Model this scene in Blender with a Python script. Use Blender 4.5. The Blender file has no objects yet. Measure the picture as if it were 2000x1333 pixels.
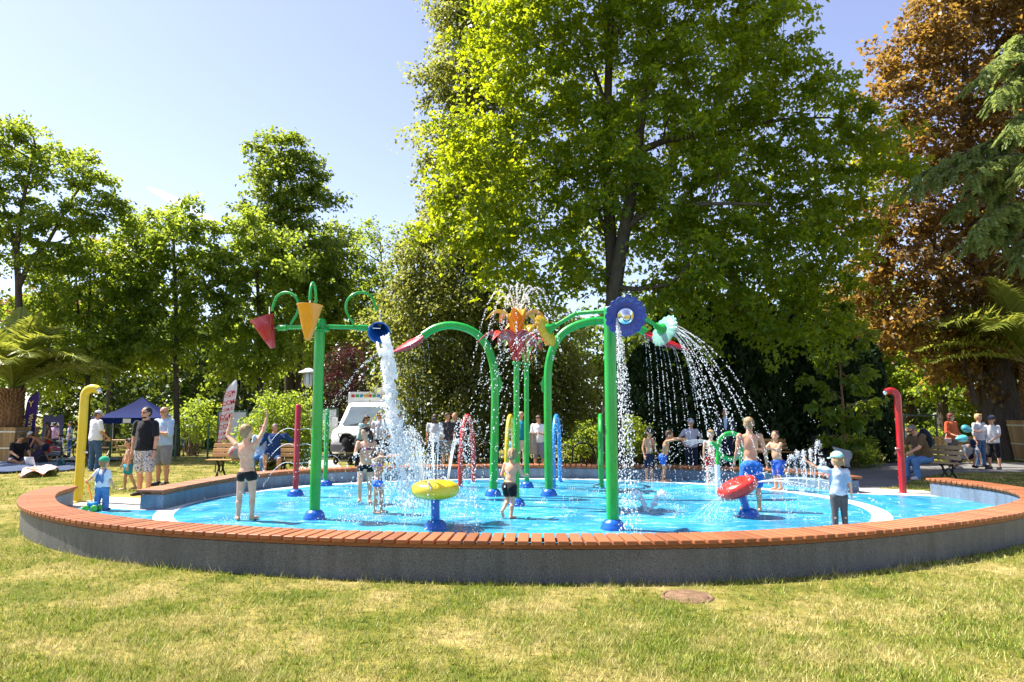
import bpy, math, random
import numpy as np
from mathutils import Vector, Matrix

R = math.radians
scene = bpy.context.scene
col = scene.collection
random.seed(7)

# ------------------------------------------------------------------ camera
F_PX, CAM_H = 1370.0, 1.7
PITCH = math.atan(145.5 / F_PX)
cam_d = bpy.data.cameras.new('camera')
cam = bpy.data.objects.new('camera', cam_d)
col.objects.link(cam)
cam.location = (0, 0, CAM_H)
cam.rotation_euler = (R(90) + PITCH, 0, 0)
cam_d.sensor_width = 36
cam_d.lens = F_PX / 2000 * 36
cam_d.clip_start = 0.05
cam_d.clip_end = 3000
scene.camera = cam

# ------------------------------------------------------------------ sky and sun
SUN_EL, SUN_AZ = R(56), math.atan2(-0.95, 0.33)      # azimuth from +Y towards +X
world = bpy.data.worlds.new('World')
scene.world = world
world.use_nodes = True
nt = world.node_tree
sky = nt.nodes.new('ShaderNodeTexSky')
sky.sky_type = 'NISHITA'
sky.sun_disc = False
sky.sun_elevation = SUN_EL
sky.sun_rotation = SUN_AZ
sky.air_density = 1.0
sky.dust_density = 0.55
sky.ozone_density = 4.0
bg = nt.nodes['Background']
bg.inputs[1].default_value = 0.1
hs = nt.nodes.new('ShaderNodeHueSaturation')      # hazy summer air: paler than a clean sky
hs.inputs['Saturation'].default_value = 0.80
hs.inputs['Hue'].default_value = 0.518
nt.links.new(sky.outputs[0], hs.inputs['Color'])
nt.links.new(hs.outputs[0], bg.inputs[0])
sun_d = bpy.data.lights.new('sun', 'SUN')
sun_d.energy = 5.0
sun_d.angle = R(0.5)
sun_d.color = (1.0, 0.94, 0.84)
sun = bpy.data.objects.new('sun', sun_d)
col.objects.link(sun)
sdir = Vector((math.sin(SUN_AZ) * math.cos(SUN_EL), math.cos(SUN_AZ) * math.cos(SUN_EL), math.sin(SUN_EL)))
sun.rotation_euler = sdir.to_track_quat('Z', 'Y').to_euler()
sun.location = sdir * 60
vs = scene.view_settings
vs.view_transform = 'Standard'
vs.look = 'None'
vs.exposure = 1.42
vs.gamma = 1.0
vs.use_curve_mapping = False
try:
    scene.cycles.max_bounces = 8
    scene.cycles.transparent_max_bounces = 12
    scene.cycles.caustics_reflective = False
    scene.cycles.caustics_refractive = False
    scene.cycles.sample_clamp_indirect = 6.0
except Exception:
    pass

# ------------------------------------------------------------------ places: photo ray -> point in the world
def ray(px, py):
    dx, dy = (px - 1000) / F_PX, (666.5 - py) / F_PX
    c, s = math.cos(PITCH), math.sin(PITCH)
    return Vector((dx, c - dy * s, s + dy * c))
FLOOR = 0.09
def gp(px, py, z=FLOOR):
    r = ray(px, py); t = (z - CAM_H) / r.z
    return Vector((r.x * t, r.y * t, z))
def at(px, py, D):
    r = ray(px, py); t = D / r.y
    return Vector((r.x * t, D, CAM_H + r.z * t))
def sst(a, b, x):
    t = min(1, max(0, (x - a) / (b - a))); return t * t * (3 - 2 * t)
def gz(x, y):
    """height of the lawn"""
    z = 0.08 * sst(9.0, 12.2, y)
    z -= 0.55 * sst(26, 40, y) * (1 - sst(-4, 6, x))
    return z

# ------------------------------------------------------------------ materials
MATS = {}
def node(nt, t, **kw):
    n = nt.nodes.new(t)
    for k, v in kw.items():
        setattr(n, k, v)
    return n
def new_mat(name):
    m = bpy.data.materials.new(name); m.use_nodes = True
    b = m.node_tree.nodes['Principled BSDF']
    return m, m.node_tree, b
def rgb(c):
    return (c[0], c[1], c[2], 1)
def coords(nt, scale=(1, 1, 1), kind='Object'):
    tc = node(nt, 'ShaderNodeTexCoord'); mp = node(nt, 'ShaderNodeMapping')
    mp.inputs['Scale'].default_value = scale
    nt.links.new(tc.outputs[kind], mp.inputs[0]); return mp.outputs[0]
def noise(nt, vec, scale, detail=4, rough=0.6):
    n = node(nt, 'ShaderNodeTexNoise')
    n.inputs['Scale'].default_value = scale; n.inputs['Detail'].default_value = detail
    n.inputs['Roughness'].default_value = rough
    if vec: nt.links.new(vec, n.inputs['Vector'])
    return n.outputs['Fac']
def ramp(nt, fac, stops):
    r = node(nt, 'ShaderNodeValToRGB'); e = r.color_ramp.elements
    while len(e) < len(stops): e.new(0.5)
    for i, (p, c) in enumerate(stops):
        e[i].position = p; e[i].color = rgb(c) if len(c) == 3 else c
    nt.links.new(fac, r.inputs[0]); return r.outputs[0]
def bump(nt, b, height, strength=0.3, dist=0.01):
    bn = node(nt, 'ShaderNodeBump')
    bn.inputs['Strength'].default_value = strength; bn.inputs['Distance'].default_value = dist
    nt.links.new(height, bn.inputs['Height']); nt.links.new(bn.outputs[0], b.inputs['Normal'])
def mixc(nt, fac, a, bcol, mode='MIX'):
    m = node(nt, 'ShaderNodeMix', data_type='RGBA', blend_type=mode)
    if isinstance(fac, float): m.inputs[0].default_value = fac
    else: nt.links.new(fac, m.inputs[0])
    for s, v in ((6, a), (7, bcol)):
        if isinstance(v, tuple): m.inputs[s].default_value = rgb(v)
        else: nt.links.new(v, m.inputs[s])
    return m.outputs[2]

def plain(name, c, rough=0.5, spec=0.5, metal=0.0, vary=0.12, scale=6.0, bmp=0.0, bscale=60.0, coat=0.0, sheen=0.0, sss=0.0):
    """a painted / fabric / plastic surface with slight mottling"""
    if name in MATS: return MATS[name]
    m, nt, b = new_mat(name)
    v = coords(nt)
    f = noise(nt, v, scale, 5)
    lo = tuple(x * (1 - vary) for x in c); hi = tuple(min(1, x * (1 + vary)) for x in c)
    nt.links.new(ramp(nt, f, [(0.3, lo), (0.7, hi)]), b.inputs['Base Color'])
    b.inputs['Roughness'].default_value = rough
    b.inputs['Specular IOR Level'].default_value = spec
    b.inputs['Metallic'].default_value = metal
    b.inputs['Coat Weight'].default_value = coat
    b.inputs['Coat Roughness'].default_value = 0.06
    b.inputs['Sheen Weight'].default_value = sheen
    if sss:
        b.inputs['Subsurface Weight'].default_value = sss
        b.inputs['Subsurface Radius'].default_value = (0.02, 0.008, 0.004)
        b.inputs['Subsurface Scale'].default_value = 0.4
    if bmp: bump(nt, b, noise(nt, v, bscale, 3), bmp, 0.01)
    MATS[name] = m; return m
def cloth(name, c, vary=0.12): return plain(name, c, 0.85, 0.15, 0, vary, 9, 0.5, 18, sheen=0.15)
def paint(name, c):
    if name in MATS: return MATS[name]
    m = plain(name, c, 0.30, 0.5, 0, 0.10, 3, 0.04, 25, coat=0.3)
    nt = m.node_tree; b = nt.nodes['Principled BSDF']; src = b.inputs['Base Color'].links[0].from_socket
    v = coords(nt, (1, 1, 0.07)); f = noise(nt, v, 34, 4, 0.7)
    pale = tuple(x + (0.55 - x) * 0.30 for x in c)
    nt.links.new(mixc(nt, ramp(nt, f, [(0.56, (0, 0, 0)), (0.72, (0.5, 0.5, 0.5))]), src, pale), b.inputs['Base Color'])
    nt.links.new(ramp(nt, f, [(0.4, (0.24,) * 3), (0.7, (0.45,) * 3)]), b.inputs['Roughness'])
    return m
def spots(name, c, c2, scale=30, thr=0.5):
    if name in MATS: return MATS[name]
    m, nt, b = new_mat(name); v = coords(nt)
    f = noise(nt, v, scale, 2)
    nt.links.new(ramp(nt, f, [(thr - 0.03, c), (thr + 0.03, c2)]), b.inputs['Base Color'])
    b.inputs['Roughness'].default_value = 0.85; MATS[name] = m; return m
def stripes(name, c, c2, n=28, axis='Z'):
    if name in MATS: return MATS[name]
    m, nt, b = new_mat(name); v = coords(nt)
    w = node(nt, 'ShaderNodeTexWave', wave_type='BANDS', bands_direction=axis)
    w.inputs['Scale'].default_value = n; w.inputs['Distortion'].default_value = 0.6
    nt.links.new(v, w.inputs[0])
    nt.links.new(ramp(nt, w.outputs['Fac'], [(0.62, c), (0.7, c2)]), b.inputs['Base Color'])
    b.inputs['Roughness'].default_value = 0.85; MATS[name] = m; return m

def leaf_mat(name, c1, c2, c3, trans=0.45, tcol=None, nscale=0.35, rough=0.42, gloss=0.35):
    m, nt, b = new_mat(name)
    g = node(nt, 'ShaderNodeNewGeometry'); v = coords(nt)
    a = ramp(nt, g.outputs['Random Per Island'], [(0.0, c1), (0.55, c2), (1.0, c3)])
    n2 = noise(nt, v, nscale, 3)
    cc = mixc(nt, ramp(nt, n2, [(0.38, (0, 0, 0)), (0.68, (1, 1, 1))]), a, c2)
    nt.links.new(cc, b.inputs['Base Color'])
    b.inputs['Roughness'].default_value = rough
    b.inputs['Specular IOR Level'].default_value = gloss
    tr = node(nt, 'ShaderNodeBsdfTranslucent'); mx = node(nt, 'ShaderNodeMixShader')
    tc = mixc(nt, 0.75, cc, tcol if tcol else tuple(min(1, x * 2) for x in c3))
    nt.links.new(tc, tr.inputs[0])
    mx.inputs[0].default_value = trans
    out = nt.nodes['Material Output']
    nt.links.new(b.outputs[0], mx.inputs[1]); nt.links.new(tr.outputs[0], mx.inputs[2])
    nt.links.new(mx.outputs[0], out.inputs[0]); MATS[name] = m; return m
def bark_mat(name, c):
    m, nt, b = new_mat(name); v = coords(nt, (1, 1, 0.18))
    f = noise(nt, v, 16, 6, 0.7)
    nt.links.new(ramp(nt, f, [(0.3, tuple(x * 0.45 for x in c)), (0.7, tuple(x * 1.3 for x in c))]), b.inputs['Base Color'])
    b.inputs['Roughness'].default_value = 0.9; b.inputs['Specular IOR Level'].default_value = 0.2
    bump(nt, b, f, 0.8, 0.03); MATS[name] = m; return m
def wood_mat(name, c, stretch=(3, 3, 30), rnd=0.35, rough=0.55):
    m, nt, b = new_mat(name); v = coords(nt, stretch)
    f = noise(nt, v, 3.0, 6, 0.65)
    base = ramp(nt, f, [(0.25, tuple(x * 0.55 for x in c)), (0.5, c), (0.8, tuple(min(1, x * 1.35) for x in c))])
    oi = node(nt, 'ShaderNodeObjectInfo')
    rr = ramp(nt, oi.outputs['Random'], [(0, (1 - rnd,) * 3), (0.5, (1, 1 - rnd * .1, 1 - rnd * .2)), (1, (1 + rnd * .3,) * 3)])
    nt.links.new(mixc(nt, 1.0, base, rr, 'MULTIPLY'), b.inputs['Base Color'])
    b.inputs['Roughness'].default_value = rough; b.inputs['Specular IOR Level'].default_value = 0.35
    bump(nt, b, f, 0.25, 0.004); MATS[name] = m; return m

# ------------------------------------------------------------------ mesh builder
class MB:
    def __init__(s): s.v = []; s.f = []; s.m = []; s.s = []
    def add(s, verts, faces, mi=0, smooth=True):
        o = len(s.v); s.v += [tuple(p) for p in verts]
        for f in faces:
            s.f.append(tuple(o + i for i in f)); s.m.append(mi); s.s.append(smooth)
        return s
    def tube(s, pts, rad, n=8, mi=0, caps=True):
        pts = [Vector(p) for p in pts]; k = len(pts)
        rad = [rad] * k if isinstance(rad, (int, float)) else list(rad)
        T = []
        for i in range(k):
            d = (pts[min(i + 1, k - 1)] - pts[max(i - 1, 0)])
            T.append(d.normalized() if d.length > 1e-9 else Vector((0, 0, 1)))
        up = Vector((0, 0, 1)) if abs(T[0].z) < 0.9 else Vector((1, 0, 0))
        nrm = (up - T[0] * up.dot(T[0])).normalized()
        V = []
        for i in range(k):
            nrm = (nrm - T[i] * nrm.dot(T[i]))
            nrm = nrm.normalized() if nrm.length > 1e-6 else T[i].orthogonal().normalized()
            bn = T[i].cross(nrm)
            for j in range(n):
                a = 2 * math.pi * j / n
                V.append(pts[i] + (nrm * math.cos(a) + bn * math.sin(a)) * rad[i])
        Fc = [(i * n + j, i * n + (j + 1) % n, (i + 1) * n + (j + 1) % n, (i + 1) * n + j) for i in range(k - 1) for j in range(n)]
        s.add(V, Fc, mi, True)
        if caps:
            s.add(V[:n], [tuple(reversed(range(n)))], mi, False)
            s.add(V[-n:], [tuple(range(n))], mi, False)
        return s
    def box(s, c, size, rot=None, mi=0):
        c = Vector(c); h = [x / 2 for x in size]
        P = [Vector((sx * h[0], sy * h[1], sz * h[2])) for sz in (-1, 1) for sy in (-1, 1) for sx in (-1, 1)]
        if rot is not None: P = [rot @ p for p in P]
        s.add([c + p for p in P], [(0, 2, 3, 1), (4, 5, 7, 6), (0, 1, 5, 4), (2, 6, 7, 3), (0, 4, 6, 2), (1, 3, 7, 5)], mi, False)
        return s
    def ell(s, c, r, rot=None, n=12, m=8, mi=0):
        c = Vector(c); r = (r, r, r) if isinstance(r, (int, float)) else r
        V = [Vector((0, 0, -r[2]))]
        for i in range(1, m):
            t = math.pi * i / m - math.pi / 2
            for j in range(n):
                a = 2 * math.pi * j / n
                V.append(Vector((r[0] * math.cos(t) * math.cos(a), r[1] * math.cos(t) * math.sin(a), r[2] * math.sin(t))))
        V.append(Vector((0, 0, r[2])))
        if rot is not None: V = [rot @ p for p in V]
        Fc = [(0, 1 + (j + 1) % n, 1 + j) for j in range(n)]
        for i in range(m - 2):
            for j in range(n):
                a, b2 = 1 + i * n, 1 + (i + 1) * n
                Fc.append((a + j, a + (j + 1) % n, b2 + (j + 1) % n, b2 + j))
        e = len(V) - 1; a = 1 + (m - 2) * n
        Fc += [(a + j, a + (j + 1) % n, e) for j in range(n)]
        s.add([c + p for p in V], Fc, mi, True); return s
    def caps(s, p0, r0, p1, r1, n=10, mi=0):
        """tapered capsule"""
        p0, p1 = Vector(p0), Vector(p1); d = p1 - p0; L = d.length
        if L < 1e-6: return s.ell(p0, max(r0, r1), None, n, 6, mi)
        t = d / L
        pts, rad = [], []
        for a in (90, 55, 25): pts.append(p0 - t * r0 * math.sin(R(a))); rad.append(max(1e-4, r0 * math.cos(R(a))))
        for u in (0, .5, 1): pts.append(p0 + d * u); rad.append(r0 + (r1 - r0) * u)
        for a in (25, 55, 90): pts.append(p1 + t * r1 * math.sin(R(a))); rad.append(max(1e-4, r1 * math.cos(R(a))))
        return s.tube(pts, rad, n, mi, True)
    def lathe(s, prof, n=20, o=(0, 0, 0), rot=None, mi=0, close=False):
        o = Vector(o); V = []
        for (r, z) in prof:
            for j in range(n):
                a = 2 * math.pi * j / n; p = Vector((r * math.cos(a), r * math.sin(a), z))
                V.append(o + (rot @ p if rot is not None else p))
        k = len(prof)
        s.add(V, [(i * n + j, i * n + (j + 1) % n, (i + 1) * n + (j + 1) % n, (i + 1) * n + j) for i in range(k - 1) for j in range(n)], mi, True)
        if close:
            s.add(V[:n], [tuple(reversed(range(n)))], mi, False); s.add(V[-n:], [tuple(range(n))], mi, False)
        return s
    def sheet(s, grid, mi=0, smooth=True):
        """grid of points [rows][cols]"""
        r, c = len(grid), len(grid[0])
        s.add([p for row in grid for p in row], [(i * c + j, i * c + j + 1, (i + 1) * c + j + 1, (i + 1) * c + j) for i in range(r - 1) for j in range(c - 1)], mi, smooth); return s
    def poly(s, pts, mi=0): s.add(pts, [tuple(range(len(pts)))], mi, False); return s
    def prism(s, pts, d, mi=0):
        """closed outline extruded along vector d"""
        d = Vector(d); n = len(pts); V = [Vector(p) for p in pts]; W = [p + d for p in V]
        s.add(V + W, [tuple(reversed(range(n))), tuple(range(n, 2 * n))] + [(i, (i + 1) % n, n + (i + 1) % n, n + i) for i in range(n)], mi, False); return s
    def mesh(s, name, mats):
        me = bpy.data.meshes.new(name)
        me.from_pydata(s.v, [], s.f)
        for m in (mats if isinstance(mats, (list, tuple)) else [mats]): me.materials.append(m)
        me.polygons.foreach_set('material_index', s.m); me.polygons.foreach_set('use_smooth', s.s)
        me.update(); return me
    def build(s, name, mats, parent=None, bev=0, solid=0, world=True):
        o = bpy.data.objects.new(name, s.mesh(name, mats)); col.objects.link(o)
        if parent is not None: attach(o, parent, world)
        if solid:
            md = o.modifiers.new('thickness', 'SOLIDIFY'); md.thickness = solid; md.offset = 0
        if bev:
            md = o.modifiers.new('bevel', 'BEVEL'); md.width = bev; md.segments = 2; md.limit_method = 'ANGLE'
        return o
def pmat(o):
    M = Matrix.LocRotScale(o.location, o.rotation_euler, o.scale)
    if o.parent: M = pmat(o.parent) @ o.matrix_parent_inverse @ M
    return M
def attach(o, parent, world=True):
    o.parent = parent
    if world: o.matrix_parent_inverse = pmat(parent).inverted()
def tag(o, label=None, cat=None, group=None, kind=None):
    if label: o['label'] = label
    if cat: o['category'] = cat
    if group: o['group'] = group
    if kind: o['kind'] = kind
    return o
def thing(name, label, cat, loc=(0, 0, 0), rz=0.0, group=None):
    o = bpy.data.objects.new(name, None); col.objects.link(o)
    o.empty_display_size = 0.2
    o.location = loc; o.rotation_euler = (0, 0, rz)
    return tag(o, label, cat, group)
def copy_tree(o, parent=None):
    c = o.copy(); col.objects.link(c); c.parent = parent
    for ch in [x for x in bpy.data.objects if x.parent == o]: copy_tree(ch, c)
    return c
def catmull(P, k=8, closed=False):
    P = [Vector(p) for p in P]; out = []; n = len(P)
    rng = range(n if closed else n - 1)
    for i in rng:
        if closed: a, b, c, d = P[(i - 1) % n], P[i], P[(i + 1) % n], P[(i + 2) % n]
        else: a, b, c, d = P[max(i - 1, 0)], P[i], P[i + 1], P[min(i + 2, n - 1)]
        for j in range(k):
            t = j / k
            out.append(0.5 * ((2 * b) + (c - a) * t + (2 * a - 5 * b + 4 * c - d) * t * t + (3 * b - a - 3 * c + d) * t ** 3))
    if not closed: out.append(P[-1])
    return out
def resample(P, step=None, n=None):
    L = [0]
    for i in range(1, len(P)): L.append(L[-1] + (P[i] - P[i - 1]).length)
    if n is None: n = max(2, int(round(L[-1] / step)) + 1)
    out = []; j = 0
    for i in range(n):
        t = L[-1] * i / (n - 1)
        while j < len(L) - 2 and L[j + 1] < t: j += 1
        u = (t - L[j]) / max(1e-9, L[j + 1] - L[j]); out.append(P[j].lerp(P[j + 1], u))
    return out
def np_mesh(name, V, Q, mats, parent=None, smooth=False):
    """V (n,3), Q (m,k) numpy -> object"""
    me = bpy.data.meshes.new(name); n, m, k = len(V), len(Q), Q.shape[1]
    me.vertices.add(n); me.vertices.foreach_set('co', np.ascontiguousarray(V, dtype=np.float32).ravel())
    me.loops.add(m * k); me.loops.foreach_set('vertex_index', np.ascontiguousarray(Q, dtype=np.int32).ravel())
    me.polygons.add(m); me.polygons.foreach_set('loop_start', np.arange(0, m * k, k, dtype=np.int32))
    me.update(calc_edges=True)
    if smooth: me.polygons.foreach_set('use_smooth', np.ones(m, dtype=bool))
    for mm in (mats if isinstance(mats, (list, tuple)) else [mats]): me.materials.append(mm)
    o = bpy.data.objects.new(name, me); col.objects.link(o)
    if parent is not None: attach(o, parent)
    return o
def text_part(name, txt, size, mat, M, parent, extrude=0.002):
    """flat lettering as a mesh; M places its local x (reading), y (up), z (out)"""
    cu = bpy.data.curves.new(name, 'FONT'); cu.body = txt; cu.size = size; cu.extrude = extrude
    cu.align_x = 'CENTER'; cu.align_y = 'CENTER'; cu.resolution_u = 2; cu.offset = size * 0.02
    t = bpy.data.objects.new(name, cu); col.objects.link(t)
    dg = bpy.context.evaluated_depsgraph_get()
    me = bpy.data.meshes.new_from_object(t.evaluated_get(dg))
    bpy.data.objects.remove(t); bpy.data.curves.remove(cu)
    me.transform(M); me.materials.clear(); me.materials.append(mat)
    o = bpy.data.objects.new(name, me); col.objects.link(o); attach(o, parent); return o
import bmesh
# ------------------------------------------------------------------ pool outline (metres, traced on the ground)
FRONT_IN = catmull([(x, y, 0) for x, y in [(-7.88, 12.9), (-7.5, 11.75), (-6.62, 10.45), (-5.65, 9.55), (-4.53, 8.84), (-3.3, 8.36), (-1.7, 7.97), (0, 7.8), (1.67, 7.82), (2.9, 8.06), (4.2, 8.55), (5.6, 9.28), (6.9, 10.15), (7.83, 11.0), (8.45, 12.0), (8.66, 13.1), (8.47, 14.5)]], 8)
BACK_IN = catmull([(x, y, 0) for x, y in [(-5.98, 12.3), (-5.9, 13.6), (-5.6, 15.4), (-4.8, 16.7), (-2.56, 17.85), (0, 18.38), (2.62, 18.22), (4.3, 17.85), (6.05, 16.9), (6.6, 16.0), (6.88, 14.9)]], 8)
def offset(P, d):
    out = []
    for i, p in enumerate(P):
        t = (P[min(i + 1, len(P) - 1)] - P[max(i - 1, 0)]).normalized()
        out.append(p + Vector((t.y, -t.x, 0)) * d)
    return out
W_SEAT = 0.47
FRONT_OUT = offset(FRONT_IN, W_SEAT)            # outside of the front arc
BACK_OUT = offset(BACK_IN, -W_SEAT)             # outside of the back arc
POOL_POLY = np.array([(p.x, p.y) for p in FRONT_OUT] + [(p.x, p.y) for p in reversed(BACK_OUT)])
def inside(px, py, poly):
    c = np.zeros(len(px), bool); n = len(poly); j = n - 1
    for i in range(n):
        xi, yi, xj, yj = poly[i, 0], poly[i, 1], poly[j, 0], poly[j, 1]
        k = ((yi > py) != (yj > py)) & (px < (xj - xi) * (py - yi) / (yj - yi + 1e-12) + xi)
        c ^= k; j = i
    return c

# ------------------------------------------------------------------ lawn
m, nt, b = new_mat('lawn_soil_and_thatch')
v = coords(nt)
f1 = noise(nt, v, 1.2, 6, 0.62); f2 = noise(nt, v, 9.0, 5, 0.7)
c1 = ramp(nt, f1, [(0.36, (0.11, 0.135, 0.022)), (0.50, (0.24, 0.22, 0.05)), (0.66, (0.42, 0.34, 0.14))])
c2 = ramp(nt, f2, [(0.3, (0.45, 0.45, 0.4)), (0.7, (1.2, 1.15, 1.05))])
nt.links.new(mixc(nt, 1.0, c1, c2, 'MULTIPLY'), b.inputs['Base Color'])
b.inputs['Roughness'].default_value = 0.95; b.inputs['Specular IOR Level'].default_value = 0.1
bump(nt, b, noise(nt, v, 40, 4), 0.9, 0.03)
M_LAWN = m
xs = sorted(set([-1500, -700, -300, -150, -90, 90, 150, 300, 700, 1500] + [i * 1.5 for i in range(-40, 41)]))
ys = sorted(set([-300, -100, -30, -10, 100, 160, 300, 700, 1500] + [i * 1.0 for i in range(0, 70)]))
mb = MB(); mb.sheet([[(x, y, gz(x, y)) for x in xs] for y in ys])
g = mb.build('ground', M_LAWN); tag(g, kind='structure')

m, nt, b = new_mat('pad')   # placeholder replaced below
# ------------------------------------------------------------------ blue splash pad
m, nt, b = new_mat('blue_wet_rubber')
v = coords(nt)
f1 = noise(nt, v, 0.8, 5, 0.6); fs = noise(nt, v, 240, 2)
fw = noise(nt, v, 1.1, 6, 0.65)
c = ramp(nt, f1, [(0.34, (0.014, 0.20, 0.345)), (0.52, (0.024, 0.27, 0.415)), (0.66, (0.045, 0.35, 0.48))])
c = mixc(nt, ramp(nt, fs, [(0.45, (0, 0, 0)), (0.62, (0.35, 0.35, 0.35))]), c, (0.03, 0.30, 0.62))
vf = coords(nt, (1.0, 2.2, 1))
foam = noise(nt, vf, 2.6, 9, 0.78)
fm = ramp(nt, foam, [(0.545, (0, 0, 0)), (0.66, (0.85, 0.85, 0.85))])
c = mixc(nt, fm, c, (0.55, 0.72, 0.78))
nt.links.new(c, b.inputs['Base Color'])
nt.links.new(ramp(nt, fw, [(0.35, (0.12, 0.12, 0.12)), (0.62, (0.42, 0.42, 0.42))]), b.inputs['Roughness'])
b.inputs['Specular IOR Level'].default_value = 0.5
rip = noise(nt, v, 13, 5, 0.6)
bump(nt, b, rip, 0.22, 0.02)
M_PAD = m
fr = resample(offset(FRONT_IN, 0.12), n=90); bk = resample(offset(BACK_IN, -0.12), n=90)
rows = 26
mb = MB(); mb.sheet([[fr[i].lerp(bk[i], j / rows) + Vector((0, 0, FLOOR)) for i in range(90)] for j in range(rows + 1)])
pad = mb.build('splash_pad_floor', M_PAD); tag(pad, kind='structure')
M_WHITE_LINE = plain('white_line_paint', (0.80, 0.80, 0.78), 0.35, 0.4, 0, 0.06, 4, 0.1, 90)
RC, RA, RB = Vector((0.17, 13.25, 0)), 6.32, 5.12
def ringstrip(w0, w1, z, n=160, c=RC, a=RA, b_=RB):
    return [[c + Vector(((a - w) * math.cos(2 * math.pi * i / n), (b_ - w) * math.sin(2 * math.pi * i / n), z)) for i in range(n + 1)] for w in (w0, w1)]
mb = MB(); mb.sheet(ringstrip(0.0, 0.30, FLOOR + 0.004))
o = mb.build('white_ring_line', M_WHITE_LINE, pad)
M_DARK_LINE = plain('dark_joint_line', (0.015, 0.05, 0.10), 0.3)
for (px, py, rx, ry) in [(1120, 945, 0.62, 0.7), (1035, 945, 0.4, 0.5), (945, 944, 0.4, 0.45), (1210, 952, 0.6, 0.65)]:
    mb = MB(); mb.sheet(ringstrip(0, 0.035, FLOOR + 0.004, 60, Vector((gp(px, py).x, gp(px, py).y, 0)), rx, ry))
    mb.build('ring_line', M_DARK_LINE, pad)
# drains set in the floor
M_STEEL = plain('brushed_steel', (0.55, 0.56, 0.58), 0.25, 0.5, 1.0, 0.1)

# ------------------------------------------------------------------ paving at the two openings and the asphalt path
def ground_poly(name, pts, mat, dz=0.005, kind='structure', base=None):
    mb = MB(); P = [Vector(p) for p in pts]
    for p in P: p.z = (gz(p.x, p.y) if base is None else base) + dz
    mb.poly(P); o = mb.build(name, mat); tag(o, kind=kind); return o
m, nt, b = new_mat('pale_concrete'); v = coords(nt)
f1 = noise(nt, v, 3, 6, 0.7)
nt.links.new(ramp(nt, f1, [(0.3, (0.33, 0.32, 0.29)), (0.7, (0.50, 0.48, 0.44))]), b.inputs['Base Color'])
b.inputs['Roughness'].default_value = 0.8; bump(nt, b, noise(nt, v, 80, 3), 0.3, 0.01); M_CONC = m
m, nt, b = new_mat('grey_asphalt'); v = coords(nt)
f1 = noise(nt, v, 2, 6, 0.7); f2 = noise(nt, v, 160, 2)
c = ramp(nt, f1, [(0.3, (0.12, 0.115, 0.11)), (0.7, (0.19, 0.18, 0.17))])
nt.links.new(mixc(nt, 1.0, c, ramp(nt, f2, [(0.3, (0.7,) * 3), (0.7, (1.25,) * 3)]), 'MULTIPLY'), b.inputs['Base Color'])
b.inputs['Roughness'].default_value = 0.85; bump(nt, b, f2, 0.4, 0.005); M_ASPH = m
ground_poly('path', [gp(1440, 912), gp(1560, 904.5), gp(1700, 903.5), gp(2300, 903.5), gp(2300, 922), gp(1850, 923), gp(1795, 934), gp(1748, 951), gp(1655, 957), gp(1636, 926)], M_ASPH, 0.006)
# paved strip across the left opening
L0 = Vector((-8.12, 12.75, 0)); L1 = Vector((-6.38, 12.25, 0))
lp = thing('paved_entry', 'pale slab paving with a yellow dimpled strip at the left opening', 'paving', (-7.6, 13.4, 0.08))
lp['kind'] = 'structure'; del lp['category']
ex, ey = (L1 - L0).normalized(), Vector((0.1, 1.0, 0)).normalized()
M_SLAB = plain('pale_paving_slab', (0.50, 0.47, 0.42), 0.8, 0.2, 0, 0.2, 5, 0.4, 70)
for i in range(5):
    for j in range(4):
        c0 = L0 + ex * (0.10 + i * 0.42 - j * 0.06) + ey * (0.02 + j * 0.36)
        mb = MB(); a, d = ex * 0.405, ey * 0.345
        mb.prism([c0 + Vector((0, 0, 0.02)), c0 + a + Vector((0, 0, 0.02)), c0 + a + d + Vector((0, 0, 0.02)), c0 + d + Vector((0, 0, 0.02))], (0, 0, 0.072 + random.uniform(-.002, .002)))
        mb.build('paving_slab', M_SLAB, lp, bev=0.004)
M_TACT = plain('yellow_tactile', (0.62, 0.42, 0.06), 0.7)
for i in range(4):
    c0 = L0 + ex * (-0.12 + i * 0.52) + ey * 1.47
    mb = MB(); a, d = ex * 0.5, ey * 0.34
    mb.prism([c0 + Vector((0, 0, 0.02)), c0 + a + Vector((0, 0, 0.02)), c0 + a + d + Vector((0, 0, 0.02)), c0 + d + Vector((0, 0, 0.02))], (0, 0, 0.07))
    for u in range(8):
        for w in range(5):
            mb.ell(c0 + ex * (0.05 + u * .058) + ey * (0.045 + w * .064) + Vector((0, 0, .09)), (.018, .018, .008), None, 6, 4)
    mb.build('tactile_slab', M_TACT, lp)
for o in list(bpy.data.objects):
    if o.parent == lp: pass
# paved strip across the right opening
rp = [Vector((6.75, 14.85, 0)), Vector((8.7, 14.2, 0)), Vector((8.9, 15.4, 0)), Vector((7.9, 15.9, 0)), Vector((6.95, 15.75, 0))]
ground_poly('paving', rp, M_CONC, 0.012)
# paths further back
ground_poly('path', [gp(575, 916), gp(668, 914), gp(655, 899), gp(600, 899)], M_CONC, 0.006)
mb = MB(); mb.sheet([[Vector((x, y, gz(x, y) + 0.012)) for x in range(-30, 1, 2)] for y in (33.0, 34.2, 35.5)])
tag(mb.build('path', M_CONC), kind='structure')
ground_poly('path', [gp(1560, 893), gp(1780, 893), gp(1780, 884), gp(1590, 884)], M_CONC, 0.006)

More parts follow.
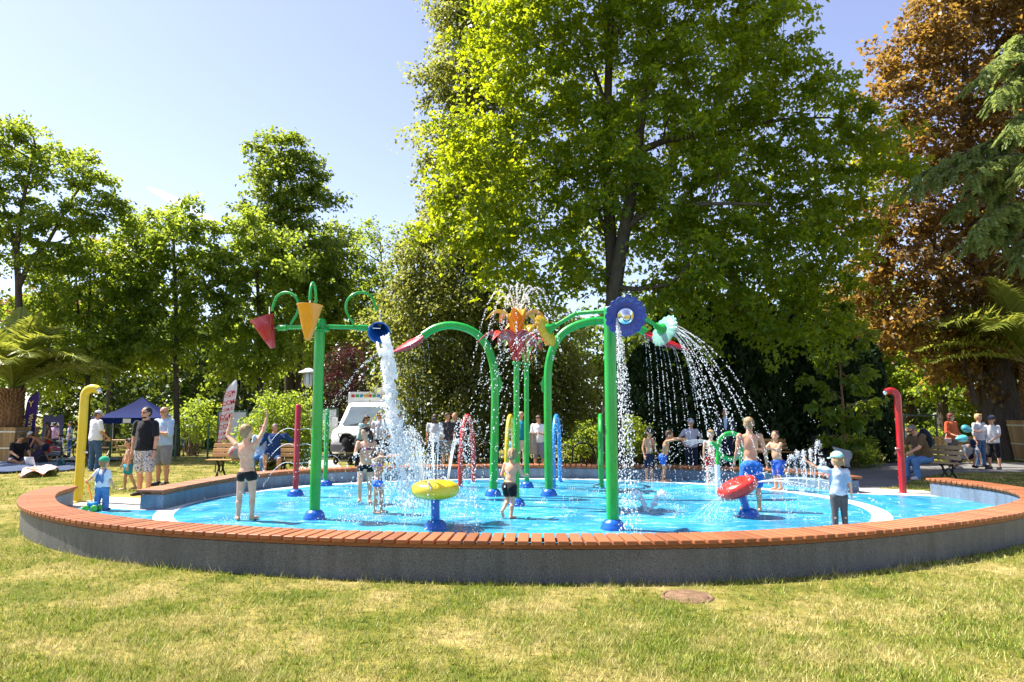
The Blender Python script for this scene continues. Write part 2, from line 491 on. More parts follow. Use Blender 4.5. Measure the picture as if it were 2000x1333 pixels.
# ------------------------------------------------------------------ grass blades
rs = np.random.RandomState(3)
def blades(n, y0, y1, hmin, hmax, w, per=8, tuft=0.016, xs=0.80):
    nt_ = n // per; u = rs.rand(nt_)
    y = 1.0 / (1 / y0 + u * (1 / y1 - 1 / y0)); x = (rs.rand(nt_) * 2 - 1) * y * xs
    pat = np.sin(x * 1.7 + 1.3 * np.sin(y * 1.1)) + np.sin(y * 2.3 + 1.7 * np.sin(x * 0.9)) + np.sin(x * 4.1 + y * 3.3) * .6
    ok = (rs.rand(nt_) < 0.66 + 0.2 * pat); x, y = x[ok], y[ok]; nt_ = len(x)
    th = np.repeat(0.55 + 0.9 * rs.rand(nt_) ** 2, per); tb = np.repeat(rs.rand(nt_) * 6.283, per); sp = np.repeat(tuft * (0.5 + rs.rand(nt_)), per)
    n = nt_ * per; x = np.repeat(x, per) + rs.randn(n) * sp; y = np.repeat(y, per) + rs.randn(n) * sp
    ok = ~inside(x, y, POOL_POLY)
    ok &= ~inside(x, y, np.array([(p.x, p.y) for p in [gp(1440, 912), gp(1560, 904.5), gp(2300, 903.5), gp(2300, 922), gp(1850, 923), gp(1795, 934), gp(1748, 951), gp(1655, 957), gp(1636, 926)]]))
    ok &= ~inside(x, y, np.array([(-8.3, 12.6), (-6.3, 12.1), (-6.2, 14.2), (-8.2, 14.8)])); ok &= ~inside(x, y, np.array([(p.x, p.y) for p in rp]))
    mcv = gp(1342, 1166, 0); ok &= ((x - mcv.x) ** 2 + (y - mcv.y) ** 2) > 0.15 ** 2
    x, y, th, tb = x[ok], y[ok], th[ok], tb[ok]; n = len(x)
    t = np.clip((y - 9) / 3.2, 0, 1); z = 0.08 * t * t * (3 - 2 * t)
    t = np.clip((y - 26) / 14, 0, 1); tx = np.clip((x + 4) / 10, 0, 1)
    z -= 0.55 * t * t * (3 - 2 * t) * (1 - tx * tx * (3 - 2 * tx))
    h = (hmin + (hmax - hmin) * rs.rand(n) ** 1.3) * th
    a = rs.rand(n) * 6.283; ln = rs.rand(n) * 0.9 + 0.15; b_ = tb + rs.randn(n) * 0.9
    P = np.stack([x, y, z - 0.004], 1)
    s = np.stack([np.cos(a), np.sin(a), 0 * a], 1) * (w * (0.6 + 0.8 * rs.rand(n)))[:, None]
    tip = P + np.stack([np.cos(b_) * h * ln, np.sin(b_) * h * ln, h], 1)
    return np.stack([P - s, P + s, tip], 1).reshape(-1, 3)
Vg = [blades(400000, 4.2, 9.6, 0.016, 0.06, 0.0040), blades(140000, 8.0, 14, 0.02, 0.06, 0.0055, 7, .02), blades(100000, 13, 33, 0.025, 0.075, 0.010, 5, .04)]
# longer tufts against the foot of the front wall
pts = resample(offset(FRONT_IN, W_SEAT + 0.02), n=4200)
P = np.array([(p.x, p.y, 0) for p in pts]); n = len(P)
P[:, :2] += rs.randn(n, 2) * 0.05
keep = (np.sin(np.arange(n) * 0.031) + np.sin(np.arange(n) * 0.0113 + 1) + rs.randn(n) * .5) > -0.2
P = P[keep & ~inside(P[:, 0], P[:, 1], np.array([(p.x, p.y) for p in offset(FRONT_IN, W_SEAT - .04)] + [(p.x, p.y) for p in reversed(BACK_OUT)]))]; n = len(P)
P[:, 2] = [gz(p[0], p[1]) for p in P]
h = 0.03 + 0.11 * rs.rand(n) ** 3; a = rs.rand(n) * 6.283
s = np.stack([np.cos(a), np.sin(a), 0 * a], 1) * 0.003; b_ = rs.rand(n) * 6.283
Vg.append(np.stack([P - s, P + s, P + np.stack([np.cos(b_) * h * .5, np.sin(b_) * h * .5, h], 1)], 1).reshape(-1, 3))
Vg = np.concatenate(Vg)
m, nt, b = new_mat('grass_blades')
gg = node(nt, 'ShaderNodeNewGeometry'); v = coords(nt)
n1 = noise(nt, v, 1.2, 6, 0.62); n3 = noise(nt, v, 5.0, 4, 0.6)
green = ramp(nt, gg.outputs['Random Per Island'], [(0, (0.09, 0.14, 0.014)), (0.22, (0.17, 0.24, 0.022)), (0.5, (0.27, 0.36, 0.03)), (0.8, (0.46, 0.46, 0.09)), (1, (0.72, 0.60, 0.27))])
straw = ramp(nt, gg.outputs['Random Per Island'], [(0, (0.30, 0.31, 0.05)), (0.35, (0.56, 0.48, 0.17)), (1, (0.78, 0.65, 0.34))])
mx = node(nt, 'ShaderNodeMath', operation='MULTIPLY_ADD'); nt.links.new(n3, mx.inputs[0]); mx.inputs[1].default_value = 0.45; nt.links.new(n1, mx.inputs[2])
cc = mixc(nt, ramp(nt, mx.outputs[0], [(0.66, (0, 0, 0)), (0.85, (0.85, 0.85, 0.85))]), green, straw)
nt.links.new(cc, b.inputs['Base Color']); b.inputs['Roughness'].default_value = 0.55; b.inputs['Specular IOR Level'].default_value = 0.3
tr = node(nt, 'ShaderNodeBsdfTranslucent'); ms = node(nt, 'ShaderNodeMixShader'); ms.inputs[0].default_value = 0.35
nt.links.new(cc, tr.inputs[0]); nt.links.new(b.outputs[0], ms.inputs[1]); nt.links.new(tr.outputs[0], ms.inputs[2])
nt.links.new(ms.outputs[0], nt.nodes['Material Output'].inputs[0])
go = np_mesh('grass', Vg, np.arange(len(Vg)).reshape(-1, 3), m)
tag(go, 'short sun-bleached lawn grass around the splash pad', 'grass', kind='stuff')

# ------------------------------------------------------------------ curved bench walls
def plaster(name, c):
    m, nt, b = new_mat(name); v = coords(nt)
    f = noise(nt, v, 130, 2, 0.5); f2 = noise(nt, v, 1.2, 4)
    cc = ramp(nt, f, [(0.35, tuple(x * 0.45 for x in c)), (0.5, c), (0.66, tuple(min(1, x * 1.7) for x in c))])
    cc = mixc(nt, 1.0, cc, ramp(nt, f2, [(0.3, (0.8, 0.8, 0.8)), (0.7, (1.1, 1.1, 1.1))]), 'MULTIPLY')
    st = noise(nt, coords(nt, (1, 1, 0.10)), 7, 5, 0.7)
    cc = mixc(nt, 1.0, cc, ramp(nt, st, [(0.3, (0.72, 0.70, 0.68)), (0.55, (1, 1, 1)), (0.75, (1.22, 1.2, 1.16))]), 'MULTIPLY')
    nt.links.new(cc, b.inputs['Base Color']); b.inputs['Roughness'].default_value = 0.55
    bump(nt, b, f, 0.5, 0.004); MATS[name] = m; return m
M_PLAST = plaster('grey_granite_plaster', (0.118, 0.118, 0.120))
M_PLAST_IN = plaster('blue_granite_plaster', (0.15, 0.20, 0.27))
M_SLAT = wood_mat('oiled_bench_wood', (0.34, 0.120, 0.050), (3, 28, 28), 0.3, 0.5)
M_RAIL = wood_mat('oiled_rail_wood', (0.24, 0.085, 0.028), (4, 4, 20), 0.15, 0.5)
TOP = 0.43
bm = bmesh.new(); bmesh.ops.create_cube(bm, size=1)
for vv in bm.verts: vv.co = Vector((vv.co.x * 0.112, vv.co.y * (W_SEAT + 0.02), vv.co.z * 0.044))
bmesh.ops.bevel(bm, geom=bm.edges[:], offset=0.005, segments=1, affect='EDGES')
SLAT_ME = bpy.data.meshes.new('slat'); bm.to_mesh(SLAT_ME); bm.free(); SLAT_ME.materials.append(M_SLAT)
m_, nt_, b_ = M_SLAT, M_SLAT.node_tree, None
def bench_wall(label, inner, side, pitch=0.137):
    outer = offset(inner, W_SEAT * side)
    root = thing('curved_bench_wall', label, 'bench wall', inner[len(inner) // 2])
    a = offset(inner, 0.035 * side); d = offset(inner, (W_SEAT - 0.04) * side)
    mid = offset(inner, W_SEAT / 2 * side)
    def loop(P0, P1, z0, z1):
        return [[Vector((p.x, p.y, z0)) for p in P0], [Vector((p.x, p.y, z1)) for p in P0], [Vector((p.x, p.y, z1)) for p in P1], [Vector((p.x, p.y, z0)) for p in P1]]
    # masonry: inner face blue-grey, outer face grey
    G = loop(a, d, -0.08, 0.335); mb = MB(); k = len(a)
    for r0, mi in ((0, 1), (1, 0), (2, 0)):
        mb.sheet([G[r0], G[r0 + 1]], mi)
    for e in (0, -1): mb.poly([G[0][e], G[1][e], G[2][e], G[3][e]], 1)
    mb.build('wall', [M_PLAST, M_PLAST_IN], root)
    # timber rails under the slats, in lengths
    for off in (0.025, W_SEAT - 0.055):
        r0 = offset(inner, off * side); r1 = offset(inner, (off + 0.03) * side); N = 14
        for i in range(0, len(r0) - 1, N):
            j = min(i + N, len(r0) - 1)
            if j - i < 2: continue
            G2 = loop(r0[i:j + 1], r1[i:j + 1], 0.345, 0.386); mb = MB()
            for q in range(4): mb.sheet([G2[q], G2[(q + 1) % 4]], 0, False)
            mb.poly([g_[0] for g_ in G2]); mb.poly([g_[-1] for g_ in G2])
            mb.build('rail', M_RAIL, root)
    P = resample(mid, pitch); inv = pmat(root).inverted()
    for i, p in enumerate(P):
        t = (P[min(i + 1, len(P) - 1)] - P[max(i - 1, 0)]).normalized()
        o = bpy.data.objects.new('slat', SLAT_ME); col.objects.link(o); o.parent = root; o.matrix_parent_inverse = inv
        o.location = (p.x, p.y, TOP - 0.022 + random.uniform(-.0015, .0015)); o.rotation_euler = (random.uniform(-.004, .004), random.uniform(-.006, .006), math.atan2(t.y, t.x) + random.uniform(-.006, .006))
    return root
bench_wall('long curved grey bench wall with timber slats, nearest the camera', FRONT_IN, 1)
bench_wall('curved blue-grey bench wall with timber slats, behind the splashing children', BACK_IN, -1)

# round rusty cover in the grass
mc = thing('manhole_cover', 'round rusty brown cover sunk in the grass before the front bench wall', 'manhole cover', gp(1342, 1166, 0.0))
M_RUST = plain('rusty_concrete', (0.19, 0.115, 0.07), 0.9, 0.2, 0, 0.35, 14, 0.8, 50)
cpt = gp(1342, 1166, 0.0)
mb = MB(); mb.lathe([(0.0001, 0.014), (0.20, 0.014), (0.205, 0.010), (0.205, -0.03)], 28, cpt); mb.build('lid', M_RUST, mc)
mb = MB(); mb.lathe([(0.212, -0.03), (0.212, 0.012), (0.245, 0.010), (0.255, -0.03)], 28, cpt); mb.build('frame', M_RUST, mc)
# ------------------------------------------------------------------ trees
BARK = bark_mat('dark_bark', (0.085, 0.070, 0.055))
BARK_G = bark_mat('grey_bark', (0.085, 0.070, 0.056))
BARK_Y = bark_mat('young_bark', (0.22, 0.13, 0.08))
L_MAPLE = leaf_mat('maple_leaves', (0.030, 0.075, 0.008), (0.060, 0.12, 0.011), (0.11, 0.18, 0.016), 0.58, (0.66, 0.74, 0.014), 0.3)
L_GREEN = leaf_mat('mid_green_leaves', (0.032, 0.075, 0.012), (0.065, 0.12, 0.02), (0.115, 0.18, 0.032), 0.56, (0.58, 0.70, 0.05), 0.25)
L_LIGHT = leaf_mat('light_green_leaves', (0.048, 0.10, 0.012), (0.09, 0.155, 0.02), (0.15, 0.22, 0.032), 0.55, (0.58, 0.70, 0.06), 0.25)
L_DARK = leaf_mat('dark_green_leaves', (0.025, 0.06, 0.011), (0.05, 0.095, 0.017), (0.085, 0.14, 0.025), 0.54, (0.52, 0.63, 0.05), 0.25)
L_OLIVE = leaf_mat('olive_linden_leaves', (0.04, 0.06, 0.014), (0.075, 0.095, 0.023), (0.14, 0.155, 0.045), 0.5, (0.54, 0.56, 0.09), 0.3)
L_COPPER = leaf_mat('copper_leaves', (0.050, 0.040, 0.015), (0.090, 0.062, 0.020), (0.16, 0.105, 0.03), 0.48, (0.62, 0.36, 0.06), 0.3, 0.36, 0.5)
L_PLUM = leaf_mat('purple_plum_leaves', (0.028, 0.010, 0.012), (0.055, 0.020, 0.022), (0.13, 0.055, 0.05), 0.3, (0.20, 0.05, 0.045), 0.5, 0.35, 0.5)
L_HEDGE = leaf_mat('dark_conifer_sprays', (0.010, 0.026, 0.010), (0.020, 0.045, 0.015), (0.055, 0.095, 0.028), 0.22, (0.04, 0.09, 0.02), 0.4, 0.55, 0.2)
L_YEW = leaf_mat('blue_green_needles', (0.09, 0.14, 0.04), (0.155, 0.215, 0.07), (0.24, 0.30, 0.11), 0.42, (0.56, 0.64, 0.14), 0.4, 0.45)
L_PALM = leaf_mat('palm_leaflets', (0.09, 0.135, 0.022), (0.16, 0.20, 0.034), (0.27, 0.29, 0.075), 0.42, (0.58, 0.60, 0.07), 0.6, 0.33, 0.5)
L_WOOD = leaf_mat('far_wood_leaves', (0.02, 0.05, 0.010), (0.04, 0.08, 0.015), (0.075, 0.12, 0.022), 0.42, (0.30, 0.38, 0.03), 0.2)
TR = np.random.RandomState(11)

def unit(a): return a / np.maximum(1e-9, np.linalg.norm(a, axis=-1, keepdims=True))
def leaf_object(name, P, A, N, L, W, mat, parent, lobes=1, fold=0.18):
    """leaves at P with axis A, normal N, length L, half width W"""
    A = unit(A); S = unit(np.cross(A, N)); N = np.cross(S, A); n = len(P)
    L = L[:, None]; W = W[:, None]
    Vs, off = [], 0
    for k in range(lobes):
        if lobes == 1: a, s, l, w = A, S, L, W
        else:
            ang = (k - (lobes - 1) / 2) * 0.95
            a = A * math.cos(ang) + S * math.sin(ang); s = S * math.cos(ang) - A * math.sin(ang)
            l = L * (1.0 if k == (lobes - 1) // 2 else 0.82); w = W * 0.62
        Vs.append(np.stack([P, P + a * l * .5 + s * w + N * w * fold * 2, P + a * l - N * l * .12, P + a * l * .5 - s * w + N * w * fold * 2], 1))
    V = np.concatenate(Vs, 1).reshape(-1, 3) if lobes > 1 else Vs[0].reshape(-1, 3)
    Q = np.arange(len(V)).reshape(-1, 4)
    if lobes > 1:      # lobes of one leaf share their base so each leaf is one island
        Q = Q.reshape(n, lobes, 4); Q[:, :, 0] = Q[:, :1, 0]; Q = Q.reshape(-1, 4)
    o = np_mesh(name, V, Q, mat, parent); o['kind'] = 'stuff'; return o

def sample_env(env, spacing, tries=9000, shell=0.45, rsd=None):
    """points through a union of ellipsoids (cx,cy,cz,rx,ry,rz), thinner inside"""
    rsd = rsd or TR
    E = np.array(env); vol = E[:, 3] * E[:, 4] * E[:, 5]; pr = vol / vol.sum(); out = []
    for _ in range(tries):
        i = rsd.choice(len(E), p=pr); d = unit(rsd.randn(3)); r = rsd.rand() ** (1 / 3) * (0.82 + 0.36 * rsd.rand() ** 2)
        p = E[i, :3] + d * r * E[i, 3:]
        q = ((p - E[:, :3]) / E[:, 3:]); dist = np.sqrt((q ** 2).sum(1)).min()
        if dist < 0.6 and rsd.rand() > shell: continue
        if all((p[0] - o[0]) ** 2 + (p[1] - o[1]) ** 2 + (1.3 * (p[2] - o[2])) ** 2 > spacing ** 2 for o in out): out.append(p)
    return np.array(out)

def grow(stems, clumps, rbase=0.02, rk=0.014, jit=0.10, rmax=0.16):
    """connect each clump to the nearest fitting point of the skeleton; returns tubes (pts, radii)"""
    nodes = []; rads = []; tubes = []
    for P, r0, r1 in stems:
        P = resample(catmull(P, 6), 0.5); k = len(P)
        rr = [r0 + (r1 - r0) * (i / (k - 1)) ** 0.8 for i in range(k)]
        tubes.append((P, rr))
        for i in range(k): nodes.append(np.array(P[i])); rads.append(rr[i])
    N = np.array(nodes); Rr = np.array(rads)
    base = N.copy()
    dist0 = np.array([np.sqrt(((base - c) ** 2).sum(1)).min() for c in clumps])
    zmin = N[:, 2].min()
    for ci in np.argsort(dist0):
        c = clumps[ci]; d = c - N; dl = np.sqrt((d ** 2).sum(1)); hz = np.sqrt(d[:, 0] ** 2 + d[:, 1] ** 2)
        cost = dl + 1.2 * np.maximum(0, 0.35 * hz - d[:, 2]) * 0.8 + 3.0 * (N[:, 2] < zmin + 0.28 * (N[:, 2].max() - zmin)) + 0.5 * (Rr < 0.02)
        i = int(cost.argmin()); p0 = N[i]; ln = dl[i]
        k = max(3, int(ln / 0.5) + 2)
        side = TR.randn(3) * jit * ln; pts = []
        for t in np.linspace(0, 1, k):
            p = p0 + (c - p0) * t + side * math.sin(math.pi * t) + np.array([0, 0, 0.12 * ln * math.sin(math.pi * t)])
            pts.append(p)
        r0 = min(Rr[i] * 0.75, rbase + rk * ln, rmax); r1 = max(0.008, r0 * 0.3)
        rr = [r0 + (r1 - r0) * t for t in np.linspace(0, 1, k)]
        tubes.append(([Vector(p) for p in pts], rr))
        N = np.vstack([N, pts[1:]]); Rr = np.append(Rr, rr[1:])
    return tubes

def foliage(name, clumps, rad, per, leaf, mat, parent, droop=0.25, flat=0.6, lobes=1, asp=0.36, twigs=9, center=None, up=0.9):
    n = len(clumps); k = twigs
    ctr = clumps.mean(0) if center is None else np.array(center)
    rc = rad * (0.7 + 0.6 * TR.rand(n))
    out = unit(clumps - ctr)
    D = TR.randn(n, k, 3); D[..., 2] *= flat; D = unit(D) + out[:, None, :] * 0.35
    m = per // k
    cl = np.repeat(np.arange(n), k * m); tw = np.tile(np.repeat(np.arange(k), m), n)
    u = TR.rand(n * k * m) ** 0.75
    d = D[cl, tw]; rr = rc[cl]
    P = clumps[cl] + d * (u * rr)[:, None] + TR.randn(len(u), 3) * (0.16 * rr)[:, None] * np.array([1, 1, .7])
    P[:, 2] -= droop * rr * u ** 2
    A = d * 0.6 + TR.randn(len(u), 3) * 0.6; A[:, 2] -= 0.25 + droop * 0.6
    Nn = TR.randn(len(u), 3) * 0.55; Nn[:, 2] += up
    L = leaf * (0.65 + 0.6 * TR.rand(len(u)))
    return leaf_object(name, P, A, Nn, L, L * asp, mat, parent, lobes)

def branch_object(tubes, mat, parent, base_r, name='trunk', n0=10):
    mb = MB()
    for P, rr in tubes: mb.tube(P, rr, n0 if rr[0] > 0.12 else (6 if rr[0] > 0.04 else 4), caps=False)
    return mb.build(name, mat, parent)

def env_px(D, *es, dep=0.9):
    out = []
    for e in es:
        px, py, rx, ry = e[:4]; dd = D + (e[4] if len(e) > 4 else 0)
        c = at(px, py, dd); k = dd / F_PX
        out.append((c.x, c.y, c.z, rx * k, max(0.8, (rx + ry) / 2 * k * dep), ry * k))
    return out

def tree(name, label, D, base_px, stems_px, env, mat, bark, spacing, rad, per, leaf, r0, cat='tree', group=None, **kw):
    """stems_px: list of (list of (px,py,dD), r0, r1) above the base point"""
    bp = at(base_px, 800, D); bz = gz(bp.x, bp.y); base = Vector((bp.x, D, bz))
    root = thing(name, label, cat, base, 0, group)
    stems = []
    for pts, ra, rb in stems_px:
        P = [at(p[0], p[1], D + (p[2] if len(p) > 2 else 0)) for p in pts]
        stems.append((P, ra, rb))
    P0 = stems[0][0]
    P0.insert(0, base + Vector((0, 0, -0.1)))
    clumps = sample_env(env, spacing, kw.pop('tries', 5000), kw.pop('shell', 0.45))
    for (ox, oy, oz, rr_) in kw.pop('clear', []):
        q = clumps - np.array([ox, oy, oz]); t = np.sqrt((q[:, 0] / rr_) ** 2 + (q[:, 2] / rr_) ** 2); clumps = clumps[(t > 1) | (q[:, 1] > .4)]
    tubes = grow(stems, clumps, kw.pop('rbase', 0.02), kw.pop('rk', 0.014), kw.pop('jit', 0.1))
    # root flare
    k = kw.pop('flare', 1.6)
    P, rr = tubes[0]
    tubes[0] = (P, [r * (1 + (k - 1) * math.exp(-max(0, (p.z - bz)) / (2.2 * r0))) for p, r in zip(P, rr)])
    branch_object(tubes, bark, root, r0)
    foliage('crown', clumps, rad, per, leaf, mat, root, **kw)
    return root

# --- the big maple behind the pool
maple = tree('maple_tree', 'huge bright green maple with a forked grey trunk behind the pool', 21.0, 1192,
     [([(1193, 850), (1195, 750), (1196, 640), (1197, 560, 0.1), (1192, 450, 0.2), (1186, 330, .2), (1187, 200, .3), (1192, 60, .4), (1200, -120, .4)], 0.30, 0.07),
      ([(1196, 610, -0.1), (1206, 530, -0.3), (1222, 440, -.4), (1240, 330, -.4), (1254, 220, -.3), (1268, 90, 0), (1290, -80, .3)], 0.24, 0.06),
      ([(1222, 448, -.4), (1260, 418, -.8), (1320, 405, -1.3), (1400, 398, -2.0), (1500, 400, -2.4)], 0.12, 0.03),
      ([(1244, 300, -.4), (1300, 275, -.2), (1400, 262, 0), (1520, 235, .3), (1620, 230, .6)], 0.12, 0.03),
      ([(1192, 470, .2), (1130, 352, .3), (1060, 350, .2), (980, 370, .1)], 0.09, 0.025),
      ([(1187, 220, .3), (1140, 90, .5), (1080, 40, .6)], 0.09, 0.025),
      ([(1204, 560, -.2), (1250, 565, -1.0), (1320, 548, -1.6), (1365, 480, -2.0)], 0.09, 0.025)],
     env_px(21.0, (1180, 90, 220, 200), (1020, 90, 100, 120), (1010, 320, 140, 130), (925, 270, 62, 60, -.5), (905, 420, 70, 55, -.8), (1090, 480, 150, 120), (990, 470, 70, 60, -1), (1385, 120, 175, 205),
            (1545, 215, 120, 105), (1600, 330, 140, 140), (1510, 470, 165, 140), (1370, 500, 150, 120, -1), (1220, -140, 285, 165), (1280, 300, 200, 200), (1100, 250, 120, 160), (1590, 520, 80, 70), (1460, 600, 100, 45), (1520, 640, 80, 32, -1), (1380, 630, 70, 32, -1), (1600, 600, 60, 40, -1), (1660, 260, 90, 90, -.6), dep=0.72),
     L_MAPLE, BARK_G, 1.00, 0.82, 280, 0.15, 0.32, tries=14000, shell=0.5, lobes=2, droop=0.35, flat=0.45, asp=0.42, twigs=8, clear=[(*at(1198, 570, 21.0), 1.0), (*at(1205, 480, 21.0), 0.9), (*at(1250, 300, 21.0), .6), (*at(1187, 160, 21.0), .6), (*at(1196, 640, 21.0), 1.2)])

# --- lindens to its left
tree('linden_tree', 'tall slender dark linden rising past the frame, left of the big maple', 27.5, 935,
     [([(935, 800), (930, 600), (925, 400), (915, 200), (905, 20)], 0.3, 0.06)],
     env_px(27.5, (912, 60, 55, 70), (905, -40, 60, 70), (908, 170, 62, 80), (880, 235, 50, 38), (930, 300, 80, 90), (925, 410, 85, 80)),
     L_OLIVE, BARK, 0.87, 0.99, 394, 0.153, 0.3, droop=0.6, flat=0.5)
tree('linden_tree', 'broad olive green weeping linden reaching down behind the tulip fountains', 25.5, 905,
     [([(905, 800), (900, 700), (890, 600), (880, 500)], 0.28, 0.06)],
     env_px(25.5, (865, 530, 70, 80), (820, 500, 42, 42), (900, 470, 60, 60), (820, 600, 60, 80), (900, 620, 90, 90), (960, 650, 80, 110), (850, 700, 70, 70), (930, 770, 110, 60), (1030, 690, 90, 100), (1060, 790, 90, 50), (840, 770, 60, 50)),
     L_OLIVE, BARK, 0.74, 0.90, 454, 0.126, 0.28, droop=0.9, flat=0.4)
# --- middle left
tree('oak_tree', 'tall dark oak standing above the others at centre left', 34, 562,
     [([(565, 850), (566, 750), (560, 600), (548, 480), (546, 380), (550, 290)], 0.34, 0.06), ([(580, 860), (583, 740), (592, 620), (600, 520)], 0.22, 0.06)],
     env_px(34, (552, 300, 48, 38), (520, 345, 28, 34), (590, 350, 45, 36), (620, 385, 34, 20), (560, 380, 62, 45), (545, 450, 70, 40), (490, 440, 35, 35), (605, 500, 60, 45), (615, 580, 60, 50), (570, 540, 50, 50)),
     L_DARK, BARK, 0.95, 0.83, 351, 0.189, 0.34, droop=0.3, flat=0.45)
tree('lime_tree', 'round yellow green tree below the tall oak', 31, 505,
     [([(505, 840), (508, 720), (505, 600), (500, 480)], 0.2, 0.05)],
     env_px(31, (490, 460, 42, 45), (510, 530, 70, 55), (480, 560, 40, 50), (500, 620, 82, 60), (500, 690, 75, 45)),
     L_LIGHT, BARK, 0.95, 0.80, 351, 0.171, 0.2, droop=0.35)
tree('chestnut_tree', 'dark round crown between the tall oak and the sparse tree', 38, 690,
     [([(690, 850), (690, 700), (680, 560), (665, 480)], 0.25, 0.05)],
     env_px(38, (640, 480, 35, 38), (665, 530, 60, 60), (625, 560, 45, 60), (690, 590, 60, 60), (640, 660, 80, 60)),
     L_DARK, BARK, 1.20, 0.93, 304, 0.216, 0.25)
tree('ash_tree', 'sparse feathery light tree with bare thin branches, left of the linden', 36, 757,
     [([(757, 850), (757, 680), (748, 560), (742, 460)], 0.16, 0.03), ([(755, 640), (775, 560), (790, 480)], 0.07, 0.02)],
     env_px(36, (740, 480, 44, 45), (790, 510, 50, 60), (740, 570, 50, 60), (800, 600, 40, 50), (760, 650, 60, 40)),
     L_LIGHT, BARK, 1.02, 0.72, 140, 0.144, 0.16, shell=0.8)
tree('lime_tree', 'light green tree with a straight dark trunk behind the blue tent', 30, 345,
     [([(345, 860), (344, 740), (344, 620), (340, 500), (338, 430)], 0.15, 0.05)],
     env_px(30, (335, 425, 42, 24), (290, 445, 35, 30), (390, 450, 40, 38), (340, 490, 88, 50), (310, 550, 70, 55), (395, 530, 50, 55), (340, 620, 70, 40), (300, 670, 70, 30)),
     L_LIGHT, BARK, 0.91, 0.76, 328, 0.180, 0.15)
# --- far left
tree('acacia_tree', 'open-branched tree with dark curving limbs at the left edge', 27, 36,
     [([(36, 800), (37, 650), (36, 560), (33, 500), (38, 440), (52, 360), (70, 290)], 0.24, 0.04),
      ([(37, 560), (62, 505), (90, 480), (112, 440), (140, 390), (170, 350)], 0.12, 0.03),
      ([(36, 520), (20, 440), (5, 400), (-20, 340)], 0.10, 0.03),
      ([(92, 478), (125, 470), (160, 440), (205, 420)], 0.06, 0.02)],
     env_px(27, (60, 272, 44, 22), (20, 300, 40, 26), (120, 320, 50, 28), (165, 355, 50, 26), (200, 395, 42, 28), (150, 420, 60, 26), (60, 345, 50, 30), (10, 370, 50, 40), (70, 420, 45, 25), (-40, 300, 60, 60), (10, 450, 50, 40), (205, 430, 30, 20), (-40, 420, 60, 60), (110, 500, 70, 30)),
     L_GREEN, BARK, 0.78, 0.61, 256, 0.153, 0.24, shell=0.9, flat=0.35, droop=0.3)
tree('maple_tree', 'mid green tree with thin stems behind the palm on the left', 29, 170,
     [([(170, 840), (172, 700), (175, 580), (178, 500)], 0.13, 0.04), ([(155, 640), (150, 560), (148, 500)], 0.06, 0.02)],
     env_px(29, (180, 510, 60, 40), (120, 540, 60, 45), (220, 560, 60, 50), (170, 610, 90, 55), (90, 640, 80, 60), (210, 670, 90, 50), (130, 710, 100, 40), (40, 700, 80, 60)),
     L_GREEN, BARK, 0.91, 0.76, 351, 0.162, 0.13)
tree('beech_tree', 'small rusty copper crown peeping over the left trees', 44, 215,
     [([(215, 840), (215, 650), (215, 500)], 0.3, 0.08)],
     env_px(44, (218, 470, 42, 18), (230, 500, 50, 30), (120, 590, 60, 30), (60, 600, 60, 25)), L_COPPER, BARK, 1.19, 0.94, 165, 0.216, 0.3)
# --- right side
tree('beech_tree', 'large copper-orange beech with a very thick trunk on the right', 26.5, 1952,
     [([(1952, 880), (1952, 800), (1945, 720), (1925, 600), (1905, 450), (1890, 300), (1885, 120)], 0.72, 0.1),
      ([(1948, 740), (1880, 720), (1850, 640), (1830, 520)], 0.3, 0.06), ([(1950, 700), (1990, 600), (2020, 450)], 0.3, 0.06),
      ([(1905, 790, -.4), (1880, 700, -.6), (1850, 600, -.6)], 0.14, 0.05)],
     env_px(26.5, (1900, 40, 90, 90), (1830, 90, 90, 75), (1960, 110, 90, 100), (1770, 170, 80, 55), (1860, 210, 110, 80), (1950, 260, 100, 90), (1770, 300, 80, 70), (1870, 330, 90, 70), (1760, 420, 85, 60), (1850, 450, 100, 80), (1950, 420, 90, 80),
            (1780, 520, 100, 60), (1880, 560, 110, 70), (1780, 620, 110, 60), (1900, 660, 110, 60), (1980, 740, 70, 50), (2060, 200, 120, 200), (2050, 560, 100, 160), (1700, 560, 60, 60), (1960, -60, 160, 100)),
     L_COPPER, BARK, 1.02, 0.86, 255, 0.171, 0.7, tries=9000, lobes=1, flare=1.5, asp=0.46)
tree('maple_tree', 'bright green tree with a dark trunk, just right of the red shower', 33, 1778,
     [([(1778, 850), (1779, 760), (1782, 680), (1786, 600)], 0.24, 0.08)],
     env_px(33, (1720, 660, 60, 50), (1780, 700, 80, 45), (1700, 740, 60, 50), (1640, 640, 60, 50), (1820, 740, 60, 40)), L_LIGHT, BARK, 0.95, 0.80, 304, 0.180, 0.24)
tree('maple_tree', 'green tree with a dark leaning trunk behind the orange-topped woman', 30, 1842,
     [([(1842, 850), (1840, 770), (1838, 690), (1850, 600)], 0.27, 0.1)],
     env_px(30, (1860, 690, 60, 40), (1830, 740, 50, 30), (1900, 760, 40, 30), (1960, 790, 60, 30), (1990, 700, 60, 60)), L_GREEN, BARK, 0.91, 0.72, 281, 0.171, 0.27)

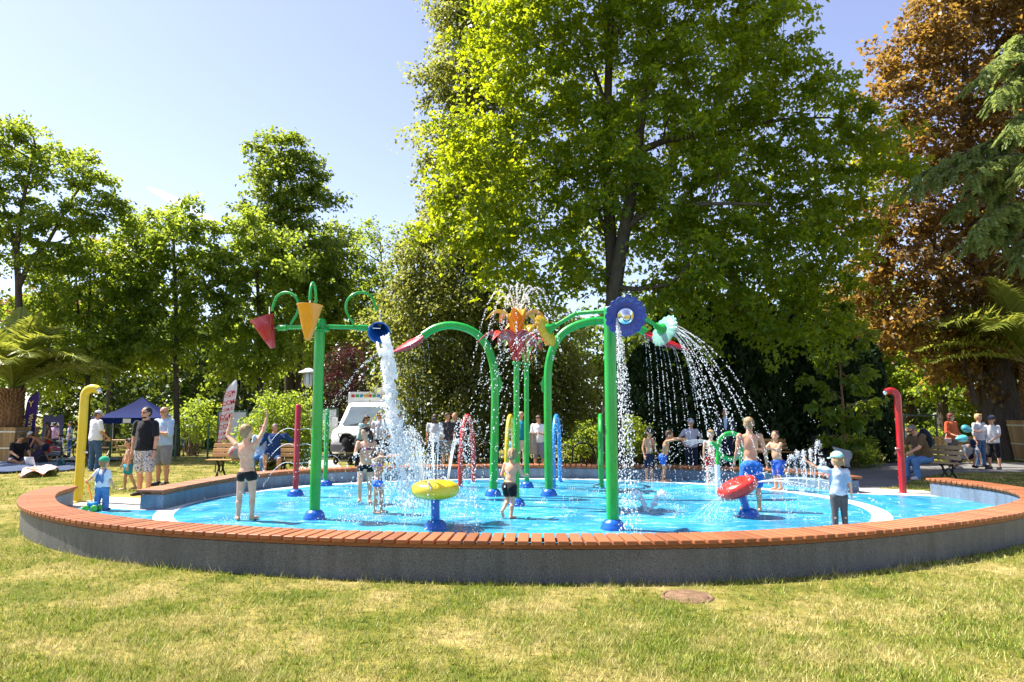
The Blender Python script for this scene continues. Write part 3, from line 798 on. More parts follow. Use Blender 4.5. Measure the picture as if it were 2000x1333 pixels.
# --- young tree in front of the hedge
yt = Vector((at(1648, 800, 21.3).x, 21.3, 0)); Dy = yt.y
root = thing('young_tree', 'slim young tree with sparse fresh leaves in front of the dark hedge', 'tree', (yt.x, yt.y, gz(yt.x, yt.y)))
stem = catmull([(yt.x, yt.y, 0.05), at(1647, 800, Dy), at(1640, 700, Dy), at(1645, 600, Dy)], 8)
br = []; TR2 = np.random.RandomState(5)
ends = []
for k, (sx, sy, ex_, ey_) in enumerate([(1646, 850, 1700, 800), (1646, 862, 1608, 850), (1647, 830, 1600, 790), (1645, 800, 1712, 780), (1644, 780, 1585, 740), (1642, 760, 1700, 720), (1641, 740, 1600, 700), (1640, 720, 1706, 650), (1641, 700, 1640, 690), (1642, 680, 1620, 640), (1643, 660, 1670, 640), (1644, 640, 1640, 600), (1645, 630, 1655, 595), (1647, 872, 1690, 860), (1647, 880, 1628, 868), (1646, 815, 1672, 825), (1645, 790, 1620, 812), (1644, 730, 1680, 760)]):
    d = TR2.uniform(-0.7, 0.7); a, e = at(sx, sy, Dy), at(ex_, ey_, Dy + d)
    p = [a, a.lerp(e, .5) + Vector((0, 0, .08)), e]; br.append((p, [0.016, 0.011, 0.005]))
    for t in (0.35, 0.6, 0.8, 1.0): ends.append(tuple(a.lerp(e, t)))
mb = MB(); mb.tube(stem, [0.055 * (1 - 0.75 * i / (len(stem) - 1)) for i in range(len(stem))], 8, caps=False)
for p, r in br: mb.tube(p, r, 5, caps=False)
mb.build('trunk', BARK_Y, root)
foliage('crown', np.array(ends), 0.24, 16, 0.20, L_LIGHT, root, droop=0.5, flat=0.5, lobes=3, asp=0.42, twigs=4)

# --- conifer branches hanging in from the right
cb = at(2075, 800, 17.5)
root = thing('conifer_tree', 'drooping blue-green conifer boughs reaching in from the right edge', 'tree', (cb.x, 17.5, gz(cb.x, 17.5)))
tubes = [([Vector((cb.x, 17.5, 0)), Vector((cb.x, 17.5, 4)), Vector((cb.x + .1, 17.5, 8)), Vector((cb.x + .1, 17.5, 12.5))], [0.24, 0.2, 0.13, 0.04])]
PP, AA, NN = [], [], []
for (ex_, ey_, dd) in [(1915, 150, 0), (1940, 190, -.6), (1960, 120, .6), (1800, 360, 0), (1850, 330, .6), (1900, 345, -.5), (1880, 400, 0), (1950, 380, .7), (1790, 345, .3), (1900, 470, -.6), (1960, 450, .2), (1990, 500, -.8), (1980, 250, -1), (2010, 330, -1.2), (1910, 440, -1), (1950, 300, .5), (2000, 170, .5)]:
    e = at(ex_, ey_, 17.0 + dd); s = Vector((cb.x, 17.5, e.z + 0.5 + 0.10 * (cb.x - e.x)))
    P = [s.lerp(e, t) + Vector((0, 0, 0.35 * math.sin(math.pi * t) - 0.0 * t)) for t in np.linspace(0, 1, 9)]
    tubes.append((P, [0.05 * (1 - .85 * t) for t in np.linspace(0, 1, 9)]))
    for i in range(3, 9):
        for k in range(7):
            p = P[i] + Vector(TR.randn(3) * 0.05); fwd = (P[min(i + 1, 8)] - P[i - 1]).normalized()
            sd = Vector((fwd.y, -fwd.x, 0)).normalized() * (1 if k % 2 else -1)
            d = (fwd * 0.8 + sd * TR.uniform(.3, 1.0) + Vector((0, 0, TR.uniform(-.9, .05)))).normalized(); ln = TR.uniform(.25, .6)
            for t in np.linspace(0.05, 1, 20):
                q = p + d * ln * t + Vector((0, 0, -0.12 * t * t)); nd = TR.randn(3) * .5
                for sg in (-1, 1):
                    sv = d.cross(Vector((0, 0, 1))).normalized() * sg
                    PP.append(q); AA.append(d * 0.8 + sv * 0.9 + Vector(nd * .4) - Vector((0, 0, .25))); NN.append(Vector((nd[0], nd[1], 1)))
branch_object(tubes, BARK, root, .2)
PP, AA, NN = np.array(PP), np.array(AA), np.array(NN); LL = 0.085 + 0.07 * TR.rand(len(PP))
leaf_object('crown', PP, AA, NN, LL, LL * 0.2, L_YEW, root)

# --- dark clipped conifer hedge
hc = at(1470, 860, 25)
root = thing('hedge', 'tall very dark conifer hedge behind the man in the suit', 'hedge', (hc.x, 25, 0.08))
P = []; N = 60000
cols_h = [(px, 24.8 + 0.5 * math.sin(px), h) for px, h in [(1255, 3.9), (1300, 5.2), (1348, 5.9), (1400, 5.5), (1450, 6.2), (1500, 5.6), (1552, 6.0), (1600, 5.2), (1650, 4.9), (1697, 4.3)]]
for px, D, h in cols_h:
    n = 5200; x0 = at(px, 800, D).x
    t = TR.rand(n) ** 0.9; a = TR.rand(n) * 6.283
    r = 0.80 * np.sqrt(np.maximum(0.015, 1 - t ** 1.7)) * (0.75 + 0.3 * TR.rand(n)) * (1 + .15 * np.sin(a * 5 + t * 20))
    P.append(np.stack([x0 + r * np.cos(a), D + r * np.sin(a), 0.05 + t * h], 1))
P = np.concatenate(P); n = len(P)
A = TR.randn(n, 3) * .5; A[:, 2] += 1.0; A[:, 1] -= .3; NN = TR.randn(n, 3); NN[:, 1] -= 1.0
leaf_object('foliage', P, A, NN, 0.14 + 0.16 * TR.rand(n), 0.035 + 0.035 * TR.rand(n), L_HEDGE, root)
mb = MB()
for px, D, h in cols_h: mb.tube([Vector((at(px, 800, D).x, D, 0)), Vector((at(px, 800, D).x, D, h * .9))], [0.30, 0.05], 7)
mb.build('stems', BARK, root)

# --- shrubs
def shrub(name, label, D, es, mat, spacing, rad, per, leaf, cat='shrub', **kw):
    env = env_px(D, *es); c = at(es[0][0], 800, D)
    root = thing(name, label, cat, (c.x, D, gz(c.x, D)))
    cl = sample_env(env, spacing, 1500, 0.7)
    mb = MB()
    for p in cl:
        b0 = Vector((c.x + TR.uniform(-.25, .25), D + TR.uniform(-.2, .2), gz(c.x, D) - .03))
        q = Vector(p); mb.tube([b0, b0.lerp(q, .5) + Vector((0, 0, .15)), q], [0.018, 0.012, 0.004], 4, caps=False)
    mb.build('stems', BARK_Y, root)
    foliage('foliage', cl, rad, per, leaf, mat, root, **kw); return root
shrub('mock_orange_shrub', 'leafy bright green shrub behind the couple on the bench', 20.8, [(535, 835, 50, 42), (508, 850, 30, 38), (575, 850, 40, 45), (545, 795, 35, 25), (530, 880, 60, 25), (585, 800, 18, 28)], L_LIGHT, 0.34, 0.36, 110, 0.085, droop=.3)
shrub('plum_tree', 'dark purple-leaved plum tree beside the lamp post and van', 28.5, [(660, 735, 40, 38), (680, 700, 30, 25), (640, 790, 45, 45), (690, 760, 38, 35), (640, 840, 40, 45), (700, 800, 30, 30), (655, 870, 30, 25)], L_PLUM, 0.5, 0.5, 130, 0.10, cat='tree', droop=.2)
shrub('shrub', 'low yellow-green shrub at the foot of the big maple', 22.6, [(1150, 850, 26, 22), (1165, 870, 25, 20), (1130, 865, 20, 22)], L_LIGHT, 0.3, 0.32, 90, 0.08)
shrub('shrub', 'small yellow-green shrub right of the maple trunk', 22.8, [(1228, 845, 26, 26), (1245, 870, 25, 20), (1215, 870, 20, 20)], L_LIGHT, 0.3, 0.32, 90, 0.08)
shrub('shrub', 'dark low shrub under the slim young tree', 22.5, [(1650, 878, 30, 20), (1680, 885, 26, 14), (1610, 885, 20, 12)], L_DARK, 0.3, 0.3, 90, 0.08)
shrub('shrub', 'low green shrub behind the kneeling child under the right trees', 29, [(1745, 850, 40, 25), (1700, 855, 30, 22), (1790, 855, 26, 18)], L_GREEN, 0.45, 0.45, 90, 0.12)
shrub('shrub', 'leafy green bush behind the balloons, left of the thick trunk', 31, [(1890, 840, 40, 30), (1860, 860, 30, 22), (1915, 870, 20, 20)], L_GREEN, 0.45, 0.45, 90, 0.12)
shrub('shrub', 'bright bush between the blue tent and the white flag', 34, [(380, 810, 30, 28), (365, 840, 25, 20), (400, 835, 22, 18)], L_LIGHT, 0.5, 0.5, 80, 0.14)

# --- the wood beyond the lawn: one continuous mass
env = []
rw = np.random.RandomState(21)
for i in range(60):
    x = -34 + 68 * i / 59; D = 46 + 9 * rw.rand()
    top = 6.6 + 2.6 * rw.rand() + (2.0 if x > 6 else 0) + (1.5 if x < -24 else 0)
    for z in np.arange(0.6, top, 2.2): env.append((x + rw.randn() * .6, D + rw.randn() * 1.5, z + .3, 1.7, 1.5, 1.5))
cl = sample_env(env, 1.35, 6000, 0.95, rw)
wood = foliage('far_trees', cl, 1.7, 84, 0.40, L_WOOD, None, droop=.3, twigs=6)
tag(wood, 'far leafy wood closing the park behind everything', 'wood', kind='stuff')

# --- potted palms
M_PTRUNK = bark_mat('palm_trunk_bark', (0.23, 0.125, 0.06))
def palm(label, base, trunk_h, trunk_r, fronds, seed):
    rp_ = np.random.RandomState(seed); base = Vector(base)
    root = thing('palm_tree', label, 'palm tree', base)
    mb = MB(); mb.tube([base, base + Vector((0, 0, trunk_h * .5)), base + Vector((0, 0, trunk_h))], [trunk_r * .95, trunk_r * 1.05, trunk_r * .8], 14)
    for k in range(int(trunk_h / 0.075)):          # cut leaf bases in a spiral
        for j in range(9):
            a = 6.283 * (j / 9 + k * 0.5 / 9) + rp_.randn() * .06; z = 0.06 + k * 0.075
            d = Vector((math.cos(a), math.sin(a), 0)); p = base + d * trunk_r * .92 + Vector((0, 0, z))
            mb.caps(p, 0.05, p + d * 0.055 + Vector((0, 0, 0.07)), 0.028, 6)
    mb.build('trunk', M_PTRUNK, root)
    top = base + Vector((0, 0, trunk_h))
    for (az, el, ln, sag) in fronds:
        h = Vector((math.cos(az), math.sin(az), 0)); d0 = (h * math.cos(el) + Vector((0, 0, math.sin(el)))).normalized()
        pts = [top + d0 * ln * t + Vector((0, 0, -sag * ln * t ** 2.2)) + h * 0.18 * ln * t ** 2 * sag for t in np.linspace(0, 1, 15)]
        mb = MB(); mb.tube(pts, [0.05 * (1 - .8 * t) + .006 for t in np.linspace(0, 1, 15)], 5)
        V, Q = [], []
        fine = resample(pts, n=72)
        for i in range(9, 72):
            t = i / 71; p = fine[i]; tg = (fine[min(i + 1, 71)] - fine[i - 1]).normalized()
            sd = tg.cross(Vector((0, 0, 1))); sd = sd.normalized() if sd.length > .05 else Vector((h.y, -h.x, 0)); up_ = sd.cross(tg)
            L_ = ln * 0.27 * (math.sin(math.pi * min(1, t * .85 + .14)) ** .7) * rp_.uniform(.85, 1.1)
            for sg in (-1, 1):
                d = (sd * sg * 0.85 + tg * 0.65 + up_ * rp_.uniform(.0, .45)).normalized()
                tip = p + d * L_ + Vector((0, 0, -L_ * rp_.uniform(.1, .35))); mid = p + d * L_ * .5; w = up_.cross(d).normalized() * 0.026
                mb.add([p - w * .7, mid - w, tip, mid + w, p + w * .7], [(0, 1, 3, 4), (1, 2, 3)], 0, False)
        mb.build('frond', L_PALM, root)
    return root
M_PLWOOD = wood_mat('planter_board', (0.40, 0.26, 0.13), (20, 20, 2), 0.3, 0.7)
M_BAND = plain('galvanised_band', (0.55, 0.56, 0.57), 0.4, 0.5, 0.8)
def planter(label, c, w, wt, h):
    c = Vector(c); root = thing('wooden_planter', label, 'planter', c)
    n = 12
    for side in range(4):
        rot = Matrix.Rotation(side * math.pi / 2, 3, 'Z')
        for i in range(n):
            u0, u1 = (i + .03) / n - .5, (i + .97) / n - .5
            bz, tz = 0.02, h
            pts = [Vector((u0 * w, -w / 2, bz)), Vector((u1 * w, -w / 2, bz)), Vector((u1 * wt, -wt / 2, tz)), Vector((u0 * wt, -wt / 2, tz))]
            mb = MB(); mb.prism([c + rot @ p for p in pts], rot @ Vector((0, 0.028, 0))); mb.build('board', M_PLWOOD, root)
    for z in (0.06, h * .43, h * .88):
        ww = w + (wt - w) * z / h + .012; mb = MB()
        for side in range(4):
            rot = Matrix.Rotation(side * math.pi / 2, 3, 'Z'); mb.box(c + rot @ Vector((0, -ww / 2 - .002, z)), (ww + .01, .008, .045), rot)
        mb.build('metal_band', M_BAND, root)
    mb = MB(); mb.box(c + Vector((0, 0, h - .1)), (wt - .1, wt - .1, .04)); mb.build('soil', plain('potting_soil', (.05, .035, .025), .95), root)
    return root
pl = gp(-8, 906); planter('square plank planter with metal bands holding the left palm', (pl.x, pl.y + .55, 0.08), 0.95, 1.25, 1.22)
fr_l = [(R(a), R(e), l * 1.5, s * .85) for a, e, l, s in [(0, 62, 2.5, .75), (20, 40, 2.6, .55), (-15, 48, 2.7, .62), (-30, 75, 2.3, .3), (50, 70, 2.4, .35), (90, 60, 2.5, .6), (120, 80, 2.4, .2), (-80, 65, 2.2, .6), (-60, 45, 2.3, .6), (160, 70, 2.4, .5), (200, 55, 2.4, .6), (-110, 75, 2.2, .4), (10, 80, 2.3, .25), (30, 56, 2.8, .8), (-5, 30, 2.3, .35), (75, 45, 2.4, .6), (-45, 58, 2.5, .7), (240, 60, 2.2, .6), (5, 52, 2.2, .45), (140, 50, 2.3, .6), (-25, 64, 2.6, .55), (0, 72, 2.7, .5)]]
palm('potted date palm with arching feathery fronds at the left edge', (pl.x, pl.y + .55, 1.08), 1.55, 0.33, fr_l, 1)
pr = gp(2008, 902); planter('tall plank planter at the right edge of the picture', (pr.x + .35, pr.y, 0.08), 0.95, 1.2, 1.45)
fr_r = [(R(a), R(e), l * 1.72, s) for a, e, l, s in [(180, 60, 2.8, .55), (170, 40, 2.9, .35), (195, 48, 2.9, .5), (185, 26, 2.6, .35), (200, 70, 2.7, .3), (160, 68, 2.7, .5), (215, 55, 2.6, .6), (150, 50, 2.6, .5), (240, 60, 2.5, .6), (120, 65, 2.5, .5), (90, 70, 2.4, .4), (0, 60, 2.4, .6), (-60, 60, 2.4, .6), (190, 14, 2.3, .25), (175, 52, 2.4, .7)]]
palm('palm with long grey-green fronds leaning in from the right edge', (pr.x + .35, pr.y, 1.35), 2.2, 0.3, fr_r, 2)
# ------------------------------------------------------------------ water play equipment
P_GREEN = paint('glossy_green_paint', (0.003, 0.33, 0.035))
P_RED = paint('glossy_red_paint', (0.42, 0.008, 0.016))
P_REDB = paint('bright_red_paint', (0.55, 0.022, 0.012))
P_YEL = paint('glossy_yellow_paint', (0.72, 0.50, 0.012))
P_ORANGE = paint('amber_paint', (0.75, 0.30, 0.012))
P_BLUE = paint('glossy_blue_paint', (0.006, 0.10, 0.42))
P_NAVY = paint('deep_blue_paint', (0.010, 0.055, 0.42))
P_LBLUE = paint('light_blue_paint', (0.02, 0.25, 0.62))
P_LIME = paint('lime_paint', (0.40, 0.55, 0.09))
P_WHITE = paint('white_paint', (0.70, 0.76, 0.78))
P_BLACK = paint('black_print', (0.012, 0.012, 0.014))
m, nt, b = new_mat('translucent_mint')
b.inputs['Base Color'].default_value = (0.30, 0.62, 0.52, 1); b.inputs['Roughness'].default_value = 0.15
b.inputs['Transmission Weight'].default_value = 0.45; MATS['mint'] = P_MINT = m
P_SILV = plain('polished_steel', (0.75, 0.76, 0.78), 0.12, 0.5, 1.0, 0.05)

def dome(p, r, h, parent, mat=None):
    mb = MB(); prof = [(r * 1.04, -0.004), (r * 1.04, 0.02)]
    for i in range(1, 9):
        t = i / 8; rr = r * math.cos(t * math.pi / 2 * .82); z = 0.02 + h * math.sin(t * math.pi / 2)
        prof.append((rr * (1.0 if i % 2 else 0.955), z))
    prof.append((0.001, prof[-1][1] + .005)); mb.lathe(prof, 28, p)
    return mb.build('base_cover', mat or P_BLUE, parent)
def bend(P, k=8): return catmull(P, k)

# --- dumping bucket tree
B = gp(614, 1014); D = B.y
bt = thing('bucket_tree', 'green pole with three arms carrying red, yellow and blue tipping buckets', 'water feature', B)
ztop = at(624, 629, D).z; zarm = at(624, 638, D).z
mb = MB(); mb.tube([B, Vector((B.x, B.y, ztop))], 0.083, 20); mb.build('pole', P_GREEN, bt)
mb = MB(); mb.lathe([(0.084, -0.03), (0.15, -0.03), (0.15, -0.005), (0.085, -0.005)], 22, (B.x, B.y, zarm - .05)); mb.lathe([(.15, .002), (.15, .02), (.09, .022)], 22, (B.x, B.y, zarm - .05))
mb.lathe([(0.088, 0), (0.088, 0.1), (0.001, 0.1)], 18, (B.x, B.y, ztop - .06)); mb.build('flange', P_GREEN, bt)
dome(B, 0.165, 0.13, bt)
def bucket(c, axis, mat, name='bucket', r=0.19, h=0.52, face=False):
    """open cone; axis points from the tip to the mouth"""
    rot = Vector(axis).normalized().to_track_quat('Z', 'Y').to_matrix(); mb = MB()
    prof = [(0.03, -h * .62), (0.045, -h * .60), (0.105, -h * .22), (r * .93, h * .34), (r * 1.04, h * .38), (r * 1.05, h * .395), (r * .95, h * .4), (r * .88, h * .34), (0.09, -h * .2), (0.02, -h * .5)]
    mb.lathe(prof, 26, c, rot, close=True); o = mb.build(name, mat, bt)
    if face:      # printed eyes and smile marks
        mb = MB()
        for sx, z, w, hh in ((-.075, .10, .035, .03), (.075, .10, .035, .03), (-.07, .0, .025, .045), (.07, .0, .025, .045)):
            rr = 0.105 + (z + .22 * h) / (0.56 * h) * (r * .93 - 0.105)
            y = -math.sqrt(max(0, rr * rr - sx * sx)) - .004
            p = Vector(c) + rot @ Vector((sx, y, z)); mb.ell(p, (w * .5, .006, hh * .5), rot, 8, 5)
        mb.build('printed_mark', P_BLACK, o)
        mb = MB(); mb.box(Vector(c) + rot @ Vector((-.01, -.155, .03)), (.04, .012, .09), rot); mb.build('sensor_plate', P_SILV, o)
    return o
arm_dirs = [Vector((0.09, -0.99, 0)), Vector((-0.97, 0.25, 0)), Vector((0.97, 0.25, 0))]
for k, d in enumerate(arm_dirs):
    d = d.normalized(); s = Vector((B.x, B.y, zarm)); L = 0.76
    mb = MB(); mb.tube([s + d * .06, s + d * L], 0.036, 12); mb.tube([s + d * (L - .17), s + d * L], 0.05, 14); mb.build('arm', P_GREEN, bt)
    pts = [s + d * a + Vector((0, 0, z)) for a, z in [(.53, .03), (.51, .09), (.43, .21), (.40, .33), (.43, .46), (.54, .56), (.69, .58), (.81, .51), (.87, .36), (.88, .28)]]
    mb = MB(); mb.tube(bend(pts, 5), 0.022, 10); mb.build('filling_spout', P_GREEN, bt)
    e = s + d * (L + .13)
    mb = MB(); mb.tube([s + d * L, s + d * (L + .2)], 0.014, 8); mb.build('pivot', P_SILV, bt)
    if k == 0: bucket(e + Vector((0, 0, 0.0)), (0.02, 0.05, 1), P_ORANGE, face=True)
    if k == 1: bucket(e + Vector((-.07, -.03, -.03)), (-0.38, -0.1, 1), P_RED)
    if k == 2: bucket(e + Vector((.06, 0, -.02)), (0.12, -0.93, -0.42), P_BLUE, r=0.175, h=.46)

# --- three-flower shower
B = gp(1197, 1034); D = B.y
ft = thing('flower_shower', 'green pole with yellow, blue and mint flower-shaped spray heads', 'water feature', B)
ztop = at(1197, 602, D).z
mb = MB(); mb.tube([B, Vector((B.x, B.y, ztop - .02))], 0.089, 20); mb.build('pole', P_GREEN, ft)
mb = MB(); mb.lathe([(.092, 0), (.092, .05), (.06, .07), (.001, .075)], 18, (B.x, B.y, ztop - .05)); mb.build('pole_cap', P_GREEN, ft)
dome(B, 0.17, 0.13, ft)
def flower_head(c, n, r, mat, rim, hubmat, label):
    n = Vector(n).normalized(); rot = n.to_track_quat('Z', 'Y').to_matrix()
    N = 120; petals = 16; mb = MB(); Vv = []
    rings = [0.0, .35, .7, .93, 1.0]
    for ri, q in enumerate(rings):
        for j in range(N):
            a = 2 * math.pi * j / N; rr = r * q * (1 + 0.10 * abs(math.cos(petals / 2 * a)) * q - .06 * q) + 1e-4
            Vv.append(Vector(c) + rot @ Vector((rr * math.cos(a), rr * math.sin(a), 0.05 * q ** 3 - .02)))
    Fc = [(i * N + j, i * N + (j + 1) % N, (i + 1) * N + (j + 1) % N, (i + 1) * N + j) for i in range(len(rings) - 1) for j in range(N)]
    mb.add(Vv, Fc); o = mb.build('flower_disc', mat, ft, solid=0.012); o['label'] = label
    # raised scalloped rim
    mb = MB(); pts = []
    for j in range(N + 1):
        a = 2 * math.pi * j / N; rr = r * (1 + 0.10 * abs(math.cos(petals / 2 * a)) - .06)
        pts.append(Vector(c) + rot @ Vector((rr * math.cos(a), rr * math.sin(a), .03)))
    mb.tube(pts, 0.009, 6, caps=False); mb.build('scalloped_rim', rim, o)
    mb = MB(); mb.lathe([(0.115, .0), (.115, .018), (.10, .03), (.05, .04), (.045, .09), (.03, .095), (.001, .096)], 24, c, rot); mb.build('nozzle_plate', P_SILV, o)
    mb = MB(); mb.lathe([(.001, -.16), (.05, -.16), (.055, -.06), (.09, -.05), (.09, -.02)], 20, c, rot); mb.build('hub', hubmat, o)
    return o
for (hx, hy), mat, rim, hm, r, lab in [((0.06, -1.0), P_NAVY, P_NAVY, P_GREEN, .262, 'deep blue flower disc facing the front'), ((-.87, .5), P_YEL, P_ORANGE, P_GREEN, .255, 'amber yellow flower disc facing left'), ((.87, .5), P_MINT, P_MINT, P_GREEN, .25, 'mint translucent flower disc facing right')]:
    h = Vector((hx, hy, 0)).normalized(); s = Vector((B.x, B.y, ztop - .04)); end = s + h * 0.90 + Vector((0, 0, -.17))
    nrm = (h * .9 + Vector((0, 0, -.36))).normalized(); c = end + nrm * 0.14
    mb = MB(); mb.tube(bend([s, s + h * .5 + Vector((0, 0, .0)), s + h * .56 + Vector((0, 0, -.01)), end], 4), 0.032, 10); mb.build('arm', P_GREEN, ft)
    flower_head(c, nrm, r, mat, rim, hm, lab)

# --- arching leaf poles
def leaf_arch(label, base, path, leaf_from, leaf_to, w, fin_side):
    B = gp(*base); D = B.y; root = thing('leaf_arch', label, 'water feature', B); dome(B, 0.165, 0.13, root)
    P = [B] + [at(px, py, D) for px, py in path]
    mb = MB(); mb.tube(resample(bend(P, 8), .07), 0.083, 16); mb.build('arched_pole', P_GREEN, root)
    # little green leaf fin on the pole
    f = at(path[0][0] + fin_side * 7, 752, D); out = [Vector((f.x + fin_side * 0.085 * math.sin(math.pi * t) ** .8 * (1 + .18 * math.sin(t * 18)), f.y - .01, f.z + .21 * (1 - 2 * t))) for t in np.linspace(0, 1, 18)]
    mb = MB(); mb.prism(out, (0, .02, 0)); mb.build('leaf_fin', P_GREEN, root)
    a, e = at(*leaf_from, D), at(*leaf_to, D); ax = (e - a).normalized(); side = Vector((0, 1, 0)); n = 16; grid = []
    for i in range(n + 1):
        t = i / n; ww = w * (math.sin(math.pi * t ** .75) ** .8) + .01
        c = a.lerp(e, t) + Vector((0, 0, .05 * math.sin(math.pi * t)))
        grid.append([c + side * ww * u + Vector((0, 0, -abs(u) * ww * .75)) for u in (-1, -.66, -.33, 0, .33, .66, 1)])
    mb = MB(); mb.sheet(grid); lf = mb.build('leaf', P_RED, root, solid=.012)
    mb = MB(); mb.tube([a - ax * .1, a.lerp(e, .5) + Vector((0, 0, -.0)), a.lerp(e, .93)], [.05, .03, .012], 8); mb.build('leaf_rib', P_RED, lf)
    return root
leaf_arch('left green arching pole that ends in a drooping red leaf', (963, 969), [(966, 860), (967, 760), (963, 712), (948, 672), (922, 647), (885, 636), (852, 641), (826, 656)], (832, 652), (766, 688), .21, 1)
leaf_arch('right green arching pole with a red leaf hanging over the drops', (1072, 969), [(1071, 860), (1070, 760), (1072, 712), (1084, 672), (1108, 645), (1150, 629), (1200, 628), (1235, 637), (1262, 650)], (1252, 645), (1345, 684), .20, -1)

# --- tulip fountains
def tulip(label, base, topy, r, sets):
    B = gp(*base); D = B.y; root = thing('tulip_fountain', label, 'water feature', B); dome(B, 0.15, 0.12, root)
    zt = at(base[0], topy, D).z
    mb = MB(); mb.tube([B, Vector((B.x, B.y, zt))], r, 16); mb.build('pole', P_GREEN, root)
    for (z0, prof, hw, angs, mats) in sets:
        mb = MB(); mb.lathe([(r * 1.02, -.05), (r * 1.5, -.04), (r * 1.5, 0), (r, .01)], 16, (B.x, B.y, zt + z0)); mb.build('collar', P_GREEN, root)
        prof = bend([(a, c, 0) for a, c in prof], 5); nn = len(prof)
        for k, a in enumerate(angs):
            a = R(a); h = Vector((math.cos(a), math.sin(a), 0)); sd = Vector((-h.y, h.x, 0)); grid = []
            for i, p in enumerate(prof):
                t = i / (nn - 1); w = hw * (.32 + .68 * math.sin(math.pi * min(1, .12 + t * .78)) ** 1.1)
                if t > .72: w *= max(.04, 1 - ((t - .72) / .28) ** 1.6)
                if t < .18: w *= .5 + .5 * t / .18
                q = prof[min(i + 1, nn - 1)] - prof[max(i - 1, 0)]; nr = (h * -q.y + Vector((0, 0, q.x))).normalized()
                c = Vector((B.x, B.y, zt + z0)) + h * p.x + Vector((0, 0, p.y))
                grid.append([c + sd * w * u + nr * (u * u) * w * .38 for u in (-1, -.6, -.2, .2, .6, 1)])
            mb = MB(); mb.sheet(grid); mb.build('petal', mats[k % len(mats)], root, solid=.008)
    return root
UPP = [(.05, 0), (.06, .22), (.11, .42), (.23, .57), (.40, .60), (.57, .47)]
OUTP = [(.05, 0), (.08, .18), (.17, .37), (.33, .48), (.53, .48), (.74, .33)]
tulip('front tulip fountain with amber petals over red petals', (1009, 988), 672, .053, [(-.03, UPP, .14, [-80, 178, 8, 125, 50], [P_ORANGE, P_YEL, P_ORANGE]), (-.33, OUTP, .135, [192, -18, -62, -125, 60, 120], [P_RED, P_REDB])])
tulip('rear tulip fountain with red and lime petals behind the amber one', (1029, 953), 688, .056, [(.02, UPP, .15, [-5, 40, 100, 160, 215], [P_YEL, P_REDB]), (-.25, OUTP, .15, [0, -50, 178, 230, 60, 120], [P_LIME, P_REDB, P_LIME])])

# --- tunnel of hoops
def hoop(label, near, far, topy, r, mat):
    A, C = gp(*near), gp(*far); root = thing('spray_hoop', label, 'water feature', A)
    D = A.lerp(C, .35).y; zt = at((near[0] + far[0]) / 2, topy, D).z; P = []
    for i in range(33):
        u = -1 + 2 * i / 32; s = math.copysign(abs(u) ** 1.0, u); a = math.pi * (1 - (u + 1) / 2)
        c = A.lerp(C, .5 - .5 * math.cos(math.pi * (u + 1) / 2) ** 1 if True else 0)
        P.append(Vector((c.x, c.y, FLOOR - .01 + (zt - FLOOR) * math.sin(math.pi * (u + 1) / 2) ** .72)))
    mb = MB(); mb.tube(resample(P, n=48), r, 14); mb.build('pipe', mat, root)
    for q in (A, C):
        mb = MB(); mb.lathe([(r * 1.5, -.002), (r * 1.5, .012), (r * 1.05, .02)], 16, q); mb.build('foot_flange', P_BLUE, root)
    return root
hoop('red hoop pipe, leftmost in the row of four hoops', (899, 951), (925, 942), 812, .055, P_REDB)
hoop('yellow hoop pipe, second in the row of four hoops', (989, 952), (1004, 942), 812, .052, P_YEL)
hoop('blue hoop pipe between the right arching pole and the green hoop', (1081, 953), (1094, 942), 812, .052, P_LBLUE)
hoop('green hoop pipe seen edge-on, rightmost in the row of four hoops', (1175, 954), (1173, 942), 811, .052, P_GREEN)

# --- straight spray posts
def post(label, base, topy, r, mat):
    B = gp(*base); root = thing('spray_post', label, 'water feature', B); dome(B, .16, .12, root)
    zt = at(base[0], topy, B.y).z; h = zt - B.z
    mb = MB(); mb.lathe([(r, 0), (r, h - .02), (r * .8, h - .004), (.001, h)], 18, B); mb.build('pole', mat, root)
    mb = MB()
    for z in (.35, .55, .72):
        for a in (0, math.pi, -1.2): mb.tube([B + Vector((math.cos(a) * r * .9, math.sin(a) * r * .9, h * z)), B + Vector((math.cos(a) * r * 1.15, math.sin(a) * r * 1.15, h * z))], .012, 8)
    mb.build('nozzle_ring', P_SILV, root); return root
post('red straight spray post on a blue base at the left', (577, 969), 790, .056, P_RED)
post('thin green straight spray post near the back wall, left of the falling water', (635, 949), 800, .052, P_GREEN)

# --- spinner cushions
def spinner(label, base, c, half, thick, tilt, mat, post_mat, top):
    B = gp(*base); D = B.y; root = thing('spinner_seat', label, 'water feature', B); dome(B, .165, .11, root)
    C = at(c[0], c[1], D); T = at(top[0], top[1], D)
    rot = Matrix.Rotation(tilt, 3, 'Y')
    mb = MB(); mb.tube([B, T], .062, 16); mb.lathe([(.06, -.03), (.12, -.025), (.12, 0)], 18, C + rot @ Vector((0, 0, -thick * .9)), rot); mb.build('post', post_mat, root)
    prof = []
    for i in range(19):
        a = -math.pi / 2 + math.pi * i / 18
        prof.append((max(.001, half * math.copysign(abs(math.cos(a)) ** .62, math.cos(a))), thick * math.copysign(abs(math.sin(a)) ** .9, math.sin(a)) + (0.02 if a > 0 else 0)))
    mb = MB(); mb.lathe(prof, 36, C, rot); cu = mb.build('cushion', mat, root)
    for k in range(6):
        a = k * math.pi / 3 + .5; p = C + rot @ Vector((half * .62 * math.cos(a), half * .62 * math.sin(a), thick * .82))
        mb = MB(); mb.lathe([(.018, -.01), (.018, .02), (.008, .03), (.001, .03)], 10, p, rot); mb.build('nozzle', P_SILV, cu)
    return root
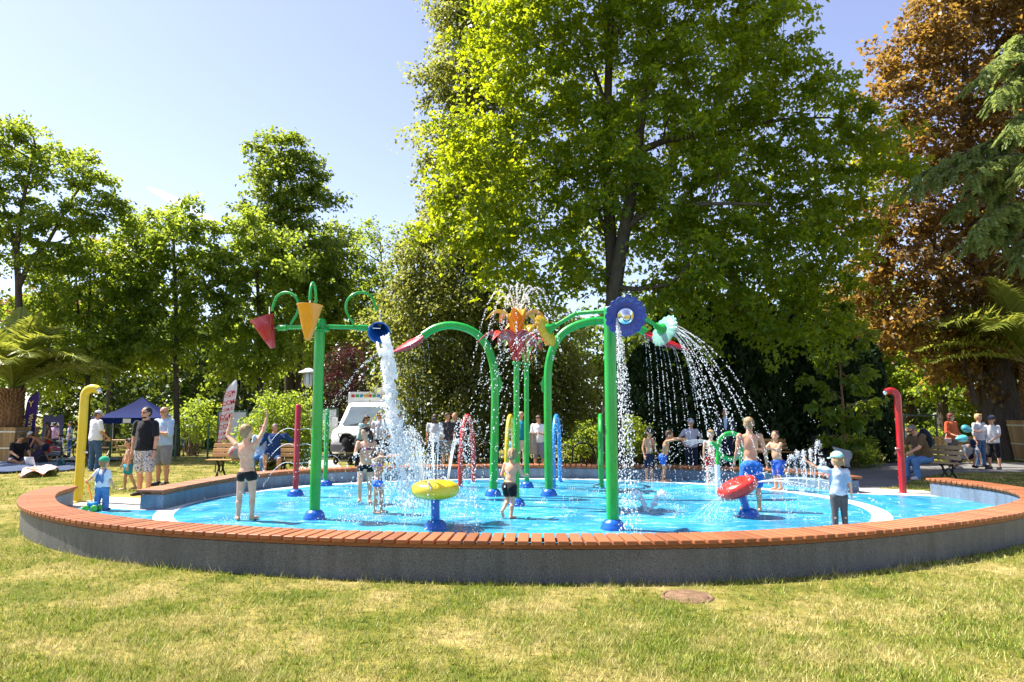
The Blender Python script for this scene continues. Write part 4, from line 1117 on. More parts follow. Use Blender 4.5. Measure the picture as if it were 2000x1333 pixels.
spinner('yellow round spray cushion on a blue post, front left of centre', (851, 1033), (850, 958), .345, .125, 0, P_YEL, P_BLUE, (850, 978))
spinner('red tilted spray cushion on a leaning blue post at the front right', (1463, 1009), (1441, 954), .335, .125, R(-24), P_REDB, P_BLUE, (1447, 962))

# --- curly pipe
B = gp(1403, 962); D = B.y
lp_ = thing('loop_pipe', 'green curled pipe loop on white legs in front of the red-shorts child', 'water feature', B)
zc = at(1403, 908, D)
mb = MB(); mb.tube([B, Vector((B.x, B.y, zc.z))], .054, 14); mb.build('leg', P_WHITE, lp_)
pth = [Vector((B.x, B.y, zc.z)), at(1403, 890, D)] + [at(1427 + 24 * math.cos(R(a)), 872 - 25 * math.sin(R(a)), D - .10 * (180 - a) / 400) for a in range(175, -185, -18)] + [at(1397, 871, D - .2), at(1388, 866, D - .22)]
mb = MB(); mb.tube(resample(bend(pth, 3), .03), .052, 12); mb.build('curled_pipe', P_GREEN, lp_)
B2 = gp(1449, 960); mb = MB(); mb.tube([B2, Vector((B2.x, B2.y, at(1449, 922, B2.y).z))], .036, 12); mb.build('leg', P_WHITE, lp_)
mb = MB(); mb.tube([Vector((B2.x, B2.y, at(1449, 922, B2.y).z)), Vector((B2.x, B2.y, at(1449, 878, B2.y).z)), at(1444, 866, B2.y - .05)], .035, 12); mb.build('upper_pipe', P_GREEN, lp_)
for q in (B, B2): mb = MB(); mb.lathe([(.11, -.002), (.11, .02), (.06, .035)], 18, q); mb.build('foot_flange', P_BLUE, lp_)

# --- garden showers beside the two openings
def shower(label, base, topy, px_top, r, mat, sgn):
    B = gp(*base, 0.08); D = B.y; root = thing('outdoor_shower', label, 'shower', B)
    zt = at(px_top, topy, D).z; rad = 0.15
    P = [B + Vector((0, 0, -.02)), Vector((B.x, D, zt - rad - .1))] + [Vector((B.x + sgn * rad * (1 - math.cos(a)), D, zt - r - rad + rad * math.sin(a))) for a in np.linspace(0, math.pi * .72, 9)]
    mb = MB(); mb.tube(P, r, 18); mb.lathe([(r * 1.5, 0), (r * 1.5, .015), (r, .02)], 18, B); mb.build('pipe', mat, root)
    e = P[-1]; dn = (P[-1] - P[-2]).normalized(); rot = dn.to_track_quat('Z', 'Y').to_matrix()
    mb = MB(); mb.lathe([(r * .7, -.01), (r * .75, .03), (r * .6, .06), (.001, .062)], 16, e, rot); mb.build('shower_head', P_SILV, root)
    mb = MB(); z = B.z + (zt - B.z) * .42; mb.tube([Vector((B.x + sgn * r * .8, D - .02, z)), Vector((B.x + sgn * (r + .05), D - .03, z))], .018, 10); mb.ell((B.x + sgn * (r + .05), D - .03, z), .022, None, 8, 6); mb.build('push_button', P_SILV, root)
    return root
shower('yellow pipe shower on the grass at the left opening', (152, 981), 751, 163, .078, P_YEL, 1)
shower('red pipe shower beside the bench at the right opening', (1764, 964), 757, 1754, .07, P_RED, -1)
# ------------------------------------------------------------------ people
SKIN = {}
def skin(name, c):
    if name not in SKIN:
        SKIN[name] = plain('skin_' + name, c, 0.40, 0.45, 0, 0.16, 7, 0.12, 30, sss=0.12)
    return SKIN[name]
SK_PALE, SK_TAN, SK_MID = skin('fair', (0.66, 0.35, 0.22)), skin('tanned', (0.48, 0.225, 0.12)), skin('medium', (0.58, 0.29, 0.17))
H_BROWN = plain('brown_hair', (0.07, 0.04, 0.022), 0.5, 0.4, 0, 0.35, 40, 0.6, 90)
H_FAIR = plain('fair_hair', (0.30, 0.19, 0.09), 0.5, 0.4, 0, 0.3, 40, 0.6, 90)
H_DARK = plain('dark_hair', (0.025, 0.018, 0.014), 0.45, 0.4, 0, 0.3, 40, 0.6, 90)
H_GREY = plain('grey_hair', (0.16, 0.13, 0.11), 0.5, 0.4, 0, 0.3, 40, 0.6, 90)
H_BLOND = plain('blond_hair', (0.52, 0.36, 0.16), 0.5, 0.4, 0, 0.3, 40, 0.6, 90)
H_RED = plain('auburn_hair', (0.12, 0.03, 0.018), 0.5, 0.4, 0, 0.3, 40, 0.6, 90)
M_EYE = plain('eye_dark', (0.02, 0.015, 0.012), 0.2)
M_LIP = plain('lips', (0.38, 0.13, 0.10), 0.5)
M_SHADES = plain('sunglasses_black', (0.008, 0.008, 0.01), 0.1, 0.6)

FOLD = {}
for _k, _s in (('cloth', .075), ('hair', .022)):
    FOLD[_k] = bpy.data.textures.new(_k + '_folds', 'CLOUDS'); FOLD[_k].noise_scale = _s; FOLD[_k].noise_depth = 2
def remeshed(mb, name, mat, parent, vox, smooth=4, fac=0.5, fold=None):
    o = mb.build(name, mat, parent)
    r = o.modifiers.new('remesh', 'REMESH'); r.mode = 'VOXEL'; r.voxel_size = vox * (1.22 if name == 'body' else 1.45); r.use_smooth_shade = True
    s = o.modifiers.new('smooth', 'SMOOTH'); s.factor = fac; s.iterations = smooth
    if fold:
        d = o.modifiers.new('folds', 'DISPLACE'); d.texture = FOLD[fold]; d.strength = {'cloth': .026, 'hair': .02}[fold]; d.mid_level = .5; d.texture_coords = 'GLOBAL'
    d = o.modifiers.new('decimate', 'DECIMATE'); d.ratio = .5
    return o

def person(label, foot, H, yaw=0, kid=0.0, build=1.0, pose=None, skinm=SK_PALE, hair=('short', H_BROWN), top=None, bottom=None, shoes=None, hat=None, extras=(), vox=0.010, seat=None, group=None, face=True, sit=None):
    """foot: ground point; H height; yaw 0 faces the camera (+90 faces right); kid 0 adult .. 1 toddler.
    pose: bone directions as (outward, forward, up) in the body's own frame; l_ / r_ = the body's left / right."""
    ps = dict(spine=(0, 0, 1), neck=(0, .08, 1), head=(0, .0, 1), look=0.0,
              l_ua=(.16, 0, -1), l_fa=(.05, .25, -1), r_ua=(.16, 0, -1), r_fa=(.05, .25, -1), l_hd=None, r_hd=None,
              l_th=(.06, 0, -1), l_sh=(.02, -.04, -1), r_th=(.06, 0, -1), r_sh=(.02, -.04, -1), l_ft=(.18, 1, -.0), r_ft=(.18, 1, -.0), tilt=0.0)
    if pose: ps.update(pose)
    foot = Vector(foot); root = thing('person', label, 'person', foot, 0, group)
    k = kid
    hh = H * (1 / 7.3 + (1 / 4.5 - 1 / 7.3) * k)           # head height
    leg = H * (0.485 - 0.075 * k); th, sh = leg * .515, leg * .485
    ank = 0.038 * H
    th, sh = th * (leg - ank) / leg, sh * (leg - ank) / leg
    neck = H * .035; tor = H - leg - hh - neck             # pelvis joint to shoulder line
    ua, fa, hd = H * .172 * (1 - .1 * k), H * .148 * (1 - .1 * k), H * .098
    sw, hw = H * (.112 - .012 * k) * (.94 + .06 * build), H * .052
    b = build * (1 + .18 * k)
    rt = H * .001
    RZ = Matrix.Rotation(R(yaw), 3, 'Z')
    def dv(v, side=1):                                     # (out, fwd, up) -> world
        v = Vector((v[0] * side, -v[1], v[2])); return (RZ @ v.normalized())
    U = dv(ps['spine']); X = dv((1, 0, 0)); X = (X - U * X.dot(U)).normalized(); Fw = U.cross(X) * -1
    if Fw.dot(dv((0, 1, 0))) < 0 and abs(ps['spine'][2]) > .2: Fw = -Fw
    J = {}; J['P'] = Vector((0, 0, 0)); J['W'] = U * tor * .38; J['C'] = U * tor * .72; J['S'] = U * tor
    nd = dv(ps['neck']); J['N'] = J['S'] + nd * (neck + .0); hdv = dv(ps['head']); J['H'] = J['N'] + hdv * hh * .46
    Z_ = hdv
    for s, q in ((1, 'l'), (-1, 'r')):
        J[q + 'S'] = J['S'] + X * s * sw - U * tor * .06
        J[q + 'E'] = J[q + 'S'] + dv(ps[q + '_ua'], s) * ua
        J[q + 'W'] = J[q + 'E'] + dv(ps[q + '_fa'], s) * fa
        J[q + 'P'] = X * s * hw - U * H * .01
        J[q + 'K'] = J[q + 'P'] + dv(ps[q + '_th'], s) * th
        J[q + 'A'] = J[q + 'K'] + dv(ps[q + '_sh'], s) * sh
    if sit is None: low = min(J['lA'].z, J['rA'].z); off = foot + Vector((0, 0, ank - low))
    else: off = foot + Vector((0, 0, sit + H * .062))
    if ps.get('center', True) and sit is None:
        a = J['lA'] if J['lA'].z < J['rA'].z - .03 else (J['rA'] if J['rA'].z < J['lA'].z - .03 else (J['lA'] + J['rA']) / 2)
        off -= Vector((a.x, a.y, 0))
    for q in J: J[q] = J[q] + off
    bm_rot = Matrix((X, Fw, U)).transposed()               # local x side, y forward, z up
    # ---------------- body
    mb = MB()
    def lim(a, ra, c, rc): mb.caps(J[a], ra, J[c], rc, 12)
    r = lambda f: f * H * b
    mb.ell(J['P'] + U * tor * .06, (r(.088), r(.066), tor * .26), bm_rot, 16, 10)
    for s in (1, -1): mb.ell(J['P'] + X * s * hw * .9 - Fw * r(.022) - U * r(.008), (r(.05), r(.05), r(.055)), bm_rot, 12, 8)
    mb.ell(J['W'] + Fw * r(.004) * (1 + 3 * k), (r(.077), r(.058 + .012 * k), tor * .32), bm_rot, 16, 10)
    mb.ell(J['C'], (r(.090), r(.062), tor * .33), bm_rot, 16, 10)
    mb.ell(J['C'] + U * tor * .17, (sw * .98, r(.046), tor * .14), bm_rot, 16, 8)
    mb.caps(J['S'] - U * tor * .08, r(.046), J['N'] + hdv * hh * .12, r(.030), 12)
    for q in 'lr':
        mb.ell(J[q + 'S'], r(.033), None, 12, 8)
        lim(q + 'S', r(.031), q + 'E', r(.0225)); lim(q + 'E', r(.0235), q + 'W', r(.0155))
        mid = J[q + 'E'].lerp(J[q + 'W'], .3); mb.ell(mid, r(.0265), None, 10, 6)
        lim(q + 'P', r(.052), q + 'K', r(.032)); lim(q + 'K', r(.032), q + 'A', r(.021))
        mid = J[q + 'K'].lerp(J[q + 'A'], .3) - dv((0, 1, 0)) * r(.008); mb.caps(mid, r(.034), J[q + 'K'].lerp(J[q + 'A'], .62), r(.024), 10)
        # foot
        fd = dv(ps[q + '_ft'], 1 if q == 'l' else -1); L = H * .105
        heel = J[q + 'A'] - fd * L * .22 + Vector((0, 0, -ank * .45)); toe = J[q + 'A'] + fd * L * 1.0 + Vector((0, 0, -ank * .62 + fd.z * L * .2))
        mb.caps(heel, r(.020), J[q + 'A'] + fd * L * .55 + Vector((0, 0, -ank * .5)), r(.021), 10); mb.caps(J[q + 'A'] + fd * L * .5 + Vector((0, 0, -ank * .52)), r(.024), toe, r(.015), 10)
        mb.caps(J[q + 'A'], r(.021), heel, r(.019), 10)
        J[q + 'heel'], J[q + 'toe'] = heel, toe
        # hand
        hv = dv(ps[q + '_hd'], 1 if q == 'l' else -1) if ps[q + '_hd'] else (J[q + 'W'] - J[q + 'E']).normalized()
        s = 1 if q == 'l' else -1
        acr = hv.cross(X * s); acr = acr.normalized() if acr.length > .2 else Fw.copy()   # across the knuckles
        nrm = hv.cross(acr).normalized(); fr = max(.0062, .0052 * H)
        pc = J[q + 'W'] + hv * hd * .30; rot = Matrix((acr, nrm, hv)).transposed()
        mb.ell(pc, (hd * .24, hd * .12, hd * .34), rot, 12, 8)
        curl = ps.get('curl', .35)
        for fi, (u, ln) in enumerate(((-.19, .40), (-.065, .50), (.065, .47), (.19, .36))):
            p0 = pc + acr * hd * u * .95 + hv * hd * .22; d1 = (hv + acr * u * ps.get('spread', .6) + nrm * curl * .5).normalized(); p1 = p0 + d1 * hd * ln * .55
            d2 = (d1 + nrm * curl).normalized(); p2 = p1 + d2 * hd * ln * .5
            mb.caps(p0, fr * 1.05, p1, fr, 7); mb.caps(p1, fr, p2, fr * .85, 7)
        p0 = pc - acr * hd * .16 - hv * hd * .1; p1 = p0 + (-acr * .8 + hv * .7 + nrm * .3).normalized() * hd * .26; p2 = p1 + (hv * .9 - acr * .3 + nrm * .3).normalized() * hd * .2
        mb.caps(p0, fr * 1.3, p1, fr * 1.1, 7); mb.caps(p1, fr * 1.1, p2, fr * .9, 7)
        J[q + 'Hd'] = pc + hv * hd * .35
    # head, turned by 'look' about its own axis
    lk = Matrix.Rotation(R(ps['look']), 3, hdv); hf = (Fw - hdv * Fw.dot(hdv)).normalized(); hf = lk @ hf; hx = hf.cross(hdv).normalized()
    hr = Matrix((hx, hf, hdv)).transposed(); C = J['H'] + hf * hh * .03
    mb.ell(C + hdv * hh * .10 - hf * hh * .03, (hh * .345, hh * .42, hh * .39), hr, 18, 12)
    mb.ell(C - hdv * hh * .18 + hf * hh * .10, (hh * .255, hh * .28, hh * .29), hr, 14, 10)
    mb.ell(C - hdv * hh * .37 + hf * hh * .20, (hh * .12, hh * .12, hh * .085), hr, 10, 6)
    mb.caps(C + hdv * hh * .02 + hf * hh * .36, hh * .03, C - hdv * hh * .10 + hf * hh * .44, hh * .05, 8)
    mb.ell(C + hdv * hh * .09 + hf * hh * .32, (hh * .2, hh * .06, hh * .035), hr, 10, 6)
    for s in (1, -1):
        mb.ell(C + hx * s * hh * .345 - hf * hh * .03 - hdv * hh * .03, (hh * .045, hh * .085, hh * .12), hr, 8, 6)
        mb.ell(C + hx * s * hh * .17 + hf * hh * .26 - hdv * hh * .1, (hh * .09, hh * .08, hh * .08), hr, 8, 6)
    body = remeshed(mb, 'body', skinm, root, vox, 5)
    hp = lambda x, y, z: C + hx * hh * x + hf * hh * y + hdv * hh * z
    if face:
        for s in (1, -1):
            e = MB(); e.ell(hp(s * .135, .345, .02), (hh * .042, hh * .022, hh * .026), hr, 8, 6); e.build('eye', M_EYE, body)
            e = MB(); e.ell(hp(s * .14, .37, .105), (hh * .075, hh * .02, hh * .014), hr, 8, 5); e.build('eyebrow', hair[1], body)
        e = MB(); e.ell(hp(0, .385, -.235), (hh * .085, hh * .025, hh * .026 * (2.2 if ps.get('open') else 1)), hr, 8, 5); e.build('mouth', M_LIP, body)
    # ---------------- hair
    st, hm = hair
    if st != 'bald':
        g = MB()
        g.ell(hp(0, -.075, .135), (hh * .375, hh * .42, hh * .40), hr, 18, 12)
        if st in ('short', 'crop'):
            g.ell(hp(0, -.20, -.02), (hh * .345, hh * .26, hh * .33), hr, 12, 8)
            if st == 'short':
                for i in range(7): g.ell(hp(-.24 + .08 * i, .22 + .05 * math.sin(i * 2.2), .40), (hh * .1, hh * .12, hh * .08), hr, 8, 6)
        if st in ('long', 'tail', 'wet'):
            g.ell(hp(0, -.18, -.06), (hh * .38, hh * .3, hh * .38), hr, 12, 8)
            for i in range(6): g.ell(hp(-.22 + .088 * i, .2, .36), (hh * .1, hh * .14, hh * .1), hr, 8, 6)
        if st in ('long', 'wet'):
            dn = (-hdv * .6 + Vector((0, 0, -.6))).normalized() if st == 'long' else Vector((0, 0, -1))
            for x in (-.32, -.2, -.05, .1, .22, .32):
                a = hp(x, -.16 - .1 * (1 - abs(x) * 2), -.15); g.caps(a, hh * .13, a + dn * hh * (.85 if st == 'long' else .75) - hf * hh * .08, hh * .07, 8)
        if st == 'tail':
            a = hp(0, -.47, .18); g.caps(a, hh * .09, a + (-hf * .35 - hdv * .9).normalized() * hh * .35, hh * .085, 8); a = a + (-hf * .35 - hdv * .9).normalized() * hh * .35; g.caps(a, hh * .08, a - hdv * hh * .3, hh * .03, 8)
        if st == 'rim':
            g = MB(); g.ell(hp(0, -.16, -.02), (hh * .365, hh * .30, hh * .20), hr, 14, 8)
        remeshed(g, 'hair', hm, root, max(.007, vox * .8), 2, fold='hair')
    # ---------------- clothes
    def garment(name, prims, mat, v=None, sm=9):
        g = MB()
        for p in prims:
            if p[0] == 'e': g.ell(p[1], p[2], bm_rot, 16, 10)
            else: g.caps(*p[1:], 14)
        return remeshed(g, name, mat, root, v or max(.010, vox), sm, fold=None if kind in ('bikini', 'briefs', 'leggings') else 'cloth')
    if top:
        kind, mat = top[:2]; lo = top[2] if len(top) > 2 else 1.0; e = .010 + .006 * (lo - 1) * 2
        if kind in ('tee', 'shirt', 'jacket', 'vest'):
            pr = [('e', J['C'], (r(.092) + e, r(.066) + e, tor * .36)), ('e', J['W'], (r(.085) * lo + e, r(.066) * lo + e, tor * .36)), ('e', J['P'] + U * tor * .14, (r(.093) * lo + e, r(.074) * lo + e, tor * .22)), ('e', J['C'] * .5 + J['W'] * .5, (r(.089) * (1 + .5 * (lo - 1)) + e, r(.066) * (1 + .5 * (lo - 1)) + e, tor * .36)), ('e', J['P'] * .5 + J['W'] * .5 + U * tor * .06, (r(.090) * lo + e, r(.071) * lo + e, tor * .34)),
                  ('e', J['C'] + U * tor * .18, (sw + e * .7, r(.050) + e * .7, tor * .13)), ('c', J['S'] - U * tor * .1, r(.05), J['S'] + U * tor * .015, r(.038))]
            for q in 'lr':
                if kind == 'vest': pr.append(('c', J[q + 'S'] - U * .01, r(.034) + e * .4, J[q + 'S'].lerp(J['C'], .2), r(.04))); continue
                end = J[q + 'S'].lerp(J[q + 'E'], .72 if kind == 'tee' else 1.0)
                pr.append(('c', J[q + 'S'], r(.034) + e * .6, end, r(.030) * (1 + .2 * (lo - .8)) + e * .6))
                if kind in ('jacket',) or (len(top) > 3 and top[3]): pr.append(('c', J[q + 'E'], r(.027) + e, J[q + 'E'].lerp(J[q + 'W'], .95 if kind == 'jacket' else top[3]), r(.021) + e))
            garment('jacket' if kind == 'jacket' else ('vest' if kind == 'vest' else 'shirt'), pr, mat)
        if kind == 'bikini':
            pr = [('e', J['C'] + U * tor * .0, (r(.090) + .006, r(.062) + .007, tor * .12))]
            garment('bikini_top', pr, mat)
            for q, s in (('l', 1), ('r', -1)):
                g = MB(); g.tube([J['C'] + X * s * r(.05) + Fw * r(.055) + U * tor * .05, J['S'] + X * s * r(.055) + U * .012, J['C'] + X * s * r(.05) - Fw * r(.06) + U * tor * .05], .008, 6); g.build('strap', mat, root)
    if bottom:
        kind, mat = bottom[:2]; lo = bottom[2] if len(bottom) > 2 else 1.0
        e = .008 if kind in ('briefs', 'leggings') else .014 * lo + .004
        pr = [('e', J['P'] + U * tor * .04, (r(.090) + e, r(.070) + e, tor * (.20 if kind != 'briefs' else .15)))]
        for s in (1, -1): pr.append(('e', J['P'] + X * s * hw * .9 - Fw * r(.022) - U * r(.008), (r(.05) + e, r(.05) + e, r(.055) + e)))
        for q in 'lr':
            fr_ = {'briefs': .10, 'shorts': .78, 'trunks': .42, 'trousers': 1.0, 'leggings': 1.0, 'long_shorts': .97}[kind]
            wid = lo if kind in ('shorts', 'long_shorts') else (1.05 if kind == 'trunks' else 1.0)
            pr.append(('c', J[q + 'P'], r(.054) + e, J[q + 'P'].lerp(J[q + 'K'], fr_), (r(.052) + (r(.033) - r(.052)) * fr_) * (1 + .22 * (wid - .7) * (kind in ('shorts', 'long_shorts'))) + e))
            if kind in ('trousers', 'leggings'): pr.append(('c', J[q + 'K'], r(.035) + e, J[q + 'K'].lerp(J[q + 'A'], .97), r(.027 if kind == 'leggings' else .032) + e))
        garment({'briefs': 'swim_briefs', 'trunks': 'swim_trunks', 'long_shorts': 'shorts'}.get(kind, kind), pr, mat, None, 3)
    if shoes:
        for q in 'lr':
            g = MB(); g.caps(J[q + 'heel'] + Vector((0, 0, .004)), r(.026), J[q + 'toe'] - (J[q + 'toe'] - J[q + 'heel']) * .45, r(.029), 10); g.caps(J[q + 'toe'] - (J[q + 'toe'] - J[q + 'heel']) * .45, r(.028), J[q + 'toe'] + Vector((0, 0, .003)), r(.022), 10); g.caps(J[q + 'heel'], r(.026), J[q + 'A'] + Vector((0, 0, -.0)), r(.026), 10)
            remeshed(g, 'shoe', shoes, root, .010, 3)
    if hat:
        mat, back = hat[0], (hat[1] if len(hat) > 1 else 0)
        g = MB(); prof = [(hh * .40 * math.cos(t), hh * .42 * math.sin(t)) for t in np.linspace(0, math.pi / 2 - .02, 9)]
        Vv = []; n = 24
        for rr, z in prof:
            for j in range(n):
                a = 2 * math.pi * j / n; Vv.append(hp(0, -.05, .17) + hr @ Vector((rr * .97 * math.cos(a), rr * 1.12 * math.sin(a), z)))
        g.add(Vv, [(i * n + j, i * n + (j + 1) % n, (i + 1) * n + (j + 1) % n, (i + 1) * n + j) for i in range(8) for j in range(n)])
        cap = g.build('cap', mat, root, solid=.006)
        g = MB(); a0 = Matrix.Rotation(R(back), 3, hdv); grid = []
        for i in range(6):
            t = i / 5; row = []
            for j in range(9):
                u = -1 + j / 4; a = u * .95
                p = Vector((math.sin(a) * .385, math.cos(a) * .43 - .05 + t * .33 * math.cos(a * .9), .17 - .07 * t - .05 * u * u)); row.append(C + a0 @ (hr @ (p * hh)))
            grid.append(row)
        g.sheet(grid); g.build('visor', mat if len(hat) < 3 else hat[2], cap, solid=.006)
    for ex in extras:
        if ex == 'shades':
            g = MB()
            for s in (1, -1): g.ell(hp(s * .15, .385, .03), (hh * .125, hh * .03, hh * .085), hr, 10, 6)
            g.tube([hp(-.36, .0, .06), hp(-.30, .34, .06), hp(.30, .34, .06), hp(.36, .0, .06)], hh * .02, 6); g.build('sunglasses', M_SHADES, root)
        if ex == 'specs':
            g = MB()
            for s in (1, -1): g.tube([hp(s * .15 + .12 * math.cos(a), .40, .03 + .085 * math.sin(a)) for a in np.linspace(0, 6.283, 13)], hh * .014, 5)
            g.tube([hp(-.36, .0, .05), hp(-.28, .36, .05)], hh * .014, 5); g.tube([hp(.36, .0, .05), hp(.28, .36, .05)], hh * .014, 5); g.build('glasses', M_SHADES, root)
        if ex == 'beard':
            g = MB(); g.ell(hp(0, .13, -.36), (hh * .23, hh * .23, hh * .13), hr, 14, 8); remeshed(g, 'beard', H_DARK, root, .008, 3)
        if ex == 'watch':
            g = MB(); rr = r(.021); w = J['lW'] + (J['lE'] - J['lW']).normalized() * .02; q_ = (J['lE'] - J['lW']).to_track_quat('Z', 'Y').to_matrix(); g.lathe([(rr, -.012), (rr + .006, -.012), (rr + .006, .012), (rr, .012)], 14, w, q_); g.build('watch', M_SHADES, root)
    J['root'] = root; J['hp'] = hp; J['U'] = U; J['Fw'] = Fw; J['X'] = X; J['hh'] = hh
    return J
def Gp(px, py, z=FLOOR): return gp(px, py, z)

C_BLACK = cloth('black_cloth', (0.012, 0.012, 0.014)); C_WHITE = cloth('white_cloth', (0.74, 0.74, 0.76), .05); C_NAVY = cloth('navy_cloth', (0.012, 0.018, 0.045))
C_JEANS = plain('blue_denim', (0.06, 0.11, 0.20), .9, .1, 0, .3, 14, .5, 60); C_LJEANS = plain('light_denim', (0.11, 0.22, 0.42), .9, .1, 0, .25, 14, .5, 60)
C_BLUE = cloth('royal_blue_cloth', (0.012, 0.07, 0.36)); C_PBLUE = cloth('pale_blue_cloth', (0.38, 0.50, 0.66)); C_GREY = cloth('grey_cloth', (0.22, 0.22, 0.24)); C_DGREY = cloth('dark_grey_cloth', (0.06, 0.062, 0.068))
C_FLORAL = spots('speckled_shorts_cloth', (0.52, 0.50, 0.50), (0.07, 0.08, 0.12), 38, .53); C_RED = cloth('red_cloth', (0.45, 0.02, 0.015)); C_TEAL = cloth('teal_cloth', (0.01, 0.20, 0.26)); C_ORANGE = cloth('rust_orange_cloth', (0.52, 0.095, 0.03))
C_BROWN = cloth('brown_cloth', (0.12, 0.075, 0.035)); C_LILAC = cloth('lilac_cloth', (0.40, 0.26, 0.46)); C_MINT = cloth('mint_cloth', (0.30, 0.62, 0.58)); C_GREENC = cloth('green_cap_cloth', (0.03, 0.36, 0.19)); C_STRIPE = stripes('striped_shirt', (0.58, 0.55, 0.62), (0.16, 0.15, 0.24), 24)
C_PGREY = cloth('pale_grey_cloth', (0.48, 0.48, 0.52)); C_BIK = spots('blue_print_bikini', (0.02, 0.13, 0.62), (0.25, 0.45, 0.8), 60, .6); C_PINK = spots('dark_pink_bikini', (0.015, 0.02, 0.05), (0.62, 0.05, 0.28), 22, .56)
C_BLUETR = spots('blue_print_trunks', (0.010, 0.085, 0.42), (0.03, 0.16, 0.6), 26, .55); C_ORTR = spots('blue_orange_trunks', (0.012, 0.075, 0.38), (0.62, 0.11, 0.03), 12, .64); C_TURQ = spots('turquoise_trunks', (0.01, 0.26, 0.36), (0.45, 0.40, 0.10), 14, .66); C_SHOE = plain('dark_shoe', (0.02, 0.022, 0.026), .6); C_WSHOE = plain('pale_shoe', (0.5, 0.46, 0.44), .6)
C_WETBLUE = spots('blue_wet_trunks', (0.006, 0.10, 0.42), (0.012, 0.14, 0.52), 20, .5); C_TIEDYE = spots('washed_blue_tee', (0.50, 0.56, 0.68), (0.26, 0.40, 0.56), 5, .52)

# --- children in the water
person('bare-backed boy in black swim briefs raising both arms at the left', Gp(478, 1017), 1.47, 178, .35, .95, dict(l_ua=(.75, .35, .62), l_fa=(-.12, .12, 1), r_ua=(.25, .5, .85), r_fa=(.15, .25, 1), l_hd=(-.05, .15, 1), r_hd=(-.1, .3, 1), look=-25, spine=(.05, -.04, 1), head=(0, -.12, 1), l_th=(.10, .03, -1), r_th=(.08, -.02, -1), spread=1.2, curl=.15, r_ft=(.3, 1, 0), l_ft=(.5, .8, 0)), SK_PALE, ('crop', H_FAIR), None, ('briefs', C_BLACK), vox=.0075, face=False)
person('laughing girl in a dark pink-print swimsuit behind the blue bikini girl', Gp(712, 984), 1.40, 10, .4, .92, dict(l_ua=(.2, .25, -.9), l_fa=(-.2, .75, -.1), r_ua=(.2, .3, -.8), r_fa=(-.1, .8, .1), head=(-.1, -.2, 1), look=-55, spine=(.03, -.06, 1), l_th=(.05, .1, -1), r_th=(.05, .28, -1), r_sh=(.0, -.35, -1), open=1), SK_PALE, ('wet', H_DARK), ('bikini', C_PINK), ('briefs', C_BLACK), vox=.008)
person('small girl in a bright blue bikini shielding her face from the falling water', Gp(738, 1003), 1.13, 70, .6, .95, dict(l_ua=(.1, .8, .35), l_fa=(-.25, .9, .05), r_ua=(.3, .75, .3), r_fa=(-.3, .85, .0), head=(0, .35, 1), neck=(0, .3, 1), spine=(0, -.12, 1), l_th=(.04, .05, -1), r_th=(.06, -.06, -1)), SK_MID, ('wet', H_DARK), ('bikini', C_BIK), ('briefs', C_BIK), vox=.0075, face=False)
person('small child with a ponytail in black swim trunks running in the middle', Gp(998, 1014), 1.10, 150, .62, .95, dict(spine=(0, .18, 1), l_th=(.04, .25, -1), l_sh=(0, -.85, -.7), r_th=(.06, -.1, -1), r_sh=(0, -.25, -1), l_ua=(.2, -.3, -.9), l_fa=(.0, .75, -.45), r_ua=(.25, .3, -.9), r_fa=(.0, .9, -.1), head=(0, .1, 1), look=30, l_ft=(.1, .5, -.8)), SK_PALE, ('tail', H_FAIR), None, ('trunks', C_BLACK), vox=.0075, face=False)
person('thin boy in a black cap and dark trunks by the back wall', Gp(1268, 940), 1.30, 35, .45, .88, dict(l_ua=(.2, .1, -1), l_fa=(.05, .6, -.7), r_ua=(.35, 0, -.9), r_fa=(.1, .35, -.9), head=(0, .25, 1)), SK_MID, ('crop', H_BROWN), None, ('shorts', C_NAVY), None, (C_BLACK, -5), vox=.009)
person('boy in blue trunks with one arm across his face by the back wall', Gp(1296, 941), 1.28, 75, .45, .95, dict(spine=(0, .28, 1), neck=(0, .5, 1), head=(0, .3, 1), l_ua=(.3, .9, .3), l_fa=(.0, 1, -.12), r_ua=(.2, .9, .2), r_fa=(-.4, .9, .1), l_th=(.06, .15, -1), r_th=(.06, .1, -1), r_sh=(0, -.15, -1)), SK_TAN, ('crop', H_BROWN), None, ('trunks', C_BLUETR), vox=.009, face=False)
person('wet child in red shorts standing under the curled pipe', Gp(1391, 948), 1.28, -15, .45, .88, dict(l_ua=(.2, .25, -1), l_fa=(-.25, .55, -.6), r_ua=(.15, .1, -1), head=(0, .25, 1)), SK_PALE, ('short', H_FAIR), None, ('trunks', C_RED), vox=.009)
person('tall bare-backed boy in long wet blue shorts beside the red cushion', Gp(1469, 999), 1.58, 175, .22, .95, dict(l_ua=(.12, .25, -1), l_fa=(.05, .6, -.7), r_ua=(.32, .12, -.95), r_fa=(.2, .45, -.75), head=(0, .15, 1), spine=(0, .06, 1), look=-12, l_th=(.12, .08, -1), r_th=(.05, -.06, -1), r_sh=(.0, -.12, -1)), SK_MID, ('short', H_FAIR), None, ('shorts', C_WETBLUE, 1.5), vox=.008, face=False)
person('laughing boy in blue and orange trunks beside the spouting water', Gp(1521, 958), 1.28, -62, .45, 1.05, dict(l_ua=(.2, .7, -.5), l_fa=(-.1, .9, .15), r_ua=(.25, .6, -.6), r_fa=(-.1, .9, .1), spine=(0, .12, 1), look=28, l_th=(.08, .3, -1), l_sh=(0, -.2, -1), open=1), SK_MID, ('crop', H_BROWN), None, ('shorts', C_ORTR, 1.2), vox=.0085)
